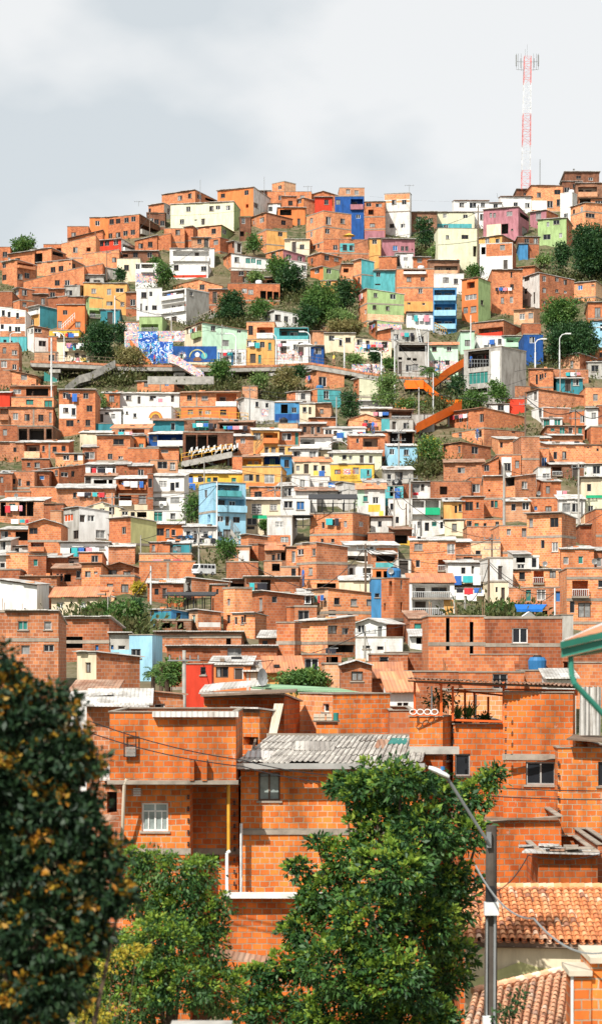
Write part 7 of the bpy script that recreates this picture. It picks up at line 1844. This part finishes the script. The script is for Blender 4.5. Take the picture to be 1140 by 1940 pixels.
tp('wood', 'roof_purlin', lambda m: [m.bar(P(772, 1290 + 0 * i, 74.2 + i * 1.8), P(1088, 1303 - i * .6, 74.2 + i * 1.8), .04) for i in range(4)])
for i, (x, y, hh_, l) in enumerate(((866, 1366, 32, 'spiky agave plant left on the brick terrace'), (886, 1364, 36, 'taller spiky agave plant on the brick terrace'), (916, 1366, 14, 'low round plant on the brick terrace'), (835, 1330, 44, 'dark leafy hanging plant behind the terrace posts'))):
    o = P(x, y, 75.8); k = 75.8 / FPX; r = thing('terrace_plant', l, 'plant', o, 0, 'terrace plants'); rs = np.random.RandomState(i + 3); n = 46 if i < 2 else 220
    m = MB(); m.tube([(0, 0, -.35), (0, 0, 0)], [.12, .17], n=9); m.build('pot', 'O' if i % 2 else 'black', r)
    if i < 2: C = rs.normal(0, .04, (n, 3)) + np.array(o); Dd = rs.normal(0, .35, (n, 3)) + np.array([0, 0, 1.3]); leaves_mesh('foliage', C, Dd * 2, hh_ * k * .9, 'lfM', r, o, .09, 0, rs)
    else: C = rs.normal(0, hh_ * k * .28, (n, 3)) * np.array([1.3, 1, .8]) + np.array(o) + np.array([0, 0, .1]); leaves_mesh('foliage', C, C - np.array(o), .16, 'lfD', r, o, .4, .5, rs)
m = MB(); m.bar(P(817, 1356, 75), P(817, 1300, 75), .04); m.bar(P(900, 1366, 76), P(901, 1316, 76), .04); tag(m.build('white_terrace_poles', 'steelW', None, P(817, 1356, 75)), 'slim white poles on the terrace', 'poles')
m = MB()
for x in (1096, 1104, 1112, 1120, 1128): m.hexa([P(x, 1393, 73.2 + (x % 3) * .05), P(x + 8, 1393, 73.3), P(x + 8, 1393, 73.34), P(x, 1393, 73.24), P(x + 2, 1300, 73.2 + (x % 3) * .05), P(x + 10, 1302, 73.3), P(x + 10, 1302, 73.34), P(x + 2, 1300, 73.24)])
tag(m.build('grey_sheet_panel', 'fibre', None, P(1096, 1393, 73.2)), 'grey upright corrugated sheet beside the tallest foreground house', 'sheet panel')
# scrap roofs on the right
sr = thing('scrap_roof', 'scrap sheets and rubble lying on the small brick shed', 'scrap', P(1000, 1612, 66)); so_ = P(1000, 1612, 66)
rs = random.Random(9)
for i in range(16):
    x = rs.uniform(988, 1120); y = 1608 + rs.uniform(-8, 2) + (x - 988) * .03; D = rs.uniform(65.5, 68)
    part(sr, so_, rs.choice(['zinc', 'fibre', 'wood', 'wood', 'rust', 'slab']), 'debris', lambda m: m.hexa([P(x - 14, y + 1, D), P(x + 14, y + rs.uniform(-2, 2), D), P(x + 14, y - 1, D + .8), P(x - 14, y - 1, D + .8), P(x - 14, y - 2, D), P(x + 14, y - 2.5, D), P(x + 14, y - 4, D + .8), P(x - 14, y - 4, D + .8)]))
m = MB(); g0 = [P(988, 1616, 65.6), P(1135, 1620, 65.6), P(1135, 1611, 68), P(1005, 1605, 68)]; m.hexa([p for p in g0] + [p + Vector((0, 0, .05)) for p in g0]); tag(m.build('tin_roof', 'zinc', None, g0[0]), 'pale tin sheet over the small brick shed at right', 'roof')
m = MB(); g0 = [P(1072, 1402, 72.4), P(1160, 1408, 72.4), P(1160, 1398, 74), P(1085, 1394, 74)]; m.hexa([p for p in g0] + [p + Vector((0, 0, .05)) for p in g0]); tag(m.build('board_roof', 'wood', None, g0[0]), 'weathered board roof beside the upright grey sheet', 'roof')
m = MB(); g0 = [P(150, 1570, 70), P(226, 1552, 70), P(205, 1545, 72), P(160, 1548, 72)]; m.hexa([p for p in g0] + [p + Vector((0, 0, .05)) for p in g0]); tag(m.build('rusty_awning', 'rust', None, g0[0]), 'rusty red awning half hidden by the blossoming tree', 'awning')
m = MB(); g0 = [P(395, 1812, 67), P(520, 1830, 67), P(510, 1815, 70), P(400, 1798, 70)]; m.hexa([p for p in g0] + [p + Vector((0, 0, .05)) for p in g0]); tag(m.build('low_rust_roof', 'rust', None, g0[0]), 'low rusty roof between the two leafy trees', 'roof')
# barrel tiled roof
def tiled(name, label, e0, e1, r0, r1, ncol, nrow, wallfn=None, pal=0):
    org = Vector(e0); root = thing(name, label, 'house', org)
    mats = []
    for q, c in enumerate(((0.74, 0.28, 0.11), (0.80, 0.38, 0.18), (0.62, 0.22, 0.09), (0.76, 0.50, 0.34), (0.38, 0.17, 0.10))):
        kx = 'tile%d_%d' % (q, pal); c = tuple(v + (.82 - v) * (.28 if pal else 0) * w_ for v, w_ in zip(c, (1, .75, .6)))
        if kx not in MAT: MAT[kx] = simple('fired_clay', c, .85, var=.35)
        mats.append(kx)
    m = MB(); rs = random.Random(3); U = (e1 - e0); V = (r0 - e0); wc = U.length / ncol; lr = V.length / nrow; nz = U.cross(V).normalized(); nz = nz if nz.z > 0 else -nz; u = U.normalized()
    for i in range(ncol):
        f = (i + .5) / ncol; a = e0.lerp(e1, f); b = r0.lerp(r1, f); d = (b - a)
        for j in range(nrow):
            p = a + d * (j / nrow) + u * rs.uniform(-.012, .012); q = a + d * ((j + 1.12) / nrow) + u * rs.uniform(-.012, .012); mi = rs.choices(range(5), [40, 28, 16, 8, 8])[0]
            lift = .028
            for cvx in (1, -1):
                pr = None; off = u * (wc * .5 if cvx < 0 else 0); R0 = wc * .36 * (1.06 if cvx > 0 else .95); R1 = wc * .36 * .86
                for k in range(7):
                    t = math.pi * k / 6; c, s = -math.cos(t), math.sin(t) * (1 if cvx > 0 else -.55)
                    A = p + off + u * c * R0 + nz * (s * R0 + (lift + .035 if cvx > 0 else .02)); B = q + off + u * c * R1 + nz * (s * R1 + (0.035 if cvx > 0 else -.01))
                    if pr: m.face([pr[0], A, B, pr[1]], mi); 
                    if cvx > 0:
                        A2 = A - nz * .018
                        if pr: m.face([pr[2], A2, A, pr[0]], mi)
                        pr = (A, B, A2)
                    else: pr = (A, B, A)
    o = m.build('tile_roof', mats, root); o.data.transform(Matrix.Translation(-org))
    dk = MB(); dk.face([e0 - nz * .12, e1 - nz * .12, r1 - nz * .12, r0 - nz * .12]); o = dk.build('roof_boards', 'wood', root); o.data.transform(Matrix.Translation(-org))
    rg = MB(); n = ncol
    for i in range(n): a = r0.lerp(r1, i / n); b = r0.lerp(r1, (i + 1.08) / n); rg.bar(a + nz * .05, b + nz * .07, .11, rs.choice([0, 1, 3]), 8)
    o = rg.build('ridge_tiles', mats, root); o.data.transform(Matrix.Translation(-org))
    if wallfn: wallfn(root, org)
    return root
e0, e1, r0_, r1_ = P(868, 1783, 54.5), P(1290, 1792, 54.5), P(858, 1684, 60), P(1250, 1684, 60)
def wf(root, org):
    part(root, org, ['c', 'D'], 'wall', lambda m: (m.face([P(880, 2100, 54.8), P(1270, 2100, 54.8), P(1270, 1792, 54.8), P(880, 1792, 54.8)]), m.face([P(880, 2100, 54.8), P(880, 1792, 54.8), P(880, 1690, 60), P(880, 2100, 60)])))
    part(root, org, 'wood', 'eave_board', lambda m: m.hexa([P(872, 1795, 54.6), P(1280, 1800, 54.6), P(1280, 1800, 54.75), P(872, 1795, 54.75), P(872, 1782, 54.6), P(1280, 1788, 54.6), P(1280, 1788, 54.75), P(872, 1782, 54.75)]))
tiled('tile_roofed_house', 'cream walled house under a barrel tile roof at the lower right', e0, e1, r0_, r1_, 27, 13, wf)
tiled('lower_tiled_house', 'lower house with a paler sloping tile roof beside the white topped pillar', P(860, 2010, 46), P(1110, 1960, 47.5), P(895, 1882, 52.5), P(1125, 1828, 54.2), 15, 17, None, 1)
m = MB(); m.face([P(880, 1880, 54.2), P(1125, 1812, 55.1), P(1125, 1790, 55.1), P(1010, 1812, 54.9), P(880, 1862, 54.4)]); tag(m.build('green_gable_strip', 'N', None, P(880, 1880, 54.2)), 'green painted wall strip between the two tile roofs', 'wall strip')
bp_ = thing('brick_pillar', 'brick chimney-like pillar with white mortar cap at the bottom right corner', 'pillar', P(1110, 2000, 41)); bo = P(1110, 2000, 41)
def pp(mat, name, fn): return part(bp_, bo, mat, name, fn)
pp('F', 'shaft', lambda m: (lambda a, b: m.box(a.x, b.x, 41, 42, a.z, b.z))(P(1084, 2000, 41), P(1119, 1846, 41)))
pp('F', 'tall_shaft', lambda m: (lambda a, b: m.box(a.x, b.x, 41.05, 42.6, a.z, b.z))(P(1119, 2000, 41.05), P(1180, 1822, 41.05)))
pp('L', 'cap', lambda m: (lambda a, b: m.box(a.x, b.x, 40.9, 42.1, a.z, b.z))(P(1076, 1848, 41), P(1120, 1838, 41)))
pp('L', 'tall_cap', lambda m: (lambda a, b: m.box(a.x, b.x, 40.9, 42.7, a.z, b.z))(P(1116, 1824, 41), P(1185, 1813, 41)))
pp('W', 'render_strip', lambda m: (lambda a, b: m.box(a.x, b.x, 40.97, 41.0, a.z, b.z))(P(1080, 2000, 41), P(1085, 1846, 41)))
# green gutter roof, close at right
gr = thing('green_gutter_roof', 'pale tiled roof edge with a bold green gutter at the right edge', 'roof', P(1100, 1245, 27)); go_ = P(1100, 1245, 27)
def gp(mat, name, fn): return part(gr, go_, mat, name, fn)
gp('gutter', 'gutter', lambda m: (m.hexa([P(1062, 1246, 27), P(1230, 1206, 27), P(1230, 1206, 27.4), P(1062, 1246, 27.4), P(1062, 1229, 27), P(1230, 1190, 27), P(1230, 1190, 27.4), P(1062, 1229, 27.4)]), m.hexa([P(1061, 1229, 26.93), P(1230, 1188, 26.93), P(1230, 1188, 27.45), P(1061, 1229, 27.45), P(1060, 1216, 26.9), P(1230, 1176, 26.9), P(1230, 1176, 27.5), P(1060, 1216, 27.5)])))
gp('clay', 'roof', lambda m: m.hexa([P(1063, 1216, 27.2), P(1230, 1176, 27.2), P(1230, 1166, 32), P(1170, 1174, 32), P(1063, 1214, 27.2), P(1230, 1174, 27.2), P(1230, 1162, 32), P(1170, 1171, 32)]))
gp('steelW', 'ridge_flashing', lambda m: m.tube([P(1064, 1217, 27.1), P(1105, 1198, 29), P(1170, 1170, 32)], .022, n=6))
gp('gutter', 'down_pipe', lambda m: m.tube([P(1080, 1244, 27.1), P(1082, 1280, 27.1), P(1088, 1296, 27.1), P(1160, 1372, 27.3)], .038, n=10))
gp('gutter', 'soffit', lambda m: m.hexa([P(1075, 1246, 27.4), P(1230, 1210, 27.4), P(1230, 1222, 30), P(1120, 1240, 30), P(1075, 1244, 27.4), P(1230, 1208, 27.4), P(1230, 1220, 30), P(1120, 1238, 30)]))
gp('g', 'end_wall', lambda m: (lambda a, b: m.box(a.x, b.x, 29, 29.3, a.z, b.z))(P(1180, 2100, 29), P(1260, 1225, 29)))
m = MB(); a = P(318, 1990, 30); b = P(436, 1956, 30); m.box(a.x, b.x, 30, 31, a.z - 3, b.z); tag(m.build('grey_parapet', 'conc', None, a), 'top of a grey concrete parapet at the bottom edge', 'parapet')
# street lamp in front
sl_ = thing('lamp_post', 'grey wooden street light post with a long slanting arm over the leafy tree', 'street light', P(928, 2050, 45)); lo_ = P(928, 2050, 45)
def lp(mat, name, fn): return part(sl_, lo_, mat, name, fn)
MAT['post'] = simple('weathered_post', (0.085, 0.07, 0.058), .9, var=.5)
lp('post', 'post', lambda m: (m.tube([P(928, 2050, 45), P(930, 1564, 45)], [.155, .115], n=12)))
lp('steelG', 'conduit', lambda m: (m.tube([P(921, 1960, 44.82), P(922, 1740, 44.84)], .02), m.tube([P(936, 1960, 44.82), P(937, 1700, 44.84)], .028)))
lp('steelW', 'junction_box', lambda m: (lambda a, b: m.box(a.x, b.x, 44.65, 44.9, a.z, b.z))(P(917, 1734, 44.7), P(944, 1710, 44.7)))
lp('black', 'bracket', lambda m: (lambda a, b: m.box(a.x, b.x, 44.75, 44.88, a.z, b.z))(P(920, 1708, 44.7), P(937, 1680, 44.7)))
lp('steelG', 'lamp_arm', lambda m: (m.tube([P(927, 1602, 44.8), P(920, 1590, 44.7), P(846, 1473, 44.2)], .035, n=8), m.hexa([P(921, 1606, 44.78), P(930, 1606, 44.78), P(930, 1606, 44.86), P(921, 1606, 44.86), P(921, 1576, 44.78), P(930, 1576, 44.78), P(930, 1576, 44.86), P(921, 1576, 44.86)])))
def head(m):
    n = 10; c0 = P(850, 1473, 44.2); c1 = P(811, 1455, 44.0); ax = (c1 - c0); L = 9; rings = []
    up = Vector((.25, 0, .97)).normalized(); sd = Vector((0, 1, 0))
    for i in range(L):
        f = i / (L - 1); wv = .13 * math.sin(math.pi * (.08 + .84 * f)) ** .5; hv = .075 * math.sin(math.pi * (.1 + .8 * f)) ** .5
        c = c0 + ax * f; rings.append([c + sd * math.cos(t) * wv + up * (math.sin(t) * hv * (1.15 if math.sin(t) > 0 else .6)) for t in [6.283 * k / n for k in range(n)]])
    for i in range(L - 1):
        for k in range(n): m.face([rings[i][k], rings[i][(k + 1) % n], rings[i + 1][(k + 1) % n], rings[i + 1][k]])
    m.face(rings[0][::-1]); m.face(rings[-1])
lh = lp('steelW', 'lamp_head', head)
lp('tank', 'photocell', lambda m: m.tube([P(838, 1459, 44.1), P(838, 1452, 44.1)], .045, n=10))
lp('steelW', 'lower_box', lambda m: (lambda a, b: m.box(a.x, b.x, 44.62, 44.84, a.z, b.z))(P(914, 1950, 44.7), P(929, 1926, 44.7)))
# loose antenna/dish near red house
o = P(497, 1303, 99); r = thing('satellite_dish', 'grey satellite dish beside the green sheet roof', 'satellite dish', o); m = MB(); m.bar((0, 0, -.2), (0, 0, .5), .03); m.build('mast', 'steelG', r); m = MB(); disc(m, 0, 0, 0, 0, 1, n=3) if False else None
for i in range(14): t0, t1 = 6.283 * i / 14, 6.283 * (i + 1) / 14; m.face([(0, .05, .5), (.38 * math.cos(t0) * .6, -.1, .5 + .42 * math.sin(t0)), (.38 * math.cos(t1) * .6, -.1, .5 + .42 * math.sin(t1))])
m.build('reflector', 'steelG', r)
# ------------------------------------------------------------------ rough weeds on the open ground between the houses, and the air
rs = np.random.RandomState(77); C = []; Dv = []
n = 5200
for i in range(n):
    D = rs.uniform(235, 420); x = rs.uniform(-.16, .16) * D; z = terr(x, D)
    if D > Dy(np.interp(570 + FPX * x / D, RX, RY)) + 4: continue
    if any(abs((x - h_['cen'].x) * h_['dx'].x + (D - h_['cen'].y) * h_['dx'].y) < h_['a'] / 2 + .9 and -1.3 < (x - h_['cen'].x) * h_['dy'].x + (D - h_['cen'].y) * h_['dy'].y < h_['b'] + .5 for h_ in HOUSES): continue
    k = 10; q = rs.normal(0, 1, (k, 3)); q[:, 2] = np.abs(q[:, 2]); sz = rs.uniform(.25, .8)
    C.append(np.array([x, D, z + .1]) + q * sz * np.array([1, 1, .45])); Dv.append(q * .5 + np.array([0, 0, .8]))
for t in TREES:
    if t[3] < 30: continue
    D0 = Dy(t[4]) - 2.5; s = D0 / FPX; x0 = (t[0] - 570) * s; W = t[2] * s
    for i in range(int(26 + t[2])):
        x = x0 + rs.normal(0, .55) * W; D = D0 + rs.normal(0, .5) * W - 1; z = terr(x, D)
        if any(abs((x - h_['cen'].x) * h_['dx'].x + (D - h_['cen'].y) * h_['dx'].y) < h_['a'] / 2 + 1.2 and -2.2 < (x - h_['cen'].x) * h_['dy'].x + (D - h_['cen'].y) * h_['dy'].y < h_['b'] + .5 for h_ in HOUSES): continue
        k = 34; q = rs.normal(0, 1, (k, 3)); q[:, 2] = np.abs(q[:, 2]); sz = rs.uniform(.4, 1.3)
        C.append(np.array([x, D, z + .2]) + q * sz * np.array([1, 1, .7])); Dv.append(q * .6 + np.array([0, 0, .5]))
o = leaves_mesh('ground_weeds', np.concatenate(C), np.concatenate(Dv), .42, 'lfB2', None, (0, 0, 0), .5, .2, rs)
tag(o, 'rough weeds and scrub covering the open soil of the hillside', 'ground cover', kind='stuff')
